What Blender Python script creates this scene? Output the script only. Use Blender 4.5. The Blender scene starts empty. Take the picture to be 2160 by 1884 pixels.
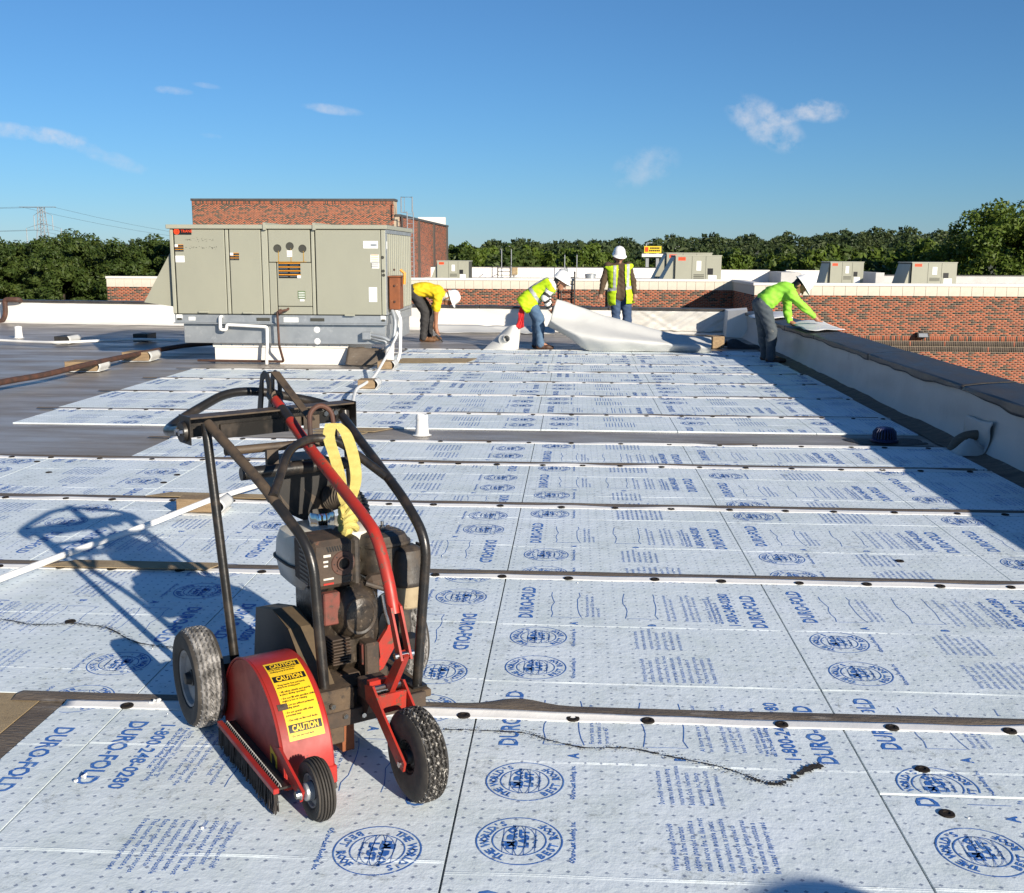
import bpy, bmesh, math, random
import numpy as np
from mathutils import Vector, Matrix, Quaternion

random.seed(7)
rng = np.random.default_rng(7)
sc = bpy.context.scene
COL = sc.collection

# ------------------------------------------------------------------ camera
# world: X right, Y away along the roof boards, Z up, z=0 is the roof; pixels are those of the 2160x1884 photograph
F, CX, CY, VP, ROLL = 2230.0, 1080.0, 942.0, (1212.0, 538.0), 0.004
th = math.atan((CY - VP[1]) / F)
CAMH = (1502 - VP[1]) * math.cos(th) / 611.0
_v = np.array([(VP[0] - CX) / F, (VP[1] - CY) / F, 1.0]); _v /= np.linalg.norm(_v)
_up = np.array([0, -math.cos(th), -math.sin(th)])
_up = _up + np.array([-_up[1], _up[0], 0]) * ROLL          # small roll
_up = _up - _v * _up.dot(_v); _up /= np.linalg.norm(_up)
_Y = _v; _X = np.cross(_Y, _up)
R3 = np.stack([_X, _Y, _up])                                # world = R3 @ cam(x right, y down, z fwd)
def ray(x, y): return R3 @ np.array([(x - CX) / F, (y - CY) / F, 1.0])
def gp(x, y, z=0.0):
    r = ray(x, y); t = (z - CAMH) / r[2]; return Vector((r[0] * t, r[1] * t, z))
def py(x, y, Y):
    r = ray(x, y); t = Y / r[1]; return Vector((r[0] * t, Y, CAMH + r[2] * t))
DS = 2160 / 2055.0
def gd(x, y, z=0.0): return gp(x * DS, y * DS, z)           # same, from pixels of the 2055 px wide view
def pyd(x, y, Y): return py(x * DS, y * DS, Y)

cam_d = bpy.data.cameras.new('camera'); cam = bpy.data.objects.new('camera', cam_d); COL.objects.link(cam)
cam_d.sensor_fit = 'HORIZONTAL'; cam_d.sensor_width = 36.0; cam_d.lens = 36.0 * F / 2160.0
cam_d.clip_start = 0.05; cam_d.clip_end = 8000
M = Matrix.Identity(4)
for i in range(3):
    M[i][0] = R3[i, 0]; M[i][1] = -R3[i, 1]; M[i][2] = -R3[i, 2]
M[2][3] = CAMH
cam.matrix_world = M
sc.camera = cam

# ------------------------------------------------------------------ light
SUN = Vector((1.8, -2.2, 1.0)).normalized()
sun_d = bpy.data.lights.new('sun', 'SUN'); sun = bpy.data.objects.new('sun', sun_d); COL.objects.link(sun)
sun_d.energy = 5.0; sun_d.angle = math.radians(0.55); sun_d.color = (1.0, 0.91, 0.77)
sun.rotation_euler = SUN.to_track_quat('Z', 'Y').to_euler(); sun.location = SUN * 60
world = bpy.data.worlds.new('World'); sc.world = world; world.use_nodes = True
wn = world.node_tree; wn.nodes.clear()
def N(nt, typ, **kw):
    n = nt.nodes.new(typ)
    for k, v in kw.items():
        if k.startswith('_'): setattr(n, k[1:], v)
        else: n.inputs[k.replace('__', ' ')].default_value = v
    return n
sky = N(wn, 'ShaderNodeTexSky', _sky_type='NISHITA', _sun_disc=False, _sun_elevation=math.asin(SUN.z),
        _sun_rotation=math.atan2(SUN.x, SUN.y) % (2 * math.pi), _air_density=1.0, _dust_density=0.0, _ozone_density=10.0, _altitude=100)
hsv = N(wn, 'ShaderNodeHueSaturation', Hue=0.493, Saturation=0.95, Value=1.0)
wn.links.new(sky.outputs[0], hsv.inputs['Color'])
last = hsv.outputs[0]
tc = N(wn, 'ShaderNodeTexCoord')
def wmath(op, a, b=None, clamp=False):
    n = wn.nodes.new('ShaderNodeMath'); n.operation = op; n.use_clamp = clamp
    for i, s in enumerate((a, b)):
        if s is None: continue
        if isinstance(s, (int, float)): n.inputs[i].default_value = s
        else: wn.links.new(s, n.inputs[i])
    return n.outputs[0]
def wdot(vec):
    n = wn.nodes.new('ShaderNodeVectorMath'); n.operation = 'DOT_PRODUCT'
    wn.links.new(tc.outputs['Generated'], n.inputs[0]); n.inputs[1].default_value = vec
    return n.outputs['Value']
cn = N(wn, 'ShaderNodeTexNoise', Scale=55.0, Detail=6.0, Roughness=0.62)
cmap = N(wn, 'ShaderNodeMapping'); cmap.inputs['Scale'].default_value = (1.0, 1.0, 1.15)
wn.links.new(tc.outputs['Generated'], cmap.inputs['Vector']); wn.links.new(cmap.outputs[0], cn.inputs['Vector'])
for (cx, cy, sx, sy, tilt, amt) in ((1535, 248, 92, 42, 0.55, 0.8), (1590, 232, 80, 16, -0.25, 0.5), (1645, 222, 56, 24, 0.1, 0.85), (1295, 335, 75, 40, -0.3, 0.42),
        (668, 220, 62, 11, 0.1, 0.62), (347, 182, 38, 9, 0.05, 0.6), (60, 268, 120, 17, 0.1, 0.7), (190, 305, 120, 17, 0.35, 0.42), (415, 172, 30, 6, 0.1, 0.28), (425, 273, 30, 6, 0.1, 0.25)):
    d = Vector(ray(cx * DS, cy * DS)).normalized()
    t1 = d.cross(Vector((0, 0, 1))).normalized(); t2 = t1.cross(d).normalized()
    a1 = t1 * math.cos(tilt) - t2 * math.sin(tilt); a2 = t1 * math.sin(tilt) + t2 * math.cos(tilt)
    u = wmath('DIVIDE', wdot(a1), sx * DS / F); v = wmath('DIVIDE', wdot(a2), sy * DS / F)
    e = wmath('SUBTRACT', 1.0, wmath('ADD', wmath('MULTIPLY', u, u), wmath('MULTIPLY', v, v)))
    m = wmath('ADD', wmath('MULTIPLY', e, 0.62), wmath('MULTIPLY', wmath('SUBTRACT', cn.outputs[0], 0.5), 2.6))
    m = wmath('MULTIPLY', wmath('MULTIPLY', m, wmath('MULTIPLY', e, 1.7, True), True), amt * 0.68, True)
    mx = N(wn, 'ShaderNodeMix', _data_type='RGBA'); wn.links.new(m, mx.inputs[0])
    wn.links.new(last, mx.inputs[6]); mx.inputs[7].default_value = (7.2, 7.2, 7.6, 1); last = mx.outputs[2]
bg = N(wn, 'ShaderNodeBackground', Strength=0.073); wn.links.new(last, bg.inputs[0])
wo = N(wn, 'ShaderNodeOutputWorld'); wn.links.new(bg.outputs[0], wo.inputs[0])
sc.view_settings.view_transform = 'Standard'; sc.view_settings.look = 'None'
sc.view_settings.exposure = 0.55; sc.view_settings.gamma = 1.0; sc.view_settings.use_curve_mapping = False

# ------------------------------------------------------------------ helpers: materials
MATS = {}
def rgb(c): return (c[0], c[1], c[2], 1.0)
def pm(name, c1, c2=None, rough=0.6, metal=0.0, scale=6.0, lo=0.35, hi=0.7, bump=0.0, bscale=60.0, c3=None, s3=20.0, lo3=0.6, hi3=0.7,
       coord='Object', stretch=(1, 1, 1), spec=0.5, detail=5.0, rough2=None, bdist=0.01):
    """noise-mottled Principled material; c3 is a second, sharper layer of stains"""
    m = bpy.data.materials.new(name); m.use_nodes = True; nt = m.node_tree; b = nt.nodes['Principled BSDF']
    b.inputs['Roughness'].default_value = rough; b.inputs['Metallic'].default_value = metal
    b.inputs['Specular IOR Level'].default_value = spec
    t = N(nt, 'ShaderNodeTexCoord'); mp = N(nt, 'ShaderNodeMapping'); mp.inputs['Scale'].default_value = stretch
    nt.links.new(t.outputs[coord], mp.inputs['Vector'])
    if c2 is None: c2 = tuple(x * 0.8 for x in c1)
    n1 = N(nt, 'ShaderNodeTexNoise', Scale=scale, Detail=detail, Roughness=0.6); nt.links.new(mp.outputs[0], n1.inputs['Vector'])
    mr = N(nt, 'ShaderNodeMapRange', From__Min=lo, From__Max=hi); nt.links.new(n1.outputs[0], mr.inputs[0])
    mx = N(nt, 'ShaderNodeMix', _data_type='RGBA'); nt.links.new(mr.outputs[0], mx.inputs[0])
    mx.inputs[6].default_value = rgb(c1); mx.inputs[7].default_value = rgb(c2); out = mx.outputs[2]
    if rough2 is not None:
        rr = N(nt, 'ShaderNodeMapRange', To__Min=rough, To__Max=rough2); nt.links.new(mr.outputs[0], rr.inputs[0]); nt.links.new(rr.outputs[0], b.inputs['Roughness'])
    if c3 is not None:
        n2 = N(nt, 'ShaderNodeTexNoise', Scale=s3, Detail=6.0, Roughness=0.7); nt.links.new(mp.outputs[0], n2.inputs['Vector'])
        m2 = N(nt, 'ShaderNodeMapRange', From__Min=lo3, From__Max=hi3); nt.links.new(n2.outputs[0], m2.inputs[0])
        x2 = N(nt, 'ShaderNodeMix', _data_type='RGBA'); nt.links.new(m2.outputs[0], x2.inputs[0])
        nt.links.new(out, x2.inputs[6]); x2.inputs[7].default_value = rgb(c3); out = x2.outputs[2]
    nt.links.new(out, b.inputs['Base Color'])
    if bump:
        n3 = N(nt, 'ShaderNodeTexNoise', Scale=bscale, Detail=4.0, Roughness=0.6); nt.links.new(mp.outputs[0], n3.inputs['Vector'])
        bp = N(nt, 'ShaderNodeBump', Strength=bump, Distance=bdist); nt.links.new(n3.outputs[0], bp.inputs['Height']); nt.links.new(bp.outputs[0], b.inputs['Normal'])
    MATS[name] = m; m['out'] = 0
    return m
def bsdf(m): return m.node_tree.nodes['Principled BSDF']

# ------------------------------------------------------------------ helpers: meshes
class MB:
    def __init__(s): s.v = []; s.f = []
    def add(s, vs, fs):
        o = len(s.v); s.v += [tuple(v) for v in vs]; s.f += [tuple(i + o for i in f) for f in fs]; return s
    def box(s, c, d, M=None, bev=0.0):
        hx, hy, hz = d[0] / 2, d[1] / 2, d[2] / 2
        if bev:
            bm = bmesh.new(); bmesh.ops.create_cube(bm, size=1.0)
            for v in bm.verts: v.co = Vector((v.co.x * d[0], v.co.y * d[1], v.co.z * d[2]))
            bmesh.ops.bevel(bm, geom=bm.edges[:], offset=bev, segments=1, affect='EDGES', profile=0.5)
            vs = [v.co.copy() for v in bm.verts]; bm.verts.index_update(); fs = [[v.index for v in f.verts] for f in bm.faces]; bm.free()
        else:
            vs = [Vector((x, y, z)) for x in (-hx, hx) for y in (-hy, hy) for z in (-hz, hz)]
            fs = [(0, 1, 3, 2), (4, 6, 7, 5), (0, 4, 5, 1), (2, 3, 7, 6), (0, 2, 6, 4), (1, 5, 7, 3)]
        if M is not None: vs = [M @ v for v in vs]
        return s.add([v + Vector(c) for v in vs], fs)
    def b2(s, p, q, bev=0.0):
        return s.box([(p[i] + q[i]) / 2 for i in range(3)], [abs(q[i] - p[i]) for i in range(3)], None, bev)
    def tube(s, pts, r, n=10, closed=False, flat=None):
        P = [Vector(p) for p in pts]; m = len(P); rs = r if isinstance(r, (list, tuple)) else [r] * m
        T = []
        for i in range(m):
            a = P[(i - 1) % m] if (closed or i > 0) else P[i]; b = P[(i + 1) % m] if (closed or i < m - 1) else P[i]
            d = b - a; T.append(d.normalized() if d.length > 1e-9 else Vector((0, 0, 1)))
        up = Vector((0, 0, 1)) if abs(T[0].z) < 0.95 else Vector((1, 0, 0))
        nrm = (up - T[0] * up.dot(T[0])).normalized(); rings = []
        for i in range(m):
            nrm = nrm - T[i] * nrm.dot(T[i]); nrm.normalize(); bi = T[i].cross(nrm)
            fx, fy = flat if flat else (1, 1)
            rings += [P[i] + (nrm * math.cos(2 * math.pi * k / n) * fx + bi * math.sin(2 * math.pi * k / n) * fy) * rs[i] for k in range(n)]
        fs = []
        for i in range(m if closed else m - 1):
            for k in range(n):
                a = i * n + k; b = i * n + (k + 1) % n; c = ((i + 1) % m) * n + (k + 1) % n; d = ((i + 1) % m) * n + k
                fs.append((a, d, c, b))
        if not closed: fs += [tuple(range(n)), tuple((m - 1) * n + k for k in reversed(range(n)))]
        return s.add(rings, fs)
    def lathe(s, prof, n=24, M=None, closed=False):
        vs = []; fs = []; m = len(prof)
        for (r, z) in prof:
            for k in range(n):
                a = 2 * math.pi * k / n; v = Vector((r * math.cos(a), r * math.sin(a), z)); vs.append(M @ v if M is not None else v)
        for i in range(m if closed else m - 1):
            for k in range(n): j = (i + 1) % m; fs.append((i * n + k, i * n + (k + 1) % n, j * n + (k + 1) % n, j * n + k))
        if not closed:
            if prof[0][0] > 1e-6: fs.append(tuple(reversed(range(n))))
            if prof[-1][0] > 1e-6: fs.append(tuple((m - 1) * n + k for k in range(n)))
        return s.add(vs, fs)
    def prism(s, poly, a, b, axis=1):
        """poly in the two other axes, extruded along axis from a to b"""
        def mk(p, t):
            if axis == 1: return (p[0], t, p[1])
            if axis == 0: return (t, p[0], p[1])
            return (p[0], p[1], t)
        n = len(poly); vs = [mk(p, a) for p in poly] + [mk(p, b) for p in poly]
        fs = [tuple(range(n)), tuple(reversed(range(n, 2 * n)))] + [(i, i + n, (i + 1) % n + n, (i + 1) % n) for i in range(n)]
        return s.add(vs, fs)
    def grid(s, fn, nu, nv, thick=None):
        vs = [fn(i / nu, j / nv) for i in range(nu + 1) for j in range(nv + 1)]
        fs = [(i * (nv + 1) + j, (i + 1) * (nv + 1) + j, (i + 1) * (nv + 1) + j + 1, i * (nv + 1) + j + 1) for i in range(nu) for j in range(nv)]
        return s.add(vs, fs)
    def build(s, name, mat, parent=None, smooth=True, ang=35, solid=0.0):
        me = bpy.data.meshes.new(name); me.from_pydata(s.v, [], s.f); me.update()
        bm = bmesh.new(); bm.from_mesh(me); bmesh.ops.recalc_face_normals(bm, faces=bm.faces[:]); bm.to_mesh(me); bm.free()
        return link(name, me, mat, parent, smooth, ang, solid)
def link(name, me, mat, parent=None, smooth=True, ang=35, solid=0.0):
    if smooth:
        me.polygons.foreach_set('use_smooth', [True] * len(me.polygons)); me.set_sharp_from_angle(angle=math.radians(ang))
    o = bpy.data.objects.new(name, me); COL.objects.link(o)
    if mat is not None: me.materials.append(MATS[mat] if isinstance(mat, str) else mat)
    if parent is not None: o.parent = parent
    if solid:
        md = o.modifiers.new('solid', 'SOLIDIFY'); md.thickness = solid; md.offset = 0
    return o
def np_mesh(name, V, Q):
    me = bpy.data.meshes.new(name); V = np.asarray(V, np.float32); Q = np.asarray(Q, np.int32); k = Q.shape[1]
    me.vertices.add(len(V)); me.vertices.foreach_set('co', V.ravel())
    me.loops.add(Q.size); me.loops.foreach_set('vertex_index', Q.ravel())
    me.polygons.add(len(Q)); me.polygons.foreach_set('loop_start', np.arange(0, Q.size, k, dtype=np.int32))
    me.update(calc_edges=True); me.validate(); return me
def tag(o, label, cat, group=None, kind=None):
    o['label'] = label; o['category'] = cat
    if group: o['group'] = group
    if kind: o['kind'] = kind
    return o
def thing(name, label, cat, loc=(0, 0, 0), rotz=0.0, group=None):
    o = bpy.data.objects.new(name, None); COL.objects.link(o); o.location = loc; o.rotation_euler = (0, 0, rotz)
    o.empty_display_size = 0.1
    return tag(o, label, cat, group, 'thing')
def structure(o): o['kind'] = 'structure'; return o
def copy_tree(o, parent=None):
    c = o.copy(); COL.objects.link(c)
    if parent is not None: c.parent = parent
    for ch in o.children: copy_tree(ch, c)
    return c
def fillet(pts, rad, n=6):
    P = [Vector(p) for p in pts]; out = [P[0]]
    for i in range(1, len(P) - 1):
        a = P[i - 1] - P[i]; b = P[i + 1] - P[i]; r = min(rad, a.length * 0.49, b.length * 0.49)
        p0 = P[i] + a.normalized() * r; p1 = P[i] + b.normalized() * r
        for k in range(n + 1):
            t = k / n; out.append(p0 * (1 - t) ** 2 + P[i] * 2 * t * (1 - t) + p1 * t * t)
    out.append(P[-1]); return out
def smooth_path(pts, n=8):
    P = [Vector(p) for p in pts]; out = []
    for i in range(len(P) - 1):
        p0 = P[max(i - 1, 0)]; p1 = P[i]; p2 = P[i + 1]; p3 = P[min(i + 2, len(P) - 1)]
        for k in range(n):
            t = k / n
            out.append(0.5 * ((2 * p1) + (p2 - p0) * t + (2 * p0 - 5 * p1 + 4 * p2 - p3) * t * t + (3 * p1 - p0 - 3 * p2 + p3) * t ** 3))
    out.append(P[-1]); return out
def noise1(x, seed=0):
    i = math.floor(x); f = x - i; f = f * f * (3 - 2 * f)
    h = lambda k: (math.sin((k + seed * 17.3) * 127.1) * 43758.5453) % 1.0
    return (h(i) * (1 - f) + h(i + 1) * f) * 2 - 1
def text_mesh(body, size=1.0, res=1, bold=0.0, sx=1.0, spacing=1.0, line=1.0, align='LEFT'):
    """flat lettering as (verts Nx2, tris Mx3), origin at the start of the first baseline"""
    cu = bpy.data.curves.new('t', 'FONT'); cu.body = body; cu.size = size; cu.resolution_u = res; cu.offset = bold; cu.space_character = spacing
    cu.space_line = line; cu.align_x = align; cu.fill_mode = 'FRONT'
    o = bpy.data.objects.new('t', cu); me = bpy.data.meshes.new_from_object(o)
    me.calc_loop_triangles()
    V = np.empty(len(me.vertices) * 3, np.float32); me.vertices.foreach_get('co', V); V = V.reshape(-1, 3)[:, :2].copy(); V[:, 0] *= sx
    T = np.empty(len(me.loop_triangles) * 3, np.int32); me.loop_triangles.foreach_get('vertices', T); T = T.reshape(-1, 3)
    bpy.data.objects.remove(o); bpy.data.curves.remove(cu); bpy.data.meshes.remove(me)
    return V, T
def flat_text(name, body, size, mat, parent, origin, ax, ay, **kw):
    """lettering on a flat face: origin, ax = reading direction, ay = letter-up direction"""
    V, T = text_mesh(body, size, **kw); ax = np.array(ax); ay = np.array(ay)
    P = np.array(origin)[None] + V[:, :1] * ax[None] + V[:, 1:2] * ay[None]
    return link(name, np_mesh(name, P, T), mat, parent, smooth=False)

# ------------------------------------------------------------------ materials
pm('old_roof', (0.31, 0.275, 0.24), (0.175, 0.155, 0.135), rough=0.30, rough2=0.62, scale=1.3, bump=0.35, bscale=34, c3=(0.40, 0.35, 0.30), s3=3.2, lo3=0.56, hi3=0.72, stretch=(0.55, 2.2, 1), bdist=0.006)
pm('seam_old', (0.17, 0.135, 0.10), (0.085, 0.066, 0.052), rough=0.75, scale=7, bump=0.7, bscale=70, c3=(0.26, 0.23, 0.20), s3=16, lo3=0.58, hi3=0.7, stretch=(0.4, 1.6, 1))
pm('tan_board', (0.36, 0.27, 0.155), (0.25, 0.18, 0.10), rough=0.9, scale=9, bump=0.6, bscale=240, c3=(0.16, 0.12, 0.08), s3=45, lo3=0.6, hi3=0.75, bdist=0.004)
pm('white_lip', (0.80, 0.79, 0.77), (0.70, 0.69, 0.67), rough=0.5, scale=6, bump=0.15, bscale=30)
pm('fastener', (0.028, 0.021, 0.016), (0.010, 0.008, 0.007), spec=0.2, rough=0.75, scale=40)
pm('dirt', (0.016, 0.013, 0.011), (0.045, 0.038, 0.032), rough=0.95, scale=60, bump=0.8, bscale=160)
pm('membrane', (0.56, 0.56, 0.54), (0.50, 0.50, 0.485), rough=0.42, scale=2.0, bump=0.12, bscale=9)
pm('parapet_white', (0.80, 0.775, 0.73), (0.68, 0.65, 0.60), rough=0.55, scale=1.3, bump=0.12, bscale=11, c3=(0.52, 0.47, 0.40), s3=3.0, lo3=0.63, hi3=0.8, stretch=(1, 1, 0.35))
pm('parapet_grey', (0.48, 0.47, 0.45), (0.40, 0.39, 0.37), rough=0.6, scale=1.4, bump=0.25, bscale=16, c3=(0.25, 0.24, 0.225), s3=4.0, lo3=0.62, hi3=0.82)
pm('cap_dark', (0.036, 0.033, 0.031), (0.062, 0.056, 0.052), rough=0.42, rough2=0.6, scale=2.4, bump=0.2, bscale=24, c3=(0.12, 0.11, 0.105), s3=6, lo3=0.62, hi3=0.76, stretch=(2, 0.6, 1))
pm('mortar', (0.44, 0.36, 0.26), (0.36, 0.29, 0.21), rough=0.9, scale=8)
pm('limestone', (0.66, 0.60, 0.50), (0.56, 0.50, 0.41), rough=0.8, scale=2.5, bump=0.15, bscale=60)
pm('coping_white', (0.76, 0.73, 0.67), (0.68, 0.65, 0.60), rough=0.6, scale=1.5)
pm('dark_metal_trim', (0.055, 0.05, 0.047), (0.08, 0.075, 0.07), rough=0.5, scale=4)
pm('brown_pilaster', (0.095, 0.072, 0.058), (0.07, 0.055, 0.045), rough=0.75, scale=5)
pm('iron_black', (0.014, 0.013, 0.013), (0.026, 0.022, 0.018), rough=0.5, scale=12)
pm('galvanised', (0.42, 0.44, 0.45), (0.33, 0.35, 0.365), rough=0.42, metal=0.55, scale=5, c3=(0.50, 0.51, 0.51), s3=9, lo3=0.55, hi3=0.7, bump=0.05, bscale=20)
pm('unit_paint', (0.305, 0.302, 0.235), (0.282, 0.281, 0.222), rough=0.5, scale=2.2, bump=0.03, bscale=200, c3=(0.318, 0.315, 0.248), s3=1.2, stretch=(1, 1, 0.5))
pm('unit_trim', (0.345, 0.342, 0.27), (0.315, 0.313, 0.248), rough=0.45, scale=3)
pm('unit_gap', (0.05, 0.05, 0.04), rough=0.8)
pm('label_black', (0.012, 0.012, 0.012), rough=0.4)
pm('label_white', (0.78, 0.78, 0.76), (0.72, 0.72, 0.70), rough=0.5, scale=30)
pm('label_orange', (0.75, 0.30, 0.02), rough=0.5)
pm('logo_red', (0.80, 0.07, 0.015), rough=0.45)
pm('label_green', (0.10, 0.16, 0.06), rough=0.5)
pm('rust_streak', (0.42, 0.24, 0.03), (0.30, 0.17, 0.04), rough=0.8, scale=20)
pm('rust_box', (0.24, 0.075, 0.025), (0.15, 0.05, 0.02), rough=0.8, scale=7, bump=0.2, bscale=60, c3=(0.33, 0.13, 0.05), s3=14)
pm('rust_pipe', (0.10, 0.042, 0.026), (0.035, 0.024, 0.02), rough=0.7, scale=9, bump=0.2, bscale=60)
pm('pvc_white', (0.80, 0.79, 0.76), (0.72, 0.71, 0.68), rough=0.4, scale=6)
pm('steel', (0.62, 0.62, 0.60), (0.5, 0.5, 0.48), rough=0.25, metal=1.0, scale=20)
pm('chrome', (0.80, 0.79, 0.77), (0.7, 0.7, 0.68), rough=0.10, metal=1.0, scale=10)
pm('timber', (0.33, 0.23, 0.13), (0.20, 0.135, 0.075), rough=0.85, scale=6, bump=0.4, bscale=60, stretch=(1.2, 9, 9))
pm('drain_blue', (0.012, 0.022, 0.10), (0.02, 0.03, 0.06), rough=0.5, scale=8)
pm('black_tar', (0.014, 0.013, 0.012), (0.035, 0.032, 0.03), rough=0.55, scale=14, bump=0.5, bscale=60)
pm('ground', (0.075, 0.085, 0.035), (0.11, 0.10, 0.06), rough=0.95, scale=0.05)
pm('yellow_sign', (0.80, 0.55, 0.02), (0.75, 0.50, 0.03), rough=0.5, scale=2)
pm('pylon_steel', (0.34, 0.35, 0.36), (0.28, 0.29, 0.30), rough=0.5, metal=0.3, scale=1)
pm('wire', (0.07, 0.075, 0.08), rough=0.5)
pm('bark', (0.075, 0.055, 0.04), (0.045, 0.034, 0.026), rough=0.95, scale=8, bump=0.6, bscale=20)

# brick: per-brick tone in a colour attribute
def attr_mat(name, rough=0.85, bump=0.2, bscale=90, mott=0.25):
    m = bpy.data.materials.new(name); m.use_nodes = True; nt = m.node_tree; b = nt.nodes['Principled BSDF']; b.inputs['Roughness'].default_value = rough
    a = N(nt, 'ShaderNodeVertexColor', _layer_name='tone'); t = N(nt, 'ShaderNodeTexCoord')
    n = N(nt, 'ShaderNodeTexNoise', Scale=14.0, Detail=4.0); nt.links.new(t.outputs['Object'], n.inputs['Vector'])
    mr = N(nt, 'ShaderNodeMapRange', To__Min=1.0 - mott, To__Max=1.0 + mott); nt.links.new(n.outputs[0], mr.inputs[0])
    mu = N(nt, 'ShaderNodeVectorMath', _operation='SCALE'); nt.links.new(a.outputs[0], mu.inputs[0]); nt.links.new(mr.outputs[0], mu.inputs['Scale'])
    nt.links.new(mu.outputs[0], b.inputs['Base Color'])
    n3 = N(nt, 'ShaderNodeTexNoise', Scale=bscale); nt.links.new(t.outputs['Object'], n3.inputs['Vector'])
    bp = N(nt, 'ShaderNodeBump', Strength=bump, Distance=0.004); nt.links.new(n3.outputs[0], bp.inputs['Height']); nt.links.new(bp.outputs[0], b.inputs['Normal'])
    MATS[name] = m; return m
attr_mat('brick')

# insulation board facer: pale blue-white, embossed, perforation diamonds, grime
def board_material():
    m = bpy.data.materials.new('board_facer'); m.use_nodes = True; nt = m.node_tree; b = nt.nodes['Principled BSDF']
    b.inputs['Roughness'].default_value = 0.55; b.inputs['Specular IOR Level'].default_value = 0.35
    t = N(nt, 'ShaderNodeTexCoord')
    def mth(op, a, c=None, clamp=False):
        n = nt.nodes.new('ShaderNodeMath'); n.operation = op; n.use_clamp = clamp
        for i, s in enumerate((a, c)):
            if s is None: continue
            if isinstance(s, (int, float)): n.inputs[i].default_value = s
            else: nt.links.new(s, n.inputs[i])
        return n.outputs[0]
    def nz(scale, lo, hi, detail=5.0, rough=0.6, st=(1, 1, 1)):
        mp = N(nt, 'ShaderNodeMapping'); mp.inputs['Scale'].default_value = st; nt.links.new(t.outputs['Object'], mp.inputs['Vector'])
        n = N(nt, 'ShaderNodeTexNoise', Scale=scale, Detail=detail, Roughness=rough); nt.links.new(mp.outputs[0], n.inputs['Vector'])
        r = N(nt, 'ShaderNodeMapRange', From__Min=lo, From__Max=hi); nt.links.new(n.outputs[0], r.inputs[0]); return r.outputs[0], n.outputs[0]
    def mix(f, c1, c2):
        x = N(nt, 'ShaderNodeMix', _data_type='RGBA'); nt.links.new(f, x.inputs[0])
        for i, c in ((6, c1), (7, c2)):
            if isinstance(c, tuple): x.inputs[i].default_value = rgb(c)
            else: nt.links.new(c, x.inputs[i])
        return x.outputs[2]
    f1, _ = nz(1.4, 0.35, 0.68)
    col = mix(f1, (0.765, 0.83, 0.875), (0.71, 0.78, 0.80))
    f2, _ = nz(5.0, 0.47, 0.72, 9.0, 0.74)
    col = mix(mth('MULTIPLY', f2, 0.5), col, (0.53, 0.60, 0.57))
    f4, _ = nz(0.9, 0.50, 0.72, 9.0, 0.8); col = mix(mth('MULTIPLY', f4, 0.4), col, (0.46, 0.53, 0.50))
    f3, _ = nz(24.0, 0.52, 0.62, 10.0, 0.85)                     # scuffs
    g3, _ = nz(2.3, 0.52, 0.60, 6.0, 0.7)
    col = mix(mth('MULTIPLY', mth('MULTIPLY', f3, g3), 0.75), col, (0.22, 0.24, 0.22))
    # perforation diamonds on a 48 mm grid
    sp = N(nt, 'ShaderNodeSeparateXYZ'); nt.links.new(t.outputs['Object'], sp.inputs[0])
    def cell(o, p, ph): return mth('ABSOLUTE', mth('SUBTRACT', mth('FRACT', mth('ADD', mth('DIVIDE', o, p), ph)), 0.5))
    dx = mth('MULTIPLY', cell(sp.outputs[0], 0.0488, 0.37), 0.0488); dy = mth('MULTIPLY', cell(sp.outputs[1], 0.0488, 0.21), 0.0488)
    dia = mth('LESS_THAN', mth('ADD', mth('DIVIDE', dx, 0.0072), mth('DIVIDE', dy, 0.0062)), 1.0)
    keep, _ = nz(30.0, 0.36, 0.42, 1.0)
    col = mix(mth('MULTIPLY', mth('MULTIPLY', dia, keep), 0.66), col, (0.05, 0.085, 0.20))
    nt.links.new(col, b.inputs['Base Color'])
    _, e1 = nz(38.0, 0, 1, 3.0, 0.6, (1.0, 1.0, 1)); _, e2 = nz(6.0, 0, 1, 5.0, 0.65); _, e3 = nz(150.0, 0, 1, 2.0)
    h = mth('ADD', mth('ADD', e1, mth('MULTIPLY', e2, 1.6)), mth('MULTIPLY', e3, 0.12))
    bp = N(nt, 'ShaderNodeBump', Strength=0.30, Distance=0.007); nt.links.new(h, bp.inputs['Height']); nt.links.new(bp.outputs[0], b.inputs['Normal'])
    MATS['board_facer'] = m
board_material()
pm('print_blue', (0.036, 0.145, 0.47), (0.13, 0.27, 0.55), rough=0.6, scale=26, lo=0.5, hi=0.72, c3=(0.50, 0.59, 0.68), s3=60, lo3=0.59, hi3=0.66)

# ------------------------------------------------------------------ terrain and our roof
g = MB(); g.add([(-3000, -3000, -6), (3000, -3000, -6), (3000, 3000, -6), (-3000, 3000, -6)], [(0, 1, 2, 3)])
structure(g.build('ground', 'ground', None, False))
ROOF = structure(MB().b2((-26, -9, -6.4), (3.62, 24.9, -0.001)).build('roof', 'old_roof', None, False))

XA, XB, W = -0.31, 0.91, 1.22
COLX = [(-5.19, -3.97), (-3.97, -2.75), (-2.75, -1.53), (-1.53, -0.31), (-0.31, 0.91), (0.91, 2.13), (2.13, 3.06)]
ROWS = [(0.6, 3.37), (3.445, 4.94), (5.03, 6.40), (6.50, 7.72), (7.82, 8.66), (9.36, 10.24), (10.33, 11.64), (11.72, 12.90), (12.97, 14.04), (14.11, 15.12), (15.19, 16.62), (16.68, 17.35)]
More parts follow.
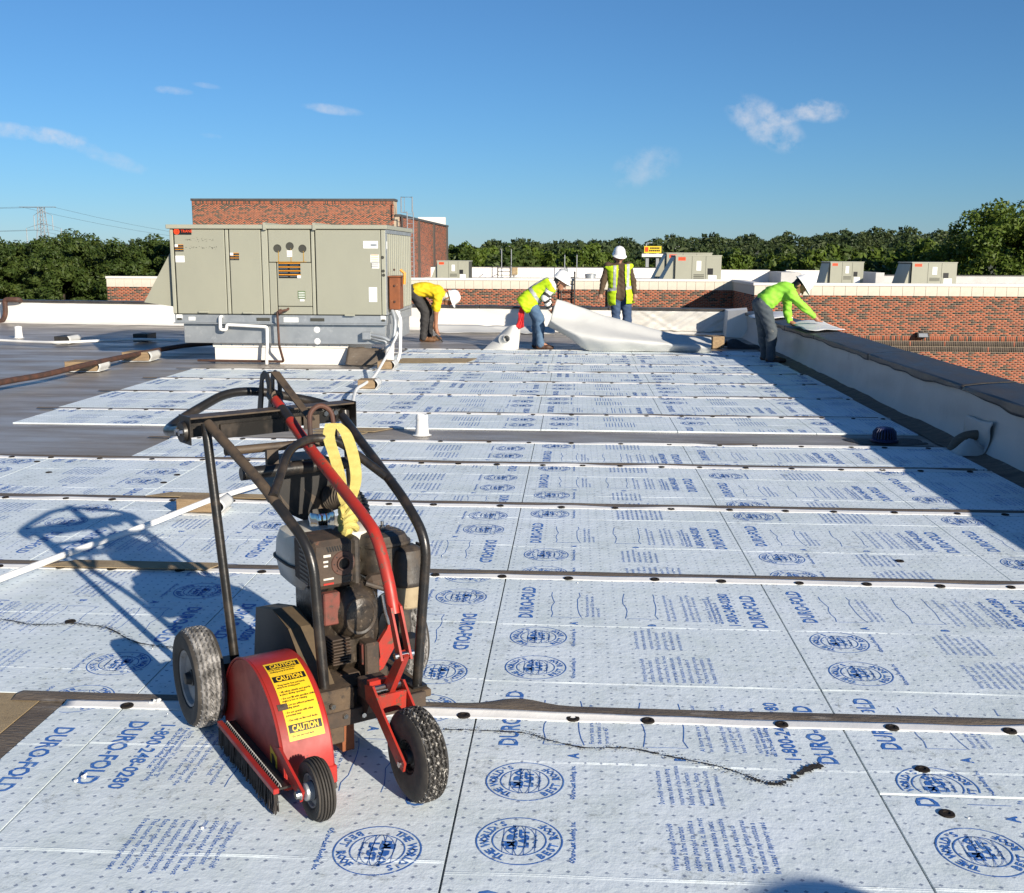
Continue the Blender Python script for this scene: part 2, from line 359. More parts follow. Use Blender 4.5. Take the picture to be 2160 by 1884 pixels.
# ---- print pattern (one 1.22 x 1.21 m repeat), local x from the board's left edge, y along the board
PER = 1.21
def tile(detail):
    VV = []; TT = []; cnt = 0
    def put(V, T):
        nonlocal cnt
        VV.append(V); TT.append(T + cnt); cnt += len(V)
    def txt(s, size, x, y, bold=0.0, sx=1.0, res=1, line=1.0, sp=1.0, length=None):
        V, T = text_mesh(s, size, res, bold, sx, sp, line)
        if length: V[:, 0] *= length / max(V[:, 0].max(), 1e-6)
        put(np.stack([x - V[:, 1], y + V[:, 0]], 1), T)         # reads along +y, letter tops towards -x
    def quad(x0, y0, x1, y1):
        put(np.array([(x0, y0), (x1, y0), (x1, y1), (x0, y1)], np.float32), np.array([(0, 1, 2), (0, 2, 3)], np.int32))
    def line(pts, w):
        for (a, b) in zip(pts[:-1], pts[1:]):
            d = np.array(b, float) - a; n = np.array([-d[1], d[0]]) / max(np.linalg.norm(d), 1e-9) * w / 2
            put(np.array([a + n, a - n, b - n, b + n], np.float32), np.array([(0, 1, 2), (0, 2, 3)], np.int32))
    def ring(cx, cy, rx, ry, w, n=40, a0=0, a1=2 * math.pi):
        line([np.array((cx + rx * math.cos(a0 + (a1 - a0) * k / n), cy + ry * math.sin(a0 + (a1 - a0) * k / n))) for k in range(n + 1)], w)
    txt('DURO-FOLD', 0.085, 0.150, 0.0, 0.0022, 1.0, 2, length=0.43)
    txt('DURO-FOLD', 0.085, 1.145, -0.06, 0.0022, 1.0, 2, length=0.43)
    txt('1-800-248-0280', 0.066, 1.035, -0.05, 0.0014, 1.0, 2, length=0.44)
    for cy in (0.66, 0.985):
        cx = 0.185
        ring(cx, cy, 0.115, 0.115, 0.0042); ring(cx, cy, 0.072, 0.072, 0.0036)
        for f in (-0.62, -0.22, 0.22, 0.62): ring(cx, cy, abs(f) * 0.072, 0.072, 0.0016, 16, -math.pi / 2 if f > 0 else math.pi / 2, math.pi / 2 if f > 0 else 1.5 * math.pi)
        for f in (-0.6, -0.2, 0.2, 0.6):
            h = 0.072 * math.sqrt(1 - f * f); line([np.array((cx + f * 0.072, cy - h)), np.array((cx + f * 0.072, cy + h))], 0.0016)
        txt('DURO-', 0.034, cx - 0.008, cy - 0.045, 0.0022, 1.1, 1); txt('LAST', 0.034, cx + 0.024, cy - 0.035, 0.0022, 1.15, 1)
        txt('Roofing, Inc.', 0.013, cx + 0.046, cy - 0.035, 0.0006, 1.0, 1)
        quad(cx - 0.046, cy - 0.030, cx - 0.004, cy - 0.006)
        for s, a_mid, sgn in (("THE WORLD'S", math.radians(90), -1), ('BEST ROOF', math.radians(90), 1)):
            # letters round the ring; the ring's reading "up" is -x
            n = len(s); span = math.radians(132 if sgn < 0 else 112)
            for k, ch in enumerate(s):
                if ch == ' ': continue
                fpos = (k + 0.5) / n - 0.5
                V, T = text_mesh(ch, 0.033, 1, 0.0012, 1.0); V = V - np.array([V[:, 0].max() / 2, 0.0])
                if sgn < 0: ang = fpos * span; rad = 0.0815; c, s_ = math.cos(ang), math.sin(ang); X = V[:, 0] * c + (V[:, 1] + rad) * s_; Yv = -V[:, 0] * s_ + (V[:, 1] + rad) * c
                else: ang = fpos * span; rad = -0.1055; c, s_ = math.cos(-ang), math.sin(-ang); X = V[:, 0] * c + (V[:, 1] + rad) * s_; Yv = -V[:, 0] * s_ + (V[:, 1] + rad) * c
                put(np.stack([cx - Yv, cy + X], 1).astype(np.float32), T)
        txt('\u00aeDuro-Last Roofing, Inc.', 0.021, cx + 0.15, cy - 0.10, 0.0006, 0.95, 1)
    wig = lambda x, y0, y1, s: [np.array((x + 0.010 * noise1(k * 0.8, s), y0 + (y1 - y0) * k / 7)) for k in range(8)]
    for x0, x1, s, L in ((0.235, 0.355, 3, 'A'), (0.560, 0.690, 9, 'B')):
        line([np.array((x0, 0.02)), np.array((x1, 0.02))], 0.003)
        line(wig(x0, 0.02, 0.36, s), 0.0026); line(wig(x1, 0.02, 0.36, s + 1), 0.0026)
        txt(L, 0.045, (x0 + x1) / 2 + 0.05, -0.07, 0.002, 1.0, 1)
    para = [(0.600, 0.545, ['Warning: Although Duro-Fold\u00ae', 'contains a flame retardant', 'additive intended to inhibit a', 'small source fire, it, like most', 'commercially available plastic', 'foam insulations, is combustible', 'and should not be exposed to', 'flame or other ignition sources.', 'This material may constitute a', 'fire hazard if improperly used.'], 0.0285, 0.0265, 0.26),
            (0.590, 0.875, ['Duro-Fold\u00ae meets the thermal', 'resistance and surface burning', 'requirements of the International', 'Building Code, Underwriters', 'Laboratories, Inc., Factory', 'Mutual, and Miami-Dade County', 'product control Approved.'], 0.0285, 0.0255, 0.235),
            (0.395, 0.03, ['Factory tabs are run parallel to', 'the board and 1/2" in from the', 'corner at 45\u00b0.'], 0.024, 0.0235, 0.30),
            (0.745, 0.00, ['All factory tabs are run perpendicular', 'to each seam corner in the deck.', '', 'When fastening insulation, a fastener', 'is placed flush with top surface of the', 'board. Use the four (4) corner tabs.', '', 'NOTE: Assembly "A" to assembly "B"'], 0.026, 0.0235, 0.36)]
    for (x, y, lines, pitch, size, maxl) in para:
        mx = max(len(l) for l in lines)
        for k, l in enumerate(lines):
            if not l: continue
            ln = maxl * len(l) / mx
            if detail: txt(l, size * 0.92, x + k * pitch, y, 0.0001, 1.0, 1, length=ln)
            else:
                yy = y
                for wd in l.split(' '):
                    wl = maxl * len(wd) / mx; quad(x + k * pitch - 0.008, yy, x + k * pitch - 0.0025, yy + wl); yy += wl + maxl / mx
    if detail:
        for k, l in enumerate(['If you have any questions about Duro-Fold,', 'call Duro-Last Roofing, Inc. at:']): txt(l, 0.021, 0.945 + 0.022 * k, -0.02, 0.0005, 1.0, 1, length=0.36 - 0.08 * k)
    return np.concatenate(VV).astype(np.float64), np.concatenate(TT)
TILES = {True: tile(True), False: tile(False)}

def board(x0, x1, y0, y1, flip, near, seed, phase=0.0):
    """one rigid fold of insulation board between two column joints and two row seams"""
    r = random.Random(seed)
    g = 0.0035; xa, xb = x0 + g, x1 - g; ys = [y0]; fold = 0.61
    # profile along y with pressed fold ridges
    prof = [(y0, 0.0), (y0 + 0.0, 0.011)]; k0 = math.ceil((y0 - 0.06) / fold)
    off = 0.0 + (0.0 if not flip else 0.02) + r.uniform(-0.015, 0.015)
    yf = [off + fold * k for k in range(-2, 40) if y0 + 0.05 < off + fold * k < y1 - 0.12]
    top = [(y0, 0.011)]
    for yy in yf: top += [(yy - 0.009, 0.011), (yy - 0.004, 0.0125), (yy - 0.0005, 0.0105), (yy + 0.003, 0.0122), (yy + 0.008, 0.011)]
    top += [(y1, 0.011)]
    nx = max(2, int((xb - xa) / (0.06 if near else 0.3)))
    mb = MB(); n = len(top); vs = []; sk = r.uniform(-0.012, 0.012)
    for i in range(nx + 1):
        t = i / nx; x = xa + (xb - xa) * t
        for (yy, z) in top:
            inner = 0 if yy in (y0, y1) else 1
            dz = (z - 0.011) * (0.75 + 0.5 * noise1(x * 9 + yy * 3, seed)) if z > 0.011 else 0
            vs.append((x, yy + inner * (sk * (t - 0.5) + 0.004 * noise1(x * 4 + yy, seed + 3)), 0.011 + dz))
    fs = [(i * n + j, (i + 1) * n + j, (i + 1) * n + j + 1, i * n + j + 1) for i in range(nx) for j in range(n - 1)]
    mb.add(vs, fs)
    mb.add([(xa, y0, 0), (xb, y0, 0), (xb, y0, 0.011), (xa, y0, 0.011)], [(0, 1, 2, 3)]); mb.add([(xa, y1, 0), (xb, y1, 0), (xb, y1, 0.011), (xa, y1, 0.011)], [(3, 2, 1, 0)])
    mb.add([(xa, y0, 0), (xa, y1, 0), (xa, y1, 0.011), (xa, y0, 0.011)], [(3, 2, 1, 0)]); mb.add([(xb, y0, 0), (xb, y1, 0), (xb, y1, 0.011), (xb, y0, 0.011)], [(0, 1, 2, 3)])
    me = bpy.data.meshes.new('insulation_board'); me.from_pydata(mb.v, [], mb.f); me.update()
    o = link('insulation_board', me, 'board_facer', ROOF, False)
    V0, T0 = TILES[near]; PV = []; PT = []; cnt = 0
    for k in range(-3, 14):
        if flip: V = np.stack([x1 - V0[:, 0], (4.39 + phase + PER * k) - V0[:, 1]], 1)
        else: V = np.stack([x0 + V0[:, 0], (3.14 + phase + PER * k) + V0[:, 1]], 1)
        tri = V[T0]; lo = tri.min(1); hi = tri.max(1)
        keep = (lo[:, 0] > xa + 0.003) & (hi[:, 0] < xb - 0.003) & (lo[:, 1] > y0 + 0.003) & (hi[:, 1] < y1 - 0.003)
        if keep.any():
            T = T0[keep]; used, inv = np.unique(T, return_inverse=True); PV.append(V[used]); PT.append(inv.reshape(-1, 3) + cnt); cnt += len(used)
    if cnt:
        V = np.concatenate(PV); V3 = np.column_stack([V, np.full(len(V), 0.0122)])
        link('printed_lettering', np_mesh('printed_lettering', V3, np.concatenate(PT)), 'print_blue', o, False)
    return o
FAST_X = [247, 930, 1150, 1300, 1567, 1787, 2020]
fast = MB().lathe([(0.0, 0.0015), (0.009, 0.002), (0.0105, 0.0045), (0.021, 0.0035), (0.0235, -0.002)], 14)
fast_me = None
def fastener(x, y, z=0.012, s=1.0):
    global fast_me
    if fast_me is None:
        o = fast.build('fastener_plate', 'fastener', ROOF); fast_me = o.data
    else:
        o = bpy.data.objects.new('fastener_plate', fast_me); COL.objects.link(o); o.parent = ROOF
    o.location = (x, y, z); o.scale = (s, s, 1)
seed = 0
for ri, (y0, y1) in enumerate(ROWS):
    near = y1 < 9.0
    for ci, (x0, x1) in enumerate(COLX):
        if ri == 0 and ci < 2: continue
        if ri == 4 and ci == 0: continue
        if ri >= 9 and ci == 0 : continue
        if ri >= 9 and ci in (1,) and y0 > 14: continue
        seed += 1; r = random.Random(seed + 50)
        jit = 0.03 * (ri % 3 - 1) if ri > 3 else 0
        a, b = x0 + jit, x1 + jit
        if ci == 6: b = 3.06 - 0.05 * (ri > 8) + r.uniform(-0.02, 0.02)
        if ri < 5 and ci == 6: b = min(3.06, 3.06)
        ph = 0.0 if ri < 3 else r.uniform(-0.25, 0.25)
        if ci == 5 and ri == 0:
            board(a, b, 0.6, 2.90, False, True, seed, -0.3); board(a, b, 2.915, y1, False, True, seed + 900, 0.05); continue
        if ri == 4 and ci == 1: a = -3.4
        if ri == 0 and ci == 2: a = -1.755
        board(a, b, y0, y1, ci < 4 if ri < 8 else (seed % 2 == 0), near, seed, ph + (0.02 if ci == 5 else 0))
    # white turned-up edge along the far side of the row, in one strip, and the fasteners through it
    xl = {0: -1.745, 4: -3.4}.get(ri, -5.19) if ri < 9 else -3.95
    gap0, gap1 = y1, (ROWS[ri + 1][0] if ri + 1 < len(ROWS) else y1 + 0.1)
    if ri == 4: gap1 = gap0 + 0.06
    def lipf(u, v, y1=y1, xl=xl, ri=ri):
        x = xl + (3.05 - xl) * u; w = 0.050 + 0.007 * noise1(x * 2.3, ri)
        y = y1 - 0.038 + w * v + 0.004 * noise1(x * 5, ri + 9)
        return (x, y, 0.0125 + 0.012 * v ** 2 * (0.7 + 0.5 * noise1(x * 3.1, ri + 4)) + 0.0012 * math.sin(v * 3.1))
    lp = MB().grid(lipf, 120, 5).build('seam_tab', 'white_lip', ROOF, True, 60, solid=0.002)
    x = xl + 0.25
    if ri == 0:
        for px in FAST_X:
            p = gd(px, 1434 + (px - 247) * 0.0203); fastener(p.x, y1 - 0.022, 0.016, 1.0)
    else:
        rr = random.Random(ri + 11)
        while x < 3.0:
            fastener(x, y1 - 0.018 + rr.uniform(-0.006, 0.006), 0.017, rr.uniform(0.85, 1.05)); x += rr.uniform(0.26, 0.42)
    # old grey lap showing in the gap
    if gap1 - gap0 < 0.2:
        def lapf(u, v, gap0=gap0, gap1=gap1, xl=xl, ri=ri):
            x = xl - 0.2 + (3.15 - xl) * u
            bulge = 0.035 * math.exp(-((x + 0.17) / 0.10) ** 2) if ri == 0 else 0
            return (x, gap0 + 0.002 + (gap1 - gap0 + 0.006 + 0.005 * noise1(x * 2, ri + 20) + bulge) * v, 0.0135 + 0.010 * math.sin(math.pi * v) * (0.7 + 0.6 * noise1(x * 2.7, ri + 31)) + bulge * 0.25 * v)
        MB().grid(lapf, 110, 5).build('lap_strip', 'seam_old', ROOF, True, 60)
for (px, pyy) in ((1700, 370), (1785, 525)): p = gp(920 + px / 1.657, 1400 + pyy / 1.657, 0.012); fastener(p.x, p.y, 0.012)
for (px, pyy) in ((475, 1187), (330, 181), (1195, 198), (1105, 250), (250, 108)): p = gp(px / 3.2, 940 + pyy / 3.2, 0.012); fastener(p.x, p.y, 0.012)
for (px, pyy) in ((1620, 205),): p = gp(920 + px / 1.657, 1060 + pyy / 1.657, 0.012); fastener(p.x, p.y, 0.012)
# tan fibre board sheets on the left and beside some seams
def sheet(name, mat, poly, z, parent=ROOF, th_=0.004):
    return MB().prism([(p[0], p[1]) for p in poly], z - th_, z, axis=2).build(name, mat, parent, False)
sheet('fibre_board', 'tan_board', [(-4.2, 1.2), (-1.86, 1.2), (-1.85, 3.44), (-4.2, 3.44)], 0.010)
sheet('lap_strip', 'seam_old', [(-1.855, 1.2), (-1.757, 1.2), (-1.757, 3.455), (-1.845, 3.455)], 0.008)
for (xa, ya, xb, yb) in ((300, 1000, 560, 1006), (95, 1141, 425, 1147)):
    p = gd(xa, ya); q = gd(xb, yb); sheet('fibre_board', 'tan_board', [(p.x, p.y - 0.06), (q.x, q.y - 0.06), (q.x + 0.05, q.y + 0.05), (p.x + 0.12, p.y + 0.06)], 0.031)
p = gd(800, 727); q = gd(940, 727); sheet('fibre_board', 'tan_board', [(p.x, p.y - 0.3), (q.x, q.y - 0.3), (q.x + 0.1, q.y + 0.35), (p.x, p.y + 0.35)], 0.027)
p = gd(640, 828); sheet('fibre_board', 'tan_board', [(-2.3, 9.15), (-1.75, 9.12), (-1.60, 9.33), (-2.2, 9.33)], 0.012)
p = gd(690, 875); sheet('fibre_board', 'tan_board', [(-2.35, 8.75), (-1.95, 8.72), (-1.80, 9.1), (-2.25, 9.12)], 0.008)
# burnt adhesive trails on the boards
def trail(name, pts, w, label):
    P = smooth_path([Vector(p) for p in pts], 14); mb = MB(); rr = random.Random(len(pts)); vs = []; fs = []
    for i, p in enumerate(P):
        d = (P[min(i + 1, len(P) - 1)] - P[max(i - 1, 0)]).normalized(); n = Vector((-d.y, d.x, 0)); t = i / len(P)
        ww = w(t) * rr.uniform(0.45, 1.5) * (0 if rr.random() < 0.16 else 1); o = n * rr.uniform(-0.3, 0.3) * w(t)
        vs += [p + o + n * ww, p + o - n * ww]
    fs = [(2 * i, 2 * i + 1, 2 * i + 3, 2 * i + 2) for i in range(len(P) - 1)]; mb.add(vs, fs)
    for k in range(700):
        p = P[rr.randrange(len(P))] + Vector((rr.gauss(0, 0.014), rr.gauss(0, 0.012), 0)); s = rr.uniform(0.0006, 0.0028)
        a = rr.uniform(0, 6.28); mb.add([p + Vector((math.cos(a + q) * s * (2 if q % 3.14 < 1 else 1), math.sin(a + q) * s, 0.0002)) for q in (0, 1.57, 3.14, 4.71)], [(0, 1, 2, 3)])
    o = mb.build(name, 'dirt', None, False); tag(o, label, 'dirt', kind='stuff')
trail('dirt_trail', [gp(920 + x / 1.657, 1400 + y / 1.657, 0.0155) for x, y in ((-160, 208), (-60, 226), (20, 230), (130, 232), (290, 240), (345, 250), (400, 268), (520, 293), (600, 293), (690, 297), (800, 320), (900, 340), (1000, 362), (1085, 390), (1115, 403), (1180, 420), (1220, 412), (1290, 372), (1345, 352))],
      lambda t: 0.0035 + 0.012 * max(0, (t - 0.72) / 0.28), 'dark wavy trail of burnt adhesive in front of the cutter wheels')
trail('dirt_trail', [gp(x / 3.2, 940 + y / 3.2, 0.0155) for x, y in ((0, 1170), (100, 1185), (200, 1205), (350, 1206), (480, 1200), (600, 1210), (700, 1222), (780, 1255), (900, 1320), (1050, 1350), (1180, 1362))],
      lambda t: 0.0035, 'thin dark adhesive trail left of the tyre in the machine shadow')

# ------------------------------------------------------------------ parapets of our roof
# back parapet: white sheeted kerb wall with a dark metal cap
def wall_box(p, q, th_, z0, z1, mb=None, off=0.0):
    mb = mb or MB(); a = Vector((p[0], p[1], 0)); b = Vector((q[0], q[1], 0)); d = (b - a).normalized(); n = Vector((-d.y, d.x, 0))
    vs = [a - n * off, b - n * off, b + n * (th_ + off), a + n * (th_ + off)]
    return mb.add([(v.x, v.y, z0) for v in vs] + [(v.x, v.y, z1) for v in vs], [(0, 1, 2, 3), (4, 7, 6, 5), (0, 4, 5, 1), (1, 5, 6, 2), (2, 6, 7, 3), (3, 7, 4, 0)])
bp0, bp1 = (-15.2, 23.6), (3.35, 21.4)
t = thing('parapet_wall', 'low white sheeted parapet wall with dark metal cap behind the workers', 'parapet')
def pface(u, v):
    x = bp0[0] + (bp1[0] - bp0[0]) * u; y = bp0[1] + (bp1[1] - bp0[1]) * u
    z = 0.46 * v; k = (1 - v) ** 3
    return (x, y - 0.005 - 0.07 * k + 0.010 * noise1(x * 1.7 + 5 * v, 3) + 0.006 * noise1(x * 5 + 2 * v, 5), z)
MB().grid(pface, 160, 8).build('wall_sheet', 'parapet_white', t)
wall_box(bp0, bp1, 0.32, -0.3, 0.455).build('wall', 'parapet_white', t, False)
n_seg = 7
for i in range(n_seg):
    a = Vector(bp0).lerp(Vector(bp1), i / n_seg + 0.0005); b = Vector(bp0).lerp(Vector(bp1), (i + 1) / n_seg - 0.0005)
    m_ = wall_box(a, b, 0.30, 0.46, 0.505, None, 0.035); m_.build('cap', 'cap_dark', t, False)
MB().grid(lambda u, v: (bp0[0] + (bp1[0] - bp0[0]) * u, bp0[1] + (bp1[1] - bp0[1]) * u - 0.06 - 0.24 * v, 0.006 + 0.05 * (1 - v) ** 2 + 0.004 * noise1(u * 60 + v, 2)), 120, 4).build('base_strip', 'parapet_white', t, True, 60)
# wrinkled clear plastic sheet hung over the right part of it
def plast(u, v):
    x = 1.15 + 2.0 * u; y = bp0[1] + (bp1[1] - bp0[1]) * (x - bp0[0]) / (bp1[0] - bp0[0])
    return (x, y - 0.05 - 0.05 * (1 - v) - 0.025 * abs(noise1(u * 9 + v * 3, 8)) - 0.02 * noise1(u * 22 - v * 7, 9), 0.05 + 0.40 * v + 0.02 * noise1(u * 8, 1) * (1 - v))
pl = pm('plastic_sheet', (0.62, 0.60, 0.56), (0.50, 0.48, 0.44), rough=0.22, scale=5, bump=0.3, bscale=12, stretch=(1, 1, 2))
tag(MB().grid(plast, 60, 14).build('plastic_sheet', 'plastic_sheet', None, True, 60, solid=0.002), 'wrinkled grey plastic sheet draped over the back parapet beside the corner', 'plastic sheet')
# right parapet
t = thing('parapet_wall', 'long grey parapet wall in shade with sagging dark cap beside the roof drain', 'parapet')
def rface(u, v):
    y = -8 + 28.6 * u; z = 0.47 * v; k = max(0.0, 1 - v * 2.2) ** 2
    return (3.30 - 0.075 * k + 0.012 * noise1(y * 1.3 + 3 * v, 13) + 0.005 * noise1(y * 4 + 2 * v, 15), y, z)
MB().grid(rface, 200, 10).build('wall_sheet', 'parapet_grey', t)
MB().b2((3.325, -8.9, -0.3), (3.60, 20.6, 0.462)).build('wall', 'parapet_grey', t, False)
cuts = [-8.2, -2.0, 3.2, 6.2, 9.0, 11.9, 14.6, 16.6, 20.7]
for i in range(len(cuts) - 1):
    ya, yb = cuts[i] + 0.006, cuts[i + 1] - 0.006; tw = 0.008 * ((i % 3) - 1)
    def capf(u, v, ya=ya, yb=yb, i=i, tw=tw):
        y = ya + (yb - ya) * u; prof = [(3.268, -0.050), (3.262, 0.004), (3.28, 0.012), (3.46, 0.030), (3.69, 0.044), (3.72, 0.034), (3.725, -0.10)]
        k = v * (len(prof) - 1); j = min(int(k), len(prof) - 2); f = k - j
        x = prof[j][0] * (1 - f) + prof[j + 1][0] * f; z = prof[j][1] * (1 - f) + prof[j + 1][1] * f
        sag = (0.020 * noise1(y * 1.5, 21) + 0.014 * noise1(y * 3.4, 22)) * max(0, 1 - v * 6.0)
        return (x - abs(sag) * 0.6, y, 0.478 + z + sag + 0.003 * noise1(y * 2 + v * 4, 7) + tw * (u - 0.5))
    MB().grid(capf, 40, 18).build('cap', 'cap_dark', t, True, 14, solid=0.004)
def stripf(u, v):
    y = 4 + 14.0 * u; return (3.06 + 0.20 * v + 0.01 * noise1(y * 3, 2) * (1 - v), y, 0.006 + 0.035 * v ** 3 + 0.004 * noise1(y * 5 + v, 5))
MB().grid(stripf, 120, 5).build('base_strip', 'seam_old', t, True, 60)
# white corner post where both parapets meet
tag(MB().add([(2.95, 20.75, 0), (3.32, 20.45, 0), (3.42, 21.35, 0), (2.97, 21.4, 0), (2.98, 20.78, 0.50), (3.30, 20.5, 0.54), (3.42, 21.35, 0.54), (3.0, 21.4, 0.5)], [(0, 3, 2, 1), (4, 5, 6, 7), (0, 1, 5, 4), (1, 2, 6, 5), (2, 3, 7, 6), (3, 0, 4, 7)]).build('corner_post', 'parapet_white', None, False), 'white sheeted block where the back and right parapets meet', 'corner block')
# scupper patch on the right parapet
p = py(1480 + 1790 / 3.022, 440 + 1510 / 3.022, 8.9)
t = thing('scupper_patch', 'dirty grey membrane patch and bent scupper pipe at the parapet base near the drain', 'scupper', (3.2, 8.65, 0))
MB().grid(lambda u, v: (0.082 - 0.007 * math.sin(3.1 * v) - 0.004 * noise1(u * 6 + v * 4, 3) - 0.055 * max(0, 1 - v * 2.2) ** 2, -0.28 + 0.56 * u + 0.02 * noise1(v * 4, 8), 0.02 + 0.25 * v + 0.015 * noise1(u * 4, 4)), 14, 10).build('patch', 'parapet_grey', t, True, 60, solid=0.003)
MB().tube(smooth_path([(0.10, 0.0, 0.13), (0.0, 0.0, 0.12), (-0.08, -0.01, 0.075), (-0.12, -0.02, 0.0)], 5), 0.042, 14).build('pipe', 'seam_old', t)
MB().grid(lambda u, v: (-0.16 + 0.26 * u, -0.30 + 0.24 * v, 0.012 + 0.12 * math.sin(math.pi * u) * math.sin(math.pi * v) * (1 + 0.3 * noise1(u * 5 + v * 4, 6))), 12, 10).build('flap', 'parapet_grey', t, True, 60)

# ------------------------------------------------------------------ brickwork
def bricks_mesh(name, length, z0, z1, seed, frame, parent, course=0.0677, blen=0.203, soldier=()):
    """frame(s, d, z): point s along the wall, d proud of the mortar"""
    r = np.random.default_rng(seed); V = []; C = []
    zc = z1; rows = []
    k = 0
    while zc - course > z0:
        sol = [b for b in soldier if b[0] >= zc - 0.02 > b[1] + 0.02]
        if sol: rows.append((zc - sol[0][2], zc, 'S', sol[0][3])); zc -= sol[0][2]
        else: rows.append((zc - course, zc, 'R', k % 2)); zc -= course; k += 1
    j = 0.012
    for (za, zb, kind, par) in rows:
        bl = blen if kind == 'R' else 0.0677; s = -bl * (0.5 if (kind == 'R' and par) else 0.0)
        while s < length:
            a = max(s, 0) + j / 2; b = min(s + bl, length) - j / 2; s += bl
            if b - a < 0.02: continue
            d = 0.005 + r.uniform(-0.001, 0.001); q = (za + j / 2, zb - j / 2)
            V.append([(a, 0, q[0]), (b, 0, q[0]), (b, 0, q[1]), (a, 0, q[1]), (a, d, q[0]), (b, d, q[0]), (b, d, q[1]), (a, d, q[1])])
            x = r.random(); dark = (0.27 if kind == 'R' else (0.25 if par == 0 else 0.97))
            if x < dark: c = np.array((0.045, 0.032, 0.026)) * r.uniform(0.7, 1.5)
            elif x < dark + 0.22: c = np.array((0.25, 0.066, 0.034)) * r.uniform(0.85, 1.15)
            else: c = np.array((0.325, 0.082, 0.036)) * r.uniform(0.82, 1.2)
            C.append(c)
    V = np.array(V).reshape(-1, 3); nB = len(C)
    P = np.array([frame(*v) for v in V]); q = np.array([(4, 5, 6, 7), (0, 1, 5, 4), (2, 3, 7, 6), (1, 2, 6, 5), (3, 0, 4, 7)])
    Q = (np.arange(nB)[:, None, None] * 8 + q[None]).reshape(-1, 4)
    me = np_mesh(name, P, Q); ca = me.color_attributes.new('tone', 'FLOAT_COLOR', 'POINT')
    cc = np.ones((nB * 8, 4), np.float32); cc[:, :3] = np.repeat(np.array(C), 8, 0); ca.data.foreach_set('color', cc.ravel())
    o = link('bricks', me, 'brick', parent, False); o['kind'] = 'stuff'; return o
stone_me = {}
def coping(parent, p, q, z0, z1, step, proud=0.02, mat='limestone'):
    a = Vector((p[0], p[1], 0)); b = Vector((q[0], q[1], 0)); L = (b - a).length; d = (b - a) / L; ang = math.atan2(d.y, d.x); n = max(1, round(L / step)); w = L / n
    key = (round(w, 3), round(z1 - z0, 3), mat)
    for i in range(n):
        if key not in stone_me:
            o = MB().box((0, 0.10, 0), (w - 0.010, 0.20 + proud * 2, z1 - z0), None, 0.004).build('coping_stone', mat, parent); stone_me[key] = o.data
        else: o = bpy.data.objects.new('coping_stone', stone_me[key]); COL.objects.link(o); o.parent = parent
        c = a + d * w * (i + 0.5); o.location = (c.x, c.y, (z0 + z1) / 2); o.rotation_euler = (0, 0, ang)
# back brick wing (behind the back parapet), its return on the right, and the right wing facing us
BW_Y, RW_Y = 46.5, 41.0
RW_X = py(1592, 600, RW_Y).x
bl = py(224, 583, BW_Y).x
ZT, ZC, ZS = 0.545, 0.435, 0.08
t = thing('brick_building', 'single-storey brick wing with pale stone coping running across behind the back parapet', 'building')
MB().b2((bl, BW_Y, -6), (RW_X, BW_Y + 0.4, ZS)).build('wall', 'mortar', t, False)
bricks_mesh('bricks', RW_X - bl, -2.2, ZS + 0.004, 1, lambda s, d, z: (bl + s, BW_Y - d, z), t)
coping(t, (bl, BW_Y), (RW_X, BW_Y), ZS, ZC, 0.40)
MB().b2((bl - 0.03, BW_Y - 0.05, ZC + 0.002), (RW_X, BW_Y + 0.34, ZT), 0.012).build('coping_cap', 'coping_white', t)
MB().b2((bl, BW_Y + 0.4, -6), (RW_X, 86.0, -0.20)).build('upper_roof', 'coping_white', t, False)
t = thing('brick_building', 'brick wing facing the camera beyond the right parapet, with a wall light', 'building')
RE = 52.0
MB().b2((RW_X, RW_Y, -6), (RE, RW_Y + 0.4, ZS)).build('wall', 'mortar', t, False)
MB().b2((RW_X, RW_Y + 0.4, -6), (RW_X + 0.4, BW_Y + 0.4, ZS)).build('wall', 'mortar', t, False)
zs = py(1950, 709.7, RW_Y).z; zs = ZS + 0.004 - round((ZS + 0.004 - zs) / 0.0677) * 0.0677
bricks_mesh('bricks', 12.5, -5.0, ZS + 0.004, 2, lambda s, d, z: (RW_X + s, RW_Y - d, z), t, soldier=((zs + 0.02, zs - 0.203, 0.203, 0), (zs - 0.18, zs - 0.406, 0.203, 1), (zs - 0.38, zs - 0.609, 0.203, 1)))
bricks_mesh('bricks', BW_Y - RW_Y, -2.2, ZS + 0.004, 3, lambda s, d, z: (RW_X - d, RW_Y + s, z), t)
coping(t, (RW_X - 0.01, RW_Y), (RW_X + 14.0, RW_Y), ZS, ZC, 0.42)
coping(t, (RW_X, BW_Y - 0.05), (RW_X, RW_Y + 0.2), ZS, ZC, 0.42, 0.012)
MB().b2((RW_X - 0.06, RW_Y - 0.05, ZC + 0.002), (RE, RW_Y + 0.34, ZT), 0.012).build('coping_cap', 'coping_white', t)
MB().b2((RW_X - 0.05, RW_Y + 0.345, ZC + 0.002), (RW_X + 0.34, BW_Y - 0.06, ZT - 0.003), 0.012).build('coping_cap', 'coping_white', t)
MB().b2((RW_X + 0.4, RW_Y + 0.4, -6), (RE, 74, -0.20)).build('upper_roof', 'coping_white', t, False)
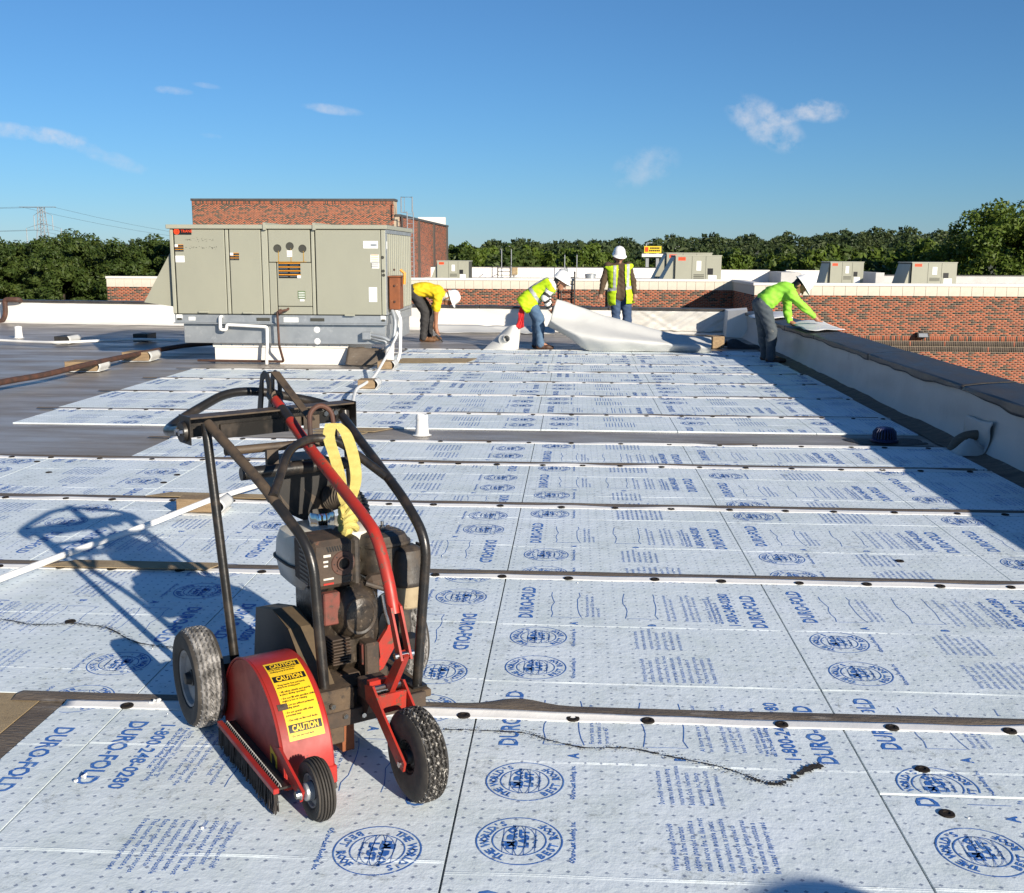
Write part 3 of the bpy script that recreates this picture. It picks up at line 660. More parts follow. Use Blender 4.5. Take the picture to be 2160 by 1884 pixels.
# wall light on the right wing
p = py(1943, 706, RW_Y)
t = thing('wall_light', 'dark box wall light mounted on the sunlit brick wing', 'wall light', (p.x, RW_Y, p.z)); t.scale = (1.15, 1.5, 1.25)
MB().b2((-0.05, -0.02, -0.09), (0.05, 0.0, 0.09)).build('back_plate', 'iron_black', t)
MB().add([(-0.19, -0.20, -0.07), (0.19, -0.20, -0.07), (0.19, -0.02, -0.07), (-0.19, -0.02, -0.07), (-0.17, -0.13, 0.07), (0.17, -0.13, 0.07), (0.17, -0.02, 0.07), (-0.17, -0.02, 0.07)], [(0, 3, 2, 1), (4, 5, 6, 7), (0, 1, 5, 4), (1, 2, 6, 5), (2, 3, 7, 6), (3, 0, 4, 7)]).build('housing', 'iron_black', t, False)
MB().add([(-0.15, -0.206, -0.055), (0.15, -0.206, -0.055), (0.14, -0.145, 0.05), (-0.14, -0.145, 0.05)], [(0, 1, 2, 3)]).build('lens', 'galvanised', t, False)
# far white parapets on the roofs behind
def far_wall(x0, x1, y, z0, z1, label, mat='parapet_white', cap=True, depth=0.35, yy=None):
    t = thing('parapet_wall', label, 'parapet'); MB().b2((x0, y, z0), (x1, (yy or y + depth), z1)).build('wall', mat, t, False)
    if cap: MB().b2((x0 - 0.03, y - 0.04, z1 + 0.002), (x1 + 0.03, (yy or y + depth) + 0.04, z1 + 0.06)).build('cap', 'dark_metal_trim' if cap == 1 else 'coping_white', t, False)
far_wall(-15.5, RW_X, 85.0, -0.2, 0.56, 'long white parapet wall along the far edge of the back roof, below the trees')
xs = py(1480 + 490 / 3.022, 560, 66).x; xq = py(1480 + 1115 / 3.022, 560, 66).x
far_wall(RW_X + 0.4, xs, 69.0, -0.2, 0.60, 'white parapet wall right behind the paired rooftop units', cap=2)
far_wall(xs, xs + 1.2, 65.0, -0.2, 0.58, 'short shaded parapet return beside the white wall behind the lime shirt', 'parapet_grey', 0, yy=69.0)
far_wall(xs + 1.2, xq, 69.6, -0.2, 0.585, 'white parapet wall behind the two boxy rooftop units', cap=2)
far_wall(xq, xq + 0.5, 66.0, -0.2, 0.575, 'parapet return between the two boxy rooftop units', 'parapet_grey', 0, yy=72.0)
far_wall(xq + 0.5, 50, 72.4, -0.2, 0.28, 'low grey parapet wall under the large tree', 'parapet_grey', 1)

# tall brick hall behind the rooftop unit
HY = 70.0
xl, xr = py(404, 424, HY).x, py(842, 424, HY).x; zt = py(620, 424, HY).z
t = thing('brick_building', 'tall brick hall with dark roof edge and brown pilasters behind the big rooftop unit', 'building')
zt2 = py(845, 452, HY).z - 0.15
MB().b2((xl, HY, -6), (xr - 0.35, HY + 1.2, zt)).build('wall', 'mortar', t, False)
MB().b2((xl + 0.02, HY + 1.2, -6), (xr, HY + 26.5, zt2)).build('wall', 'mortar', t, False)
MB().b2((xr - 0.35, HY + 0.01, -6), (xr, HY + 1.2, zt2 - 0.002)).build('wall', 'mortar', t, False)
bricks_mesh('bricks', xr - 0.35 - xl, 0.2, zt - 0.20, 5, lambda s, d, z: (xl + s, HY - d, z), t)
bricks_mesh('bricks', 26.5, -0.2, zt2 - 0.02, 6, lambda s, d, z: (xr + d, HY + s, z), t)
# soldier course at the top of the front
r_ = np.random.default_rng(4)
def sold(s, d, z): return (xl + s, HY - d, z)
bricks_mesh('bricks', xr - 0.35 - xl, zt - 0.21, zt - 0.002, 8, sold, t, soldier=((zt, zt - 0.21, 0.205, 0),))
MB().b2((xl - 0.05, HY - 0.06, zt + 0.002), (xr - 0.30, HY + 1.25, zt + 0.15)).build('roof_edge', 'dark_metal_trim', t, False)
MB().b2((xr - 0.29, HY - 0.05, zt2 + 0.002), (xr + 0.09, HY + 26.7, zt2 + 0.15)).build('roof_edge', 'dark_metal_trim', t, False)
for f in (0.005, 0.31, 0.64, 0.985):
    y = HY + 0.05 + 25.7 * f; MB().b2((xr + 0.002, y, -0.2), (xr + 0.10, y + 0.75, zt2 - 0.004)).build('pilaster', 'brown_pilaster', t, False)
pb = py(941, 458.5, HY + 26.4)
MB().b2((xr - 2.6, HY + 26.2, zt2 + 0.16), (pb.x - 0.05, HY + 26.6, pb.z)).build('white_screen_wall', 'coping_white', t, False)
# roof ladder on the hall
lx, ly = py(862, 500, 69.0).x, 69.0
t = thing('roof_ladder', 'galvanised roof ladder with square hoop standing at the tall brick hall corner', 'ladder', (lx, ly, 0))
ztop = py(862, 416, ly).z; zm = py(862, 448, ly).z
for s in (-0.2, 0.2): MB().tube([(s + 0.12, 0, -0.2), (s + 0.12, 0, zm)], 0.036, 6).build('rail', 'galvanised', t)
MB().tube([(-0.08, 0, zm), (-0.46, 0, zm), (-0.46, 0, ztop), (0.26, 0, ztop), (0.26, 0, zm)], 0.045, 6).build('hoop', 'galvanised', t)
MB().tube([(-0.25, 0, zm), (-0.25, 0, ztop)], 0.02, 5).build('hoop_bar', 'galvanised', t)
z = 0.2
while z < zm: MB().tube([(-0.08, 0, z), (0.32, 0, z)], 0.02, 5).build('rung', 'galvanised', t); z += 0.30

# ------------------------------------------------------------------ the big rooftop unit
UY = 14.7
def hz(x, y):
    p = py(280 + x / 3.022, 400 + y / 3.022, UY); return p.x, p.z
UX0, UX1, UD = hz(247, 500)[0], hz(1612, 500)[0], 2.30
ZT_, ZB_ = 1.935, hz(900, 800)[1]
t = UNIT = thing('rooftop_unit', 'large beige rooftop air handler with slanted hood and rusty disconnect box', 'rooftop unit', (0, 0, 0))
MB().b2((UX0, UY + 0.012, ZB_), (UX1 - 0.05, UY + UD, ZT_ - 0.02)).build('cabinet', 'unit_gap', t, False)
cap = MB().b2((UX0 - 0.04, UY - 0.045, ZT_ - 0.045), (UX1 + 0.03, UY + UD + 0.05, ZT_ + 0.012), 0.006).build('top_cap', 'unit_trim', t)
for xx in (845, 1160): x_, z_ = hz(xx, 225); MB().b2((x_ - 0.02, UY - 0.06, ZT_ - 0.06), (x_ + 0.02, UY + UD, ZT_ + 0.04)).build('cap_joint', 'unit_trim', cap)
def panel(name, xa, xb, za, zb, d=0.0, mat='unit_paint'):
    return MB().b2((xa, UY - 0.018 - d, za), (xb, UY + 0.0115, zb), 0.006).build(name, mat, t)
zt0, zb0 = ZT_ - 0.055, ZB_ + 0.012
X = lambda x: hz(x, 500)[0]
Z = lambda y: hz(900, y)[1]
panel('corner_post', UX0, X(268), zb0, zt0, 0, 'unit_trim')
P1 = panel('access_panel', X(277), X(592), zb0, zt0); panel('mullion', X(597), X(617), zb0, zt0, -0.004, 'unit_trim')
P2 = panel('access_panel', X(624), X(822), zb0, zt0); panel('mullion', X(827), X(866), zb0, zt0, -0.004, 'unit_trim')
P3 = panel('control_panel', X(872), X(1135), Z(462), zt0)
panel('mullion', X(870), X(915), zb0, Z(466), -0.006)
P4 = panel('access_panel', X(921), X(1138), Z(742), Z(466), -0.002); P5 = panel('access_panel', X(921), X(1138), zb0, Z(746), -0.004)
panel('mullion', X(1142), X(1162), zb0, zt0, -0.004, 'unit_trim')
P6 = panel('access_panel', X(1170), X(1582), zb0, zt0); panel('corner_post', X(1586), X(1612), zb0, zt0, 0, 'unit_trim')
for par, xa, xb, yy in ((P1, 413, 477, 783), (P2, 697, 760, 786), (P6, 1348, 1412, 797)):
    MB().b2((X(xa), UY - 0.055, Z(yy + 5)), (X(xb), UY - 0.0185, Z(yy - 6)), 0.004).build('handle', 'unit_trim', par)
def plate(name, par, xa, ya, xb, yb, mat, d=0.0195, th_=0.0015):
    return MB().b2((X(xa), UY - d - th_, Z(yb)), (X(xb), UY - d + 0.002, Z(ya)), 0).build(name, mat, par, False)
# maker's plate
plate('name_plate', P1, 277, 247, 388, 290, 'label_black')
cx_, cz_ = X(295), Z(269); rr_ = 0.042
MB().lathe([(0, 0.0), (rr_, 0.0), (rr_, 0.002)], 28, Matrix.Translation((cx_, UY - 0.0212, cz_)) @ Matrix.Rotation(math.pi / 2, 4, 'X')).build('emblem', 'logo_red', P1, False)
MB().lathe([(rr_ * 0.50, -0.001), (rr_ * 0.62, -0.001)], 28, Matrix.Translation((cx_, UY - 0.0242, cz_)) @ Matrix.Rotation(math.pi / 2, 4, 'X')).build('emblem_ring', 'label_black', P1, False)
flat_text('lettering', 'TRANE', 0.052, 'logo_red', P1, (X(321), UY - 0.0225, Z(275)), (1.0, 0, 0), (0, 0, 1), bold=0.0006, sx=1.0)
# ghost of peeled-off lettering: specks of old glue
gl = MB()
for row, yy in ((0, 322), (1, 372)):
    for k in range(46):
        x_ = X(345 + random.random() * 200); z_ = Z(yy + random.gauss(0, 5)); s_ = random.uniform(0.002, 0.007); gl.b2((x_, UY - 0.0192, z_), (x_ + s_ * 1.6, UY - 0.0178, z_ + s_))
gl.build('glue_specks', 'unit_gap', P1, False)
def warn(par, xa, ya, xb, yb, rows, white=True):
    plate('warning_label', par, xa, ya, xb, yb, 'label_black'); h = (yb - ya) / rows
    for k in range(rows): plate('label_band', par, xa, ya + k * h, xb, ya + k * h + h * 0.22, 'label_orange', 0.0208)
    for k in range(rows):
        for q in range(2): plate('label_text', par, xa + 3 + (xb - xa) * 0.5 * q, ya + h * (k + 0.56), xa + (xb - xa) * (0.42 + 0.5 * q), ya + h * (k + 0.64), 'galvanised', 0.0208)
    if white: plate('label_corner', par, xa, ya, xa + (xb - xa) * 0.36, ya + (yb - ya) * 0.36, 'label_white', 0.0222)
warn(P1, 279, 352, 333, 397, 3); warn(P2, 627, 404, 683, 451, 3)
plate('paper_label', P1, 279, 424, 336, 466, 'label_white')
warn(P4, 932, 466, 1071, 564, 4, False); plate('label_corner', P4, 1050, 546, 1072, 564, 'label_white', 0.0222)
plate('rating_label', P4, 1050, 645, 1097, 694, 'label_green')
for k in range(4): plate('label_line', P4, 1054, 652 + k * 11, 1094, 656 + k * 11, 'label_white', 0.0208)
plate('paper_label', P4, 1062, 698, 1090, 711, 'label_white')
plate('paper_label', P6, 1474, 326, 1567, 373, 'label_white'); plate('label_line', P6, 1520, 345, 1560, 360, 'galvanised', 0.0208)
plate('paper_label', P6, 1518, 412, 1572, 462, 'label_white'); plate('paper_label', P6, 1526, 465, 1573, 500, 'label_white')
for k, c in enumerate(('label_orange', 'label_orange', 'label_orange', 'label_orange', 'label_black', 'label_black', 'label_black')): plate('label_line', P6, 1522, 414 + k * 12.3, 1569, 418 + k * 12.3, c, 0.0208)
plate('paper_label', P6, 1504, 619, 1556, 712, 'label_white')
for (xx, yy) in ((929, 375), (1008, 361), (1088, 376)):
    MB().lathe([(0.0, 0.002), (0.046, 0.002), (0.050, 0.006), (0.056, 0.003), (0.056, -0.004)], 20, Matrix.Translation((X(xx), UY - 0.0185, Z(yy))) @ Matrix.Rotation(math.pi / 2, 4, 'X')).build('inlet_hole', 'unit_gap', P3)
    plate('rust_streak', P3, xx + 3, yy + 16, xx + 8, 460, 'rust_streak')
plate('paper_label', P3, 988, 388, 1021, 428, 'label_white', 0.0205)
for k in range(3): plate('label_line', P3, 990, 398 + k * 10, 1019, 400 + k * 10, 'label_orange', 0.0222)
plate('rust_streak', P3, 920, 458, 1110, 462, 'rust_streak')
for yy, xx in ((430, 1595), (516, 1598), (542, 1600)):
    MB().lathe([(0, 0), (0.022, 0), (0.022, 0.003)], 14, Matrix.Translation((X(xx), UY - 0.0185, Z(yy))) @ Matrix.Rotation(math.pi / 2, 4, 'X')).build('knockout', 'unit_gap', t)
# right side: condenser guard slats
side = MB().b2((UX1 - 0.049, UY + 0.02, ZB_ + 0.02), (UX1 - 0.02, UY + UD - 0.02, ZT_ - 0.05)).build('coil', 'unit_gap', t, False)
n = 13
for k in range(n):
    y = UY + 0.16 + (UD - 0.26) * k / (n - 1)
    MB().b2((UX1 - 0.018, y - 0.05, ZB_ + 0.05), (UX1 + 0.012, y + 0.045, ZT_ - 0.10), 0.008).build('guard_slat', 'unit_trim', t)
for (za, zb) in ((ZB_ + 0.01, ZB_ + 0.05), (ZT_ - 0.10, ZT_ - 0.05)): MB().b2((UX1 - 0.019, UY + 0.002, za), (UX1 + 0.016, UY + UD - 0.02, zb)).build('guard_rail', 'galvanised', t, False)
MB().b2((UX1 - 0.018, UY + 0.002, ZB_ + 0.052), (UX1 + 0.012, UY + 0.085, ZT_ - 0.102)).build('guard_post', 'galvanised', t, False)
MB().b2((UX1 + 0.0125, UY + 0.02, Z(375)), (UX1 + 0.014, UY + 0.08, Z(328))).build('paper_label', 'label_white', t, False)
# hood on the left
hx0, hz0 = hz(62, 720); hx1, hz1 = hz(232, 385)
MB().add([(UX0 - 0.01, UY + 0.06, hz1), (UX0 - 0.01, UY + 0.06, Z(752)), (hx0, UY + 0.06, hz0), (UX0 - 0.01, UY + UD - 0.2, hz1), (UX0 - 0.01, UY + UD - 0.2, Z(752)), (hx0, UY + UD - 0.2, hz0)],
         [(0, 2, 1), (3, 4, 5), (0, 3, 5, 2), (1, 2, 5, 4), (0, 1, 4, 3)]).build('intake_hood', 'unit_paint', t, False)
MB().b2((UX0 - 0.012, UY + 0.02, Z(752)), (UX0 - 0.001, UY + 0.059, hz1)).build('hood_flange', 'unit_gap', t, False)
# base rail, transition and kerb
zr = Z(850)
rail = MB().b2((UX0 + 0.01, UY + 0.005, zr), (UX1 + 0.0, UY + UD, ZB_ - 0.002)).build('base_rail', 'galvanised', t, False)
for xa, xb in ((776, 862), (1122, 1212)): MB().b2((X(xa), UY - 0.001, Z(838)), (X(xb), UY + 0.004, Z(818))).build('lifting_slot', 'unit_gap', rail, False)
for xa, xb in ((262, 300), (1575, 1606)):
    MB().b2((X(xa), UY - 0.002, Z(826)), (X(xb), UY + 0.004, Z(800))).build('lug_plate', 'label_white', rail, False); MB().b2((X(xa + 5), UY - 0.004, Z(836)), (X(xb - 4), UY + 0.004, Z(822))).build('lug_hole', 'unit_gap', rail, False)
for (xa, ya, xb, yb) in ((340, 815, 383, 838), (951, 815, 1045, 845)): MB().b2((X(xa), UY - 0.001, Z(yb)), (X(xb), UY + 0.004, Z(ya))).build('paper_label', 'label_white', rail, False)
MB().b2((UX0 + 0.0, UY - 0.03, zr - 0.018), (UX1 + 0.0, UY + UD, zr - 0.002)).build('drip_edge', 'galvanised', t, False)
TX0, TX1 = X(298), X(1600); zk = hz(900, 984)[1]
tr = MB().b2((TX0, UY + 0.05, zk), (TX1, UY + UD - 0.06, zr - 0.02), 0.006).build('kerb_adapter', 'galvanised', t)
for (xx, yy) in ((1157, 893), (1158, 967)): MB().lathe([(0, 0), (0.045, 0), (0.04, 0.002)], 14, Matrix.Translation((X(xx), UY + 0.049, Z(yy))) @ Matrix.Rotation(math.pi / 2, 4, 'X')).build('sealant_dab', 'label_white', tr)
KY = 14.86
kx0, kx1 = py(280 + 525 / 3.022, 740, KY).x, py(280 + 1368 / 3.022, 740, KY).x
MB().b2((kx0, KY, 0), (kx1, UY + UD - 0.3, zk - 0.002)).build('kerb', 'parapet_white', t, False)
MB().b2((kx0 - 0.02, KY - 0.02, zk - 0.06), (kx1 + 0.02, KY - 0.001, zk - 0.003)).build('kerb_flange', 'parapet_white', t, False)
for k in range(12): MB().lathe([(0, 0.003), (0.010, 0.002), (0.012, 0)], 8, Matrix.Translation((kx0 + 0.1 + (kx1 - kx0 - 0.2) * k / 11, KY - 0.0205, zk - 0.03)) @ Matrix.Rotation(math.pi / 2, 4, 'X')).build('screw', 'steel', t)
# loose flap of dark sheet under the right end
MB().grid(lambda u, v: (kx1 + 0.02 + 0.60 * u, KY - 0.25 + 0.2 * v - 0.1 * u, 0.02 + (zk - 0.05) * (v * (1 - 0.15 * u)) + 0.05 * u * (1 - v) + 0.015 * noise1(u * 6 + v * 3, 4)), 16, 8).build('loose_flap', 'seam_old', t, True, 60, solid=0.004)
MB().grid(lambda u, v: (kx1 + 0.62 + 0.12 * u, KY - 0.42 + 0.03 * noise1(v * 4, 2), 0.0 + 0.33 * v + 0.01 * u), 3, 6).build('loose_strip', 'parapet_white', t, True, 60, solid=0.004)
# condensate trap (white pvc)
q = lambda x, y, d=0.05: (X(x), UY - d, Z(y))
MB().tube(fillet([(X(552), UY + 0.02, Z(812)), q(550, 812), q(548, 895), q(588, 895), q(590, 862), q(848, 874), q(846, 985), (X(838), UY - 0.05, 0.12), (X(838), UY - 0.05, 0.02)], 0.03, 4), 0.022, 10).build('condensate_pipe', 'pvc_white', t)
# gas pipe
MB().tube(fillet([(X(985), UY + 0.0, Z(758)), (X(985), UY - 0.09, Z(765)), q(925, 775, 0.11), q(930, 990, 0.11), (X(935), UY + 0.05, 0.05), (X(370), UY + 0.1, 0.05)], 0.03, 4), 0.017, 10).build('gas_pipe', 'rust_pipe', t)
MB().tube([q(955, 772, 0.10), q(935, 778, 0.11)], 0.034, 10).build('pipe_union', 'rust_pipe', t)
# junction box and flexible conduit, rusty disconnect on the right side
MB().b2((X(1458), UY - 0.06, Z(950)), (X(1512), UY + 0.049, Z(902)), 0.005).build('junction_box', 'galvanised', t)
dbx = UX1 + 0.03; zl0, zl1 = Z(762), Z(556)
db = MB().b2((dbx, UY + 0.06, zl0), (dbx + 0.15, UY + 0.40, zl1), 0.012).build('disconnect_box', 'rust_box', t)
MB().b2((dbx - 0.005, UY + 0.05, zl1 + 0.002), (dbx + 0.165, UY + 0.42, zl1 + 0.02)).build('box_lid_edge', 'rust_box', db, False)
MB().tube([(dbx + 0.15, UY + 0.15, zl0 + 0.55), (dbx + 0.21, UY + 0.15, zl0 + 0.50), (dbx + 0.20, UY + 0.15, zl0 + 0.35)], 0.02, 8).build('switch_lever', 'label_orange', db)
for zz in (0.1, 0.3, 0.5): MB().box((dbx + 0.08, UY + 0.055, zl0 + zz * 1.1), (0.025, 0.02, 0.03), None, 0.004).build('latch', 'rust_pipe', db)
MB().tube(smooth_path([(dbx + 0.04, UY + 0.1, zl0), (dbx + 0.09, UY + 0.02, zl0 - 0.2), (dbx + 0.05, UY - 0.02, zl0 - 0.42), (X(1590), UY - 0.03, Z(935)), q(1512, 920, 0.02)], 6), 0.028, 10).build('flex_conduit', 'galvanised', t)
MB().tube(smooth_path([q(1512, 940, 0.02), q(1560, 950, 0.05), (X(1610), UY - 0.05, Z(965)), (X(1600), UY - 0.05, 0.25), (X(1560), UY + 0.1, 0.12)], 6), 0.016, 8).build('flex_conduit', 'galvanised', t)
pv = [(dbx + 0.08, UY + 0.12, zl0), (dbx + 0.16, UY + 0.05, zl0 - 0.12)]
MB().tube(fillet(pv + [(dbx + 0.15, UY + 0.03, 0.2), (dbx + 0.10, UY, 0.03)], 0.06, 5), 0.024, 10).build('conduit', 'pvc_white', t)

# ------------------------------------------------------------------ pipes and small things on the roof
def conduit(name, pts, r, mat, label, cat): return tag(MB().tube(pts, r, 10).build(name, mat), label, cat)
cz = 0.085
conduit('white_conduit', smooth_path([(dbx + 0.13, UY + 0.1, zl0 - 0.02), (dbx + 0.11, UY + 0.02, 0.45), gd(758, 745, 0.12), gd(735, 768, 0.10), gd(715, 782, 0.10), gd(706, 812, 0.10), gd(690, 860, 0.09), gd(660, 915, 0.085), gd(560, 960, 0.085), gd(480, 985, 0.09), gd(410, 1008, 0.10), gd(300, 1052, 0.06), gd(150, 1106, 0.05), gd(0, 1162, 0.05), gd(-160, 1225, 0.05)], 8), 0.017, 'pvc_white', 'white plastic conduit snaking over the boards from the unit past the cutter', 'conduit')
for (x, y) in ((225, 1080), (452, 993)):
    pass
conduit('white_conduit', smooth_path([gd(-60, 681, 0.08), gd(0, 683, 0.08), gd(60, 686, 0.08), gd(123, 687, 0.10), gd(200, 684, 0.09), gd(282, 681, 0.10), gd(360, 684, 0.09)], 6), 0.022, 'pvc_white', 'straight white conduit resting on dark blocks left of the unit', 'conduit')
conduit('gas_pipe', smooth_path([gd(-90, 792, 0.12), gd(0, 768, 0.12), gd(90, 752, 0.12), gd(165, 734, 0.14), gd(240, 718, 0.13), gd(300, 706, 0.12), gd(370, 694, 0.12), gd(440, 688, 0.12)], 6), 0.036, 'rust_pipe', 'rusty dark gas pipe on timber blocks left of the unit', 'pipe')
def block(x, y, w, label, mat='timber', pad=True, d=0.16, h=0.08, rot=0.0):
    p = gd(x, y); t = thing('pipe_support', label, 'pipe support', (p.x, p.y + d / 2, 0), rot, 'timber pipe supports')
    MB().b2((-w / 2, -d / 2, 0.022), (w / 2, d / 2, 0.022 + h), 0.004).build('sleeper', mat, t)
    if pad:
        MB().grid(lambda u, v: ((u - 0.5) * (w + 0.07), (v - 0.5) * (d + 0.07), 0.014 + 0.010 * (abs(u - 0.5) * 2) ** 3 + 0.004 * noise1(u * 5 + v * 7, 3)), 8, 6).build('pad', 'membrane', t, True, 60, solid=0.006)
        MB().grid(lambda u, v: (w / 2 + 0.004 + 0.045 * math.sin(math.pi * u) * 0.8, (v - 0.5) * (d + 0.05), 0.020 + (h + 0.01) * (1 - u)), 8, 6).build('pad_flap', 'membrane', t, True, 60, solid=0.005)
    return t
block(397, 1036, 0.26, 'timber pipe support wrapped in white pad under the conduit behind the cutter', d=0.13)
block(735, 784, 0.20, 'small timber pipe support with white pad where the conduit bends beside the kerb', d=0.20, h=0.10)
block(772, 744, 0.20, 'timber pipe support with white pad nearest the unit corner', d=0.3, h=0.10)
block(163, 748, 0.44, 'weathered timber pipe support with white pad under the rusty gas pipe', d=0.3, h=0.12)
block(272, 727, 0.40, 'grey timber pipe support under the gas pipe close to the unit', d=0.35, h=0.12)
block(123, 692, 0.24, 'black pipe support with white pad under the straight white conduit in sun', 'black_tar', d=0.4, h=0.12)
block(282, 689, 0.26, 'black pipe support standing in the unit shadow', 'black_tar', False, d=0.4, h=0.14)
def vent(x, y, s, h, label):
    p = gd(x, y); t = thing('vent_pipe', label, 'vent pipe', (p.x, p.y, 0))
    MB().lathe([(1.75 * s, 0.004), (1.3 * s, 0.012), (1.22 * s, 0.03), (1.05 * s, h - 0.03)], 22).build('boot', 'pvc_white', t)
    MB().lathe([(1.12 * s, h - 0.045), (1.14 * s, h - 0.02), (1.05 * s, h), (0.75 * s, h), (0.72 * s, h - 0.05)], 22).build('collar', 'pvc_white', t)
vent(847, 874, 0.048, 0.185, 'short white vent pipe standing in the grey strip between boards')
vent(38, 679, 0.058, 0.22, 'white vent pipe near the straight white conduit at the roof edge')
# roof drain
p = gd(1783, 893)
t = thing('roof_drain', 'dark blue slotted dome roof drain in a black tar patch', 'roof drain', (p.x, p.y + 0.13, 0)); t.scale = (0.70, 0.70, 0.8)
def tarf(u, v):
    a = 2 * math.pi * u; r = (0.36 + 0.10 * noise1(u * 7, 3) + 0.05 * noise1(u * 17, 5)) * v; return (r * math.cos(a) * 1.25 + 0.08 * v, r * math.sin(a) * 0.85, 0.004 + 0.012 * (1 - v))
MB().grid(tarf, 40, 6).build('tar_patch', 'black_tar', t, True, 60)
MB().lathe([(0.165, 0.016), (0.165, 0.035), (0.135, 0.045)], 24).build('base_ring', 'drain_blue', t)
for k in range(24):
    a = 2 * math.pi * k / 24; c, s = math.cos(a), math.sin(a)
    MB().tube([(0.135 * c, 0.135 * s, 0.04), (0.128 * c, 0.128 * s, 0.11), (0.09 * c, 0.09 * s, 0.15)], 0.010, 6).build('dome_rib', 'drain_blue', t)
MB().lathe([(0, 0.165), (0.07, 0.162), (0.098, 0.148), (0.09, 0.138)], 24).build('dome_top', 'drain_blue', t)
MB().lathe([(0.10, 0.02), (0.11, 0.10), (0.07, 0.14)], 16).build('bowl', 'black_tar', t)
# rusty swan-neck pipe at the left end of the back parapet
yb = 23.5
P = lambda x, y, Y=yb - 0.4: py(x / 3.2, 400 + y / 3.2, Y)
tag(MB().tube(fillet([P(-60, 888), P(20, 888), P(38, 840), P(32, 745), P(60, 742), P(135, 742), P(140, 765, yb)], 0.12, 5), 0.055, 10).build('swan_neck_pipe', 'rust_pipe'), 'rusty swan-neck pipe bending over the far left of the white parapet', 'pipe')
MB_w = MB().grid(lambda u, v: (gd(880, 665).x + 2.4 * u, 20.9 + 0.35 * v + 0.05 * noise1(u * 5, 3), 0.02 + 0.03 * abs(noise1(u * 6 + v * 2, 4)) + 0.12 * v * v), 40, 8)
tag(MB_w.build('membrane_offcut', 'membrane', None, True, 60, solid=0.004), 'crumpled strip of white membrane along the foot of the back parapet', 'membrane')

# ------------------------------------------------------------------ roof cutter (local: x forward, y to its far side, z up)
pm('tube_black', (0.016, 0.015, 0.014), (0.050, 0.036, 0.025), rough=0.30, rough2=0.55, scale=14, lo=0.48, hi=0.75, c3=(0.15, 0.085, 0.045), s3=30, lo3=0.66, hi3=0.75, bump=0.15, bscale=120, bdist=0.002)
pm('tube_dusty', (0.085, 0.060, 0.038), (0.030, 0.024, 0.020), rough=0.6, scale=22, lo=0.45, hi=0.7, bump=0.2, bscale=140, bdist=0.002)
pm('guard_red', (0.40, 0.022, 0.016), (0.24, 0.024, 0.018), rough=0.34, rough2=0.55, scale=8, lo=0.38, hi=0.68, c3=(0.07, 0.04, 0.03), s3=34, lo3=0.64, hi3=0.69, bump=0.06, bscale=40, bdist=0.003)
pm('paint_red', (0.42, 0.026, 0.015), (0.26, 0.030, 0.018), rough=0.4, rough2=0.6, scale=14, c3=(0.12, 0.065, 0.04), s3=38, lo3=0.57, hi3=0.64, bump=0.08, bscale=90, bdist=0.002)
pm('engine_black', (0.032, 0.027, 0.023), (0.085, 0.062, 0.042), rough=0.5, rough2=0.75, scale=16, lo=0.42, hi=0.68, bump=0.3, bscale=110, bdist=0.003, c3=(0.16, 0.115, 0.07), s3=44, lo3=0.62, hi3=0.72)
pm('engine_brown', (0.070, 0.046, 0.030), (0.036, 0.027, 0.021), rough=0.7, scale=18, lo=0.4, hi=0.7, bump=0.35, bscale=120, c3=(0.20, 0.08, 0.045), s3=24, lo3=0.60, hi3=0.72, bdist=0.003)
pm('tank_white', (0.62, 0.59, 0.52), (0.50, 0.46, 0.38), rough=0.35, scale=8, c3=(0.30, 0.24, 0.16), s3=26, lo3=0.62, hi3=0.74)
pm('bowl_cream', (0.40, 0.32, 0.20), (0.30, 0.23, 0.14), rough=0.4, scale=14, c3=(0.16, 0.11, 0.06), s3=40, lo3=0.6, hi3=0.72)
pm('cover_brown', (0.13, 0.09, 0.048), (0.075, 0.055, 0.034), rough=0.72, scale=11, bump=0.25, bscale=90, c3=(0.06, 0.045, 0.035), s3=28, lo3=0.60, hi3=0.72, bdist=0.003)
pm('deck_grime', (0.060, 0.042, 0.028), (0.12, 0.080, 0.046), rough=0.8, scale=13, bump=0.5, bscale=80, c3=(0.03, 0.024, 0.02), s3=30, lo3=0.52, hi3=0.66, bdist=0.005)
pm('rubber', (0.028, 0.025, 0.022), (0.062, 0.052, 0.042), rough=0.75, scale=22, bump=0.3, bscale=140, bdist=0.002)
pm('tread', (0.09, 0.085, 0.08), (0.34, 0.325, 0.31), rough=0.8, scale=20, lo=0.40, hi=0.62, detail=8, bump=0.5, bscale=150, c3=(0.05, 0.045, 0.04), s3=60, lo3=0.58, hi3=0.66, bdist=0.003)
pm('tread_dark', (0.022, 0.02, 0.018), (0.05, 0.045, 0.04), rough=0.7, scale=30, lo=0.5, hi=0.62, detail=8, bump=0.5, bscale=150, c3=(0.48, 0.45, 0.40), s3=80, lo3=0.54, hi3=0.62, bdist=0.003)
pm('rim_grey', (0.30, 0.29, 0.28), (0.17, 0.16, 0.15), rough=0.55, scale=12, c3=(0.12, 0.09, 0.07), s3=26, lo3=0.62, hi3=0.74)
pm('sticker_yellow', (0.78, 0.50, 0.015), (0.66, 0.42, 0.03), rough=0.45, scale=9, c3=(0.12, 0.09, 0.04), s3=40, lo3=0.70, hi3=0.73)
pm('strap_yellow', (0.68, 0.57, 0.17), (0.54, 0.44, 0.12), rough=0.85, scale=18, bump=0.5, bscale=220, stretch=(1, 1, 3))
pm('bristle', (0.030, 0.026, 0.024), (0.06, 0.05, 0.045), rough=0.8, scale=60)
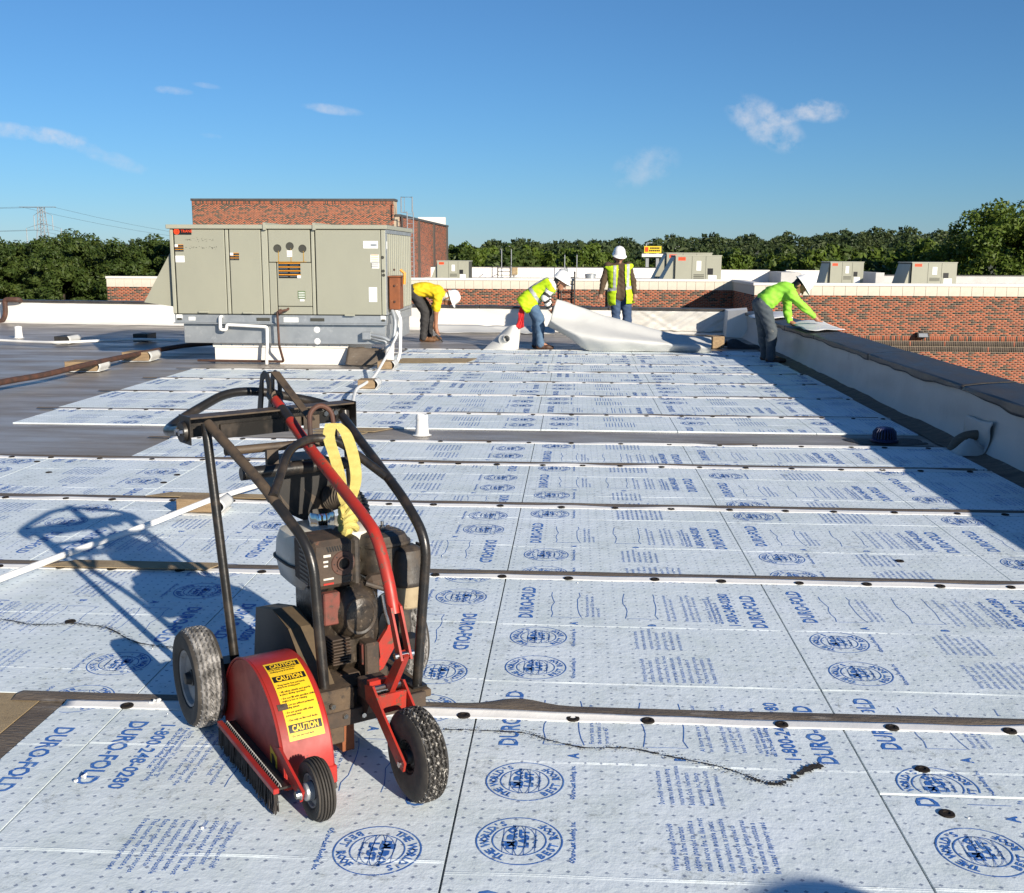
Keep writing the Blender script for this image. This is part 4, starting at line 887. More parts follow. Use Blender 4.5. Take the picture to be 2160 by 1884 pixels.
pm('oil_black', (0.02, 0.017, 0.014), (0.06, 0.043, 0.028), rough=0.22, rough2=0.5, scale=22, bump=0.4, bscale=100, bdist=0.003, c3=(0.13, 0.10, 0.07), s3=70, lo3=0.58, hi3=0.66)
pm('red_dusty', (0.20, 0.050, 0.036), (0.11, 0.045, 0.032), rough=0.75, scale=20, bump=0.3, bscale=90, c3=(0.06, 0.04, 0.03), s3=40, lo3=0.55, hi3=0.66, bdist=0.003)
MU = Vector((0.582, -0.813, 0)).normalized()
CUT = thing('roof_cutter', 'red and black walk-behind roof cutter with engine, guard and caution sticker', 'roof cutter', (-1.22, 3.24, 0.012), math.atan2(MU.y, MU.x))
def tread_wheel(name, c, R, w, rim, parent, tyre_mat, tread_mat, hubmat='rim_grey', zig=True, hub_side=-1, disc=True):
    """wheel with axis along local y, centre c"""
    T = Matrix.Translation(c) @ Matrix.Rotation(math.pi / 2, 4, 'X')
    wt = bpy.data.objects.new(name, None); COL.objects.link(wt); wt.parent = parent; wt.empty_display_size = 0.05
    h = w / 2
    prof = [(rim, -h * 0.62), (rim + 0.006, -h * 0.86), (rim + (R - rim) * 0.45, -h), (rim + (R - rim) * 0.78, -h * 0.96), (R - 0.010, -h * 0.80), (R - 0.010, h * 0.80), (rim + (R - rim) * 0.78, h * 0.96), (rim + (R - rim) * 0.45, h), (rim + 0.006, h * 0.86), (rim, h * 0.62)]
    MB().lathe(prof, 56, T, True).build('tyre', tyre_mat, wt, True, 40)
    nA, nB = 168, 22; mb = MB(); vs = []
    for i in range(nA):
        a = 2 * math.pi * i / nA
        for j in range(nB + 1):
            v = j / nB * 2 - 1
            zz = (abs(((i / nA * 42) % 1.0) * 2 - 1) - 0.5) * 0.10 if zig else 0.0
            g_ = abs((((v + zz) * 2.6) + 10.5) % 1.0 - 0.5)
            groove = 0.0 if g_ < 0.36 else 0.008
            notch = 0.004 if abs(v) > 0.82 and (i % 4 == 0) else 0.0
            rad = R - groove - notch - 0.012 * abs(v) ** 4
            z = v * h * 0.86
            if j in (0, nB): rad = R - 0.020; z = v * h * 0.93
            vs.append(T @ Vector((rad * math.cos(a), rad * math.sin(a), z)))
    n1 = nB + 1
    mb.add(vs, [(i * n1 + j, ((i + 1) % nA) * n1 + j, ((i + 1) % nA) * n1 + j + 1, i * n1 + j + 1) for i in range(nA) for j in range(nB)])
    mb.build('tread', tread_mat, wt, False)
    if disc:
        MB().lathe([(0.0, -h * 0.30), (rim * 0.45, -h * 0.34), (rim * 0.62, -h * 0.50), (rim * 0.86, -h * 0.46), (rim * 0.93, -h * 0.74), (rim * 1.01, -h * 0.80), (rim * 1.01, h * 0.80), (rim * 0.9, h * 0.4), (0.0, h * 0.35)][::-1] if hub_side > 0 else [(0.0, h * 0.30), (rim * 0.45, h * 0.34), (rim * 0.62, h * 0.50), (rim * 0.86, h * 0.46), (rim * 0.93, h * 0.74), (rim * 1.01, h * 0.80), (rim * 1.01, -h * 0.80), (rim * 0.9, -h * 0.4), (0.0, -h * 0.35)], 40, T).build('rim', hubmat, wt)
        MB().lathe([(0.0, h * 0.98), (0.018, h * 0.95), (0.022, h * 0.6), (0.027, h * 0.55), (0.027, h * 0.3)], 16, T).build('hub', 'iron_black', wt)
    return wt
W1 = tread_wheel('wheel', (0.0, 0.0, 0.165), 0.165, 0.098, 0.092, CUT, 'rubber', 'tread')
tread_wheel('wheel', (0.0, 0.735, 0.165), 0.165, 0.098, 0.092, CUT, 'rubber', 'tread', hub_side=1)
MB().tube([(0, 0.05, 0.165), (0, 0.69, 0.165)], 0.016, 12).build('axle', 'iron_black', CUT)
MB().b2((-0.03, 0.07, 0.13), (0.04, 0.13, 0.205)).build('axle_bracket', 'iron_black', CUT, False)
# chassis deck
MB().b2((-0.06, 0.215, 0.135), (0.485, 0.610, 0.160), 0.003).build('deck', 'deck_grime', CUT)
MB().b2((0.40, 0.215, 0.06), (0.50, 0.30, 0.134), 0.004).build('front_skirt', 'deck_grime', CUT)
MB().b2((0.33, 0.215, 0.155), (0.50, 0.335, 0.235), 0.004).build('bearing_block', 'deck_grime', CUT)
MB().b2((0.492, 0.22, 0.115), (0.505, 0.58, 0.165), 0.002).build('deck_edge', 'engine_brown', CUT)
for (y, z) in ((0.26, 0.19), (0.30, 0.15), (0.36, 0.14)): MB().lathe([(0, 0.010), (0.008, 0.010), (0.009, 0)], 6, Matrix.Translation((0.506, y, z)) @ Matrix.Rotation(math.pi / 2, 4, 'Y')).build('bolt', 'steel', CUT)
MB().b2((0.40, 0.30, 0.02), (0.48, 0.34, 0.134)).build('hanger_plate', 'rust_box', CUT)
# tube frame
fl_pts = fillet([(0.470, 0.255, 0.15), (0.415, 0.245, 0.66), (0.20, 0.17, 0.835), (-0.125, 0.105, 0.985)], 0.085, 8)
kk_ = next(i for i, p_ in enumerate(fl_pts) if p_[2] > 0.715)
MB().tube(fl_pts[:kk_ + 1], 0.0165, 14).build('frame_tube', 'tube_black', CUT)
MB().tube(fl_pts[kk_:], 0.0165, 14).build('frame_tube', 'tube_dusty', CUT)
fr = fillet([(0.440, 0.580, 0.15), (0.475, 0.605, 0.655), (0.36, 0.585, 0.765), (-0.16, 0.60, 0.965)], 0.075, 8)
MB().tube(fr, 0.0165, 14).build('frame_tube', 'tube_black', CUT)
MB().box((0.44, 0.58, 0.165), (0.05, 0.05, 0.006)).build('foot_plate', 'tube_black', CUT, False)
MB().tube([(0.014, 0.12, 0.165), (-0.128, 0.098, 0.985)], 0.0155, 14).build('rear_post', 'tube_black', CUT)
MB().tube([(0.0, 0.60, 0.165), (-0.175, 0.615, 0.985)], 0.0155, 14).build('rear_post', 'tube_black', CUT)
MB().tube(fillet([(0.262, 0.185, 0.805), (0.13, 0.29, 0.925), (0.085, 0.39, 0.945), (0.10, 0.47, 0.93), (0.25, 0.60, 0.80)], 0.05, 6), 0.0145, 12).build('arch_tube', 'tube_black', CUT)
MB().tube([(-0.05, 0.135, 0.900), (-0.05, 0.58, 0.900)], 0.015, 12).build('cross_tube', 'tube_dusty', CUT)
MB().tube([(0.03, 0.16, 0.835), (0.03, 0.575, 0.835)], 0.022, 12).build('cross_tube', 'tube_black', CUT)
MB().b2((-0.02, 0.26, 0.835), (0.0, 0.30, 0.90)).build('gusset', 'tube_dusty', CUT, False)
# handle channel
hu = -0.175
def ch(name, p, q, mat, bev=0.002): return MB().b2(p, q, bev).build(name, mat, CUT)
hd = bpy.data.objects.new('handle_bar', None); COL.objects.link(hd); hd.parent = CUT; hd.location = (-0.135, 0.05, 0.0); hd.rotation_euler = (0, 0, math.radians(7)); hd.empty_display_size = 0.05
LH = 0.625
MB().b2((-0.075, 0, 1.000), (0.0, LH, 1.006), 0.001).build('flange', 'tube_dusty', hd)
MB().b2((-0.075, 0, 0.928), (-0.070, LH, 0.9995), 0.001).build('web', 'tube_black', hd)
MB().b2((-0.066, 0.13, 0.915), (-0.058, LH * 0.62, 0.965), 0.001).build('pad_plate', 'tube_black', hd)
for k in range(2): MB().b2((-0.0575, 0.37 + k * 0.075, 0.915), (-0.055, 0.435 + k * 0.075, 0.965), 0.001).build('pad_tile', 'tube_dusty', hd)
MB().b2((-0.085, -0.005, 0.915), (0.005, -0.0005, 1.010), 0.001).build('end_plate', 'tube_black', hd)
MB().b2((-0.085, LH + 0.0005, 0.915), (0.005, LH + 0.005, 1.010), 0.001).build('end_plate', 'tube_black', hd)
MB().lathe([(0, 0.012), (0.034, 0.012), (0.036, 0.0)], 20, Matrix.Translation((-0.045, -0.0055, 0.955)) @ Matrix.Rotation(math.pi / 2, 4, 'X')).build('clamp_disc', 'tube_black', hd)
for dx in (-0.060, -0.028): MB().lathe([(0, 0.012), (0.010, 0.012), (0.011, 0.0)], 6, Matrix.Translation((dx, -0.018, 0.955)) @ Matrix.Rotation(math.pi / 2, 4, 'X')).build('bolt', 'steel', hd)
for dy in (0.045, 0.085): MB().lathe([(0, 0.012), (0.010, 0.012), (0.011, 0.0)], 6, Matrix.Translation((-0.0695, LH - dy, 0.965)) @ Matrix.Rotation(math.pi / 2, 4, 'Y')).build('bolt', 'steel', hd)
# push loop behind the handle
MB().tube(fillet([(-0.20, 0.03, 0.955), (-0.34, 0.015, 0.935), (-0.42, 0.10, 0.965), (-0.49, 0.28, 1.035), (-0.50, 0.40, 1.035), (-0.40, 0.62, 0.985), (-0.25, 0.66, 0.955)], 0.06, 7), 0.0165, 14).build('push_loop', 'tube_black', CUT)
# slotted lever quadrant and its brace
br = MB()
for yy in (0.372, 0.412):
    br.prism([(-0.42, 0.955), (-0.375, 0.955), (-0.348, 1.045), (-0.345, 1.090), (-0.32, 1.105), (-0.30, 1.08), (-0.30, 1.03), (-0.275, 1.03), (-0.268, 1.09), (-0.29, 1.122), (-0.33, 1.128), (-0.365, 1.110), (-0.385, 1.06)], yy, yy + 0.006)
br.build('lever_quadrant', 'tube_black', CUT, False)
MB().add([(-0.35, 0.374, 1.118), (-0.35, 0.417, 1.118), (-0.29, 0.417, 1.124), (-0.29, 0.385, 1.124), (-0.02, 0.415, 0.985), (-0.02, 0.440, 0.985), (-0.29, 0.385, 1.118), (-0.29, 0.417, 1.118)], [(0, 1, 2, 3), (3, 2, 5, 4)]).build('quadrant_brace', 'tube_dusty', CUT, False, solid=0.005)
MB().lathe([(0.022, -0.016), (0.026, 0.0), (0.022, 0.016)], 18, Matrix.Translation((-0.27, 0.395, 1.035)) @ Matrix.Rotation(1.1, 4, 'Y')).build('lever_guide', 'tube_dusty', CUT)
# raising lever
lv = smooth_path([(-0.29, 0.39, 1.04), (-0.13, 0.39, 0.975), (0.04, 0.39, 0.908), (0.27, 0.39, 0.830), (0.50, 0.39, 0.750), (0.565, 0.39, 0.712), (0.605, 0.39, 0.660), (0.645, 0.39, 0.590), (0.675, 0.39, 0.510)], 6)
MB().tube(lv, 0.0185, 14).build('raising_lever', 'paint_red', CUT)
MB().tube([(-0.30, 0.39, 1.045), (-0.26, 0.39, 1.028)], 0.022, 12).build('lever_grip', 'iron_black', CUT)
MB().tube([(-0.20, 0.39, 1.003), (-0.12, 0.39, 0.971)], 0.0195, 12).build('lever_sleeve', 'iron_black', CUT)
for yy in (0.372, 0.402): MB().prism([(0.660, 0.545), (0.690, 0.535), (0.755, 0.395), (0.725, 0.385)], yy, yy + 0.007).build('clevis_plate', 'paint_red', CUT, False)
MB().lathe([(0.0, -0.03), (0.009, -0.03), (0.009, 0.03), (0.0, 0.03)], 10, Matrix.Translation((0.735, 0.39, 0.405)) @ Matrix.Rotation(math.pi / 2, 4, 'X')).build('pivot_pin', 'steel', CUT)
MB().prism([(0.725, 0.415), (0.755, 0.405), (0.655, 0.262), (0.615, 0.275)], 0.381, 0.399).build('link_arm', 'paint_red', CUT, False)
# front castor fork and wheel
MB().b2((0.50, 0.345, 0.205), (0.60, 0.425, 0.265), 0.003).build('fork_pivot', 'engine_brown', CUT)
MB().prism([(0.46, 0.15), (0.53, 0.15), (0.56, 0.20), (0.56, 0.25), (0.50, 0.25), (0.46, 0.20)], 0.36, 0.41).build('fork_mount', 'engine_brown', CUT, False)
fk = MB()
for yy in (0.332, 0.432):
    fk.prism([(0.585, 0.270), (0.64, 0.285), (0.71, 0.225), (0.845, 0.128), (0.835, 0.100), (0.80, 0.105), (0.655, 0.205), (0.59, 0.225)], yy, yy + 0.007)
fk.b2((0.585, 0.3395, 0.262), (0.605, 0.4315, 0.285)); fk.b2((0.655, 0.3395, 0.205), (0.665, 0.4315, 0.262))
fk.build('castor_fork', 'paint_red', CUT, False)
MB().tube([(0.625, 0.34, 0.268), (0.625, 0.43, 0.268)], 0.010, 10).build('fork_pin', 'steel', CUT)
tread_wheel('castor_wheel', (0.822, 0.3855, 0.135), 0.135, 0.082, 0.045, CUT, 'rubber', 'tread_dark', 'black_tar', True)
MB().tube([(0.822, 0.325, 0.118), (0.822, 0.445, 0.118)], 0.009, 10).build('castor_axle', 'steel', CUT)
# blade guard
GC, GZ, GR = 0.37, 0.05, 0.278
y0, y1 = 0.052, 0.207
arc = [(GC + GR * math.cos(a), GZ + GR * math.sin(a)) for a in [math.pi * k / 44 for k in range(45)]]
body = [(GC + GR, 0.035)] + arc + [(GC - GR, 0.035)]
gb = MB(); vs = []; bev = 0.006
for (yy, rs) in ((y0, -bev), (y0 + bev, 0), (y1 - bev, 0), (y1, -bev)):
    for (u, z) in body:
        d = Vector((u - GC, max(z - GZ, 0))); k = (d.length + rs) / max(d.length, 1e-6); vs.append((GC + (u - GC) * k, yy, z if z < GZ else GZ + (z - GZ) * k))
nb = len(body)
gb.add(vs, [(k * nb + i, k * nb + i + 1, (k + 1) * nb + i + 1, (k + 1) * nb + i) for k in range(3) for i in range(nb - 1)] + [tuple(range(nb)), tuple(reversed(range(3 * nb, 4 * nb)))])
GUARD = gb.build('blade_guard', 'guard_red', CUT, True, 30)
MB().tube([(u, y0 - 0.001, z) for (u, z) in body[1:-1]], 0.0035, 6).build('guard_weld', 'guard_red', GUARD)
MB().b2((GC + GR - 0.03, y0 + 0.10, 0.02), (GC + GR + 0.004, y1 + 0.004, 0.075), 0.003).build('guard_foot', 'guard_red', GUARD)
MB().b2((GC + GR - 0.03, y0 + 0.11, 0.0), (GC + GR + 0.002, y1 + 0.002, 0.019), 0.002).build('rubber_skirt', 'rubber', GUARD)
# caution sticker wrapped on the guard's rim
def on_rim(y, a, d): return (GC + (GR + d) * math.cos(a), y, GZ + (GR + d) * math.sin(a))
SA, SB, SY0, SY1 = math.radians(82), math.radians(25), 0.080, 0.188
def rim_patch(name, ya, yb, aa, ab, d, mat, par): return MB().grid(lambda u, v: on_rim(ya + (yb - ya) * v, aa + (ab - aa) * u, d), 30, 2).build(name, mat, par, True, 60)
ST = rim_patch('caution_sticker', SY0, SY1, SA, SB, 0.0009, 'sticker_yellow', GUARD)
def rim_text(s, size, fy, fa, mat, bold=0.0, width=None, res=1):
    V, T = text_mesh(s, size, res, bold)
    if width: V[:, 0] *= width / V[:, 0].max()
    P = [on_rim(fy + x, fa + y / GR, 0.0022) for (x, y) in V]
    link('sticker_lettering', np_mesh('sticker_lettering', np.array(P), T), mat, ST, False)
L = (SA - SB)
for f in (0.035, 0.245, 0.835):
    a0 = SA - L * f; rim_patch('sticker_band', SY0 + 0.004, SY1 - 0.004, a0, a0 - L * 0.085, 0.0016, 'label_black', ST)
    rim_text('CAUTION', 0.024, SY0 + 0.014, a0 - L * 0.072, 'sticker_yellow', 0.0009, 0.080, 2)
small = [(0.150, 'Keep hands, feet and loose'), (0.185, 'clothing away from blade'), (0.385, '\u2022 Keep hands, feet and hands'), (0.415, 'away from moving parts'), (0.475, '\u2022 All safety shields and guards'), (0.505, 'in place during operation'), (0.555, '\u2022 Do not fill with gasoline while'), (0.585, 'engine is hot or running'), (0.635, '\u2022 Do not use without perimeter'), (0.665, 'warning system'), (0.715, '\u2022 Do not operate with other'), (0.745, 'personnel near'), (0.800, '\u2022 Use only on flat roof decks'), (0.965, '\u2022 Do not cut roof deck')]
for f, s in small: rim_text(s, 0.0085, SY0 + 0.006, SA - L * f, 'label_black', 0.0002, 0.0030 * len(s) + 0.004)
rim_patch('sticker_tear', SY0 - 0.012, SY0 + 0.018, SA - L * 0.60, SA - L * 0.67, 0.0026, 'deck_grime', ST)
# hazard diamond on the guard's side
hzp = MB().add([(0.60, y0 - 0.0008, 0.130), (0.655, y0 - 0.0008, 0.100), (0.648, y0 - 0.0008, 0.020), (0.598, y0 - 0.0008, 0.058)], [(0, 1, 2, 3)])
# keep the little sticker inside the side face
hzp = MB().add([(0.535, y0 - 0.0008, 0.130), (0.590, y0 - 0.0008, 0.115), (0.590, y0 - 0.0008, 0.045), (0.535, y0 - 0.0008, 0.060)], [(0, 1, 2, 3)]).build('hazard_sticker', 'sticker_yellow', GUARD, False)
MB().add([(0.545, y0 - 0.0016, 0.110), (0.562, y0 - 0.0016, 0.112), (0.580, y0 - 0.0016, 0.095), (0.572, y0 - 0.0016, 0.062), (0.555, y0 - 0.0016, 0.060), (0.548, y0 - 0.0016, 0.085)], [(0, 1, 2, 3, 4, 5)]).build('hazard_mark', 'label_black', hzp, False)
# brush rail
brr = MB().b2((0.20, -0.005, 0.070), (0.715, 0.012, 0.086), 0.002).build('brush_rail', 'guard_red', CUT)
MB().b2((0.205, 0.0125, 0.072), (0.70, 0.0515, 0.078)).build('rail_shelf', 'iron_black', brr, False)
for k in range(34):
    u = 0.225 + 0.47 * k / 33; MB().tube([(u - 0.004, 0.017, 0.080), (u, 0.020, 0.090), (u + 0.004, 0.023, 0.080)], 0.0022, 5).build('brush_clip', 'rim_grey', brr)
bs = MB()
for k in range(420):
    u = 0.205 + 0.505 * random.random(); v = random.uniform(-0.004, 0.012); du = random.gauss(0, 0.006)
    bs.tube([(u, v, 0.069), (u + du, v + random.gauss(0, 0.003), 0.003 + random.random() * 0.012)], 0.0016, 4)
o = bs.build('bristles', 'bristle', brr, False); o['kind'] = 'stuff'
# guide wheel in front of the guard
gw = (0.775, 0.098, 0.088)
tread_wheel('guide_wheel', gw, 0.088, 0.052, 0.047, CUT, 'rubber', 'rubber', 'rim_grey', False)
MB().lathe([(0.0, 0.040), (0.016, 0.040), (0.024, 0.036), (0.026, 0.01)], 18, Matrix.Translation(gw) @ Matrix.Rotation(math.pi / 2, 4, 'X')).build('wheel_hub', 'galvanised', CUT)
MB().add([(0.60, 0.046, 0.150), (0.635, 0.046, 0.165), (0.795, 0.052, 0.100), (0.775, 0.052, 0.062)], [(0, 1, 2, 3)]).build('wheel_arm', 'guard_red', CUT, False, solid=0.008)
MB().lathe([(0.0, 0.010), (0.011, 0.010), (0.012, 0.0), (0.017, 0.0), (0.017, -0.004)], 12, Matrix.Translation((0.775, 0.046, 0.086)) @ Matrix.Rotation(math.pi / 2, 4, 'X')).build('wheel_bolt', 'steel', CUT)
# belt cover between guard and engine
bc = [(-0.085, 0.12), (-0.035, 0.355), (0.13, 0.395), (0.27, 0.372), (0.475, 0.215), (0.475, 0.165)]
MB().prism(bc, 0.214, 0.292).build('belt_cover', 'cover_brown', CUT, False)
MB().add([(u, 0.2125, z) for (u, z) in bc], [tuple(range(len(bc)))]).build('belt_cover_side', 'iron_black', CUT, False)
# ---- engine
ENG = MB().b2((0.08, 0.30, 0.165), (0.36, 0.52, 0.215), 0.008).build('engine', 'engine_brown', CUT)
E = lambda mb, n, m, sm=True, ang=35: mb.build(n, m, ENG, sm, ang)
E(MB().b2((0.06, 0.31, 0.216), (0.345, 0.505, 0.50), 0.03), 'crankcase', 'oil_black')
E(MB().lathe([(0.0, 0.060), (0.045, 0.058), (0.070, 0.045), (0.088, 0.020), (0.098, 0.0), (0.102, -0.02)], 24, Matrix.Translation((0.345, 0.408, 0.42)) @ Matrix.Rotation(math.pi / 2, 4, 'Y') @ Matrix.Scale(0.85, 4, Vector((0, 1, 0)))), 'rocker_cover', 'oil_black')
E(MB().lathe([(0.056, 0.046), (0.062, 0.050), (0.066, 0.044)], 24, Matrix.Translation((0.352, 0.408, 0.42)) @ Matrix.Rotation(math.pi / 2, 4, 'Y') @ Matrix.Scale(0.85, 4, Vector((0, 1, 0)))), 'cover_rim', 'engine_black')
for k in range(9): E(MB().b2((0.335, 0.315, 0.265 + 0.010 * k), (0.395 - 0.002 * abs(k - 4), 0.375, 0.2695 + 0.010 * k), 0.001), 'cooling_fin', 'engine_brown')
E(MB().b2((0.33, 0.42, 0.17), (0.40, 0.47, 0.32), 0.006), 'cylinder_foot', 'engine_brown')
E(MB().b2((0.345, 0.295, 0.395), (0.375, 0.350, 0.500), 0.004), 'red_shroud', 'red_dusty')
E(MB().b2((0.36, 0.415, 0.245), (0.385, 0.47, 0.315), 0.004), 'red_bracket', 'red_dusty')
E(MB().prism([(0.46, 0.19), (0.50, 0.21), (0.545, 0.28), (0.55, 0.34), (0.535, 0.395), (0.515, 0.34), (0.485, 0.30), (0.49, 0.25)], 0.345, 0.36, 0), 'fan_housing', 'paint_red', False)
# muffler cover with louvres and outlet
mz0, mz1, my0, my1, mu = 0.512, 0.668, 0.258, 0.400, 0.375
E(MB().b2((0.215, my0, mz0), (mu, my1, mz1), 0.016), 'muffler_cover', 'engine_brown')
hc = (mu, 0.362, 0.592)
MX = Matrix.Translation(hc) @ Matrix.Rotation(math.pi / 2, 4, 'Y')
E(MB().lathe([(0.0, 0.001), (0.017, 0.001), (0.018, 0.010), (0.022, 0.010), (0.023, 0.003), (0.038, 0.003), (0.040, 0.0)], 28, MX), 'exhaust_outlet', 'rust_pipe')
E(MB().lathe([(0.0, 0.0015), (0.0165, 0.0015)], 24, MX), 'exhaust_hole', 'label_black', False)
for k in range(8):
    a = 2 * math.pi * k / 8; E(MB().lathe([(0, 0.0036), (0.0026, 0.0034)], 8, MX @ Matrix.Translation((0.031 * math.cos(a), 0.031 * math.sin(a), 0.0))), 'rivet', 'label_black')
for k in range(9): E(MB().box((mu - 0.004, 0.312 + 0.0085 * k, mz1 - 0.026), (0.004, 0.0045, 0.018), Matrix.Rotation(0.35, 3, 'X')).box((mu + 0.0008, 0.312 + 0.0085 * k, mz1 - 0.026), (0.001, 0.0045, 0.018), Matrix.Rotation(0.35, 3, 'X')), 'louvre', 'label_black', False)
for (y, z, w, h, m_) in ((0.309, 0.622, 0.024, 0.008, 'tank_white'), (0.304, 0.604, 0.016, 0.006, 'tank_white'), (0.304, 0.590, 0.014, 0.006, 'tank_white'), (0.312, 0.548, 0.034, 0.006, 'tank_white'), (0.312, 0.532, 0.034, 0.006, 'paint_red'), (0.375, 0.548, 0.030, 0.006, 'label_black'), (0.372, 0.532, 0.026, 0.006, 'label_black')):
    E(MB().box((mu + 0.0008, y, z), (0.0012, w, h)), 'cover_slot', m_, False)
for k in range(9): E(MB().box((mu - 0.065, my0 - 0.0006, mz0 + 0.02 + 0.014 * k), (0.07, 0.0012, 0.007)), 'cover_slot', 'label_black', False)
E(MB().b2((0.19, my1 + 0.002, 0.47), (0.355, 0.432, 0.662), 0.010), 'fan_shroud', 'engine_black')
# fuel tank and cap
tk = MB(); vs = []; ringz = [(0.452, 0.80), (0.475, 0.93), (0.535, 1.0), (0.545, 1.0), (0.60, 0.975), (0.632, 0.90), (0.645, 0.70)]
tc_, th_, nt_ = (0.085, 0.425), (0.125, 0.155), 40
for (z, k) in ringz:
    for i in range(nt_):
        a = 2 * math.pi * i / nt_; cx_ = math.copysign(abs(math.cos(a)) ** 0.45, math.cos(a)); sx_ = math.copysign(abs(math.sin(a)) ** 0.45, math.sin(a)); vs.append((tc_[0] + th_[0] * k * cx_, tc_[1] + th_[1] * k * sx_, z))
tk.add(vs, [(j * nt_ + i, j * nt_ + (i + 1) % nt_, (j + 1) * nt_ + (i + 1) % nt_, (j + 1) * nt_ + i) for j in range(len(ringz) - 1) for i in range(nt_)] + [tuple(range((len(ringz) - 1) * nt_, len(ringz) * nt_)), tuple(reversed(range(nt_)))])
E(tk, 'fuel_tank', 'tank_white')
tkc = MB(); P = [(tc_[0] + (th_[0] + 0.004) * math.copysign(abs(math.cos(2 * math.pi * i / nt_)) ** 0.45, math.cos(2 * math.pi * i / nt_)), tc_[1] + (th_[1] + 0.004) * math.copysign(abs(math.sin(2 * math.pi * i / nt_)) ** 0.45, math.sin(2 * math.pi * i / nt_)), 0.540) for i in range(nt_)]
E(tkc.tube(P, 0.005, 6, True), 'tank_seam', 'engine_black')
cp = []
for k in range(40): cp.append(0.041 + (0.003 if k % 5 < 3 else 0))
capm = MB(); vs = []
for z, s in ((0.640, 0.96), (0.655, 1.0), (0.688, 1.0), (0.695, 0.90)):
    for k in range(40): a = 2 * math.pi * k / 40; vs.append((0.10 + cp[k] * s * math.cos(a), 0.405 + cp[k] * s * math.sin(a), z))
capm.add(vs, [(j * 40 + k, j * 40 + (k + 1) % 40, (j + 1) * 40 + (k + 1) % 40, (j + 1) * 40 + k) for j in range(3) for k in range(40)] + [tuple(range(120, 160))])
E(capm, 'fuel_cap', 'chrome')
# air cleaner with pre-filter bowl
ac = (0.235, 0.60)
def rbox(mb, c, hx, hy, rows, p=0.6, n=36):
    vs = []
    for (z, k) in rows:
        for i in range(n):
            a = 2 * math.pi * i / n; vs.append((c[0] + hx * k * math.copysign(abs(math.cos(a)) ** p, math.cos(a)), c[1] + hy * k * math.copysign(abs(math.sin(a)) ** p, math.sin(a)), z))
    m = len(rows); mb.add(vs, [(j * n + i, j * n + (i + 1) % n, (j + 1) * n + (i + 1) % n, (j + 1) * n + i) for j in range(m - 1) for i in range(n)] + [tuple(reversed(range(n))), tuple(range((m - 1) * n, m * n))]); return mb
E(rbox(MB(), (0.20, 0.575), 0.085, 0.085, [(0.49, 0.95), (0.50, 1.0), (0.585, 0.98), (0.592, 1.04), (0.600, 1.04), (0.606, 0.95), (0.622, 0.85), (0.628, 0.5)]), 'air_cleaner', 'engine_black')
for k in range(4): E(MB().tube([(0.20 - 0.05 + 0.03 * k, 0.52, 0.625), (0.20 - 0.05 + 0.03 * k, 0.63, 0.625)], 0.004, 6), 'cleaner_rib', 'engine_black')
E(rbox(MB(), (0.275, 0.635), 0.060, 0.062, [(0.455, 0.96), (0.462, 1.03), (0.472, 1.03), (0.478, 0.97), (0.545, 0.93), (0.575, 0.75), (0.588, 0.4)], 0.8), 'pre_cleaner', 'engine_black')
E(rbox(MB(), (0.275, 0.635), 0.053, 0.055, [(0.376, 0.80), (0.382, 0.90), (0.455, 1.02)], 0.85), 'dust_bowl', 'bowl_cream')
E(MB().lathe([(0.012, 0.0), (0.012, 0.014), (0.006, 0.016), (0.006, 0.03)], 10, Matrix.Translation((0.19, 0.585, 0.627))), 'wing_nut', 'steel')
E(MB().b2((0.215, 0.695, 0.47), (0.30, 0.703, 0.575), 0.002), 'side_bracket', 'engine_black')
E(MB().b2((0.235, 0.60, 0.24), (0.285, 0.645, 0.376), 0.01), 'intake_duct', 'engine_black')
E(rbox(MB(), (0.31, 0.615), 0.045, 0.04, [(0.235, 0.6), (0.245, 0.9), (0.275, 1.0), (0.285, 0.8)], 0.9), 'starter_knob', 'iron_black')
E(MB().b2((0.31, 0.455, 0.475), (0.36, 0.525, 0.525), 0.014), 'carburettor', 'engine_brown')
E(MB().tube([(0.365, 0.44, 0.51), (0.375, 0.52, 0.475)], 0.008, 8), 'throttle_rod', 'engine_black')
E(MB().tube([(0.36, 0.50, 0.46), (0.37, 0.505, 0.40), (0.365, 0.52, 0.36)], 0.006, 8), 'linkage', 'steel')
# dust/debris box behind, with corrugated hose
dbm = MB().prism([(0.295, 0.735), (0.325, 0.80), (0.36, 0.845), (0.50, 0.845), (0.555, 0.76), (0.525, 0.665), (0.435, 0.610), (0.325, 0.675)], -0.20, -0.05, 0)
dbm.build('exhaust_box', 'iron_black', CUT, False)
MB().add([(-0.0485, 0.40, 0.745), (-0.0485, 0.52, 0.655), (-0.0485, 0.46, 0.640)], [(0, 1, 2)]).build('box_plate', 'tube_dusty', CUT, False)
MB().add([(-0.0485, 0.42, 0.835), (-0.0485, 0.55, 0.80), (-0.0485, 0.56, 0.74)], [(0, 1, 2)]).build('box_plate', 'tube_dusty', CUT, False)
MB().add([(-0.0485, 0.315, 0.735), (-0.0485, 0.33, 0.690), (-0.0485, 0.37, 0.66)], [(0, 1, 2)]).build('box_plate', 'tube_dusty', CUT, False)
hp = smooth_path([(-0.05, 0.50, 0.70), (0.02, 0.53, 0.715), (0.06, 0.55, 0.68), (0.07, 0.545, 0.62), (0.06, 0.54, 0.55)], 14)
MB().tube(hp, [0.040 + 0.005 * (k % 2) for k in range(len(hp))], 18).build('corrugated_hose', 'engine_black', CUT)
# lifting shackle
MB().tube(fillet([(0.075, 0.385, 0.905), (0.03, 0.40, 1.02), (0.025, 0.44, 1.045), (0.03, 0.48, 1.02), (0.07, 0.475, 0.93)], 0.03, 6), 0.0085, 10).build('lifting_shackle', 'rust_pipe', CUT)
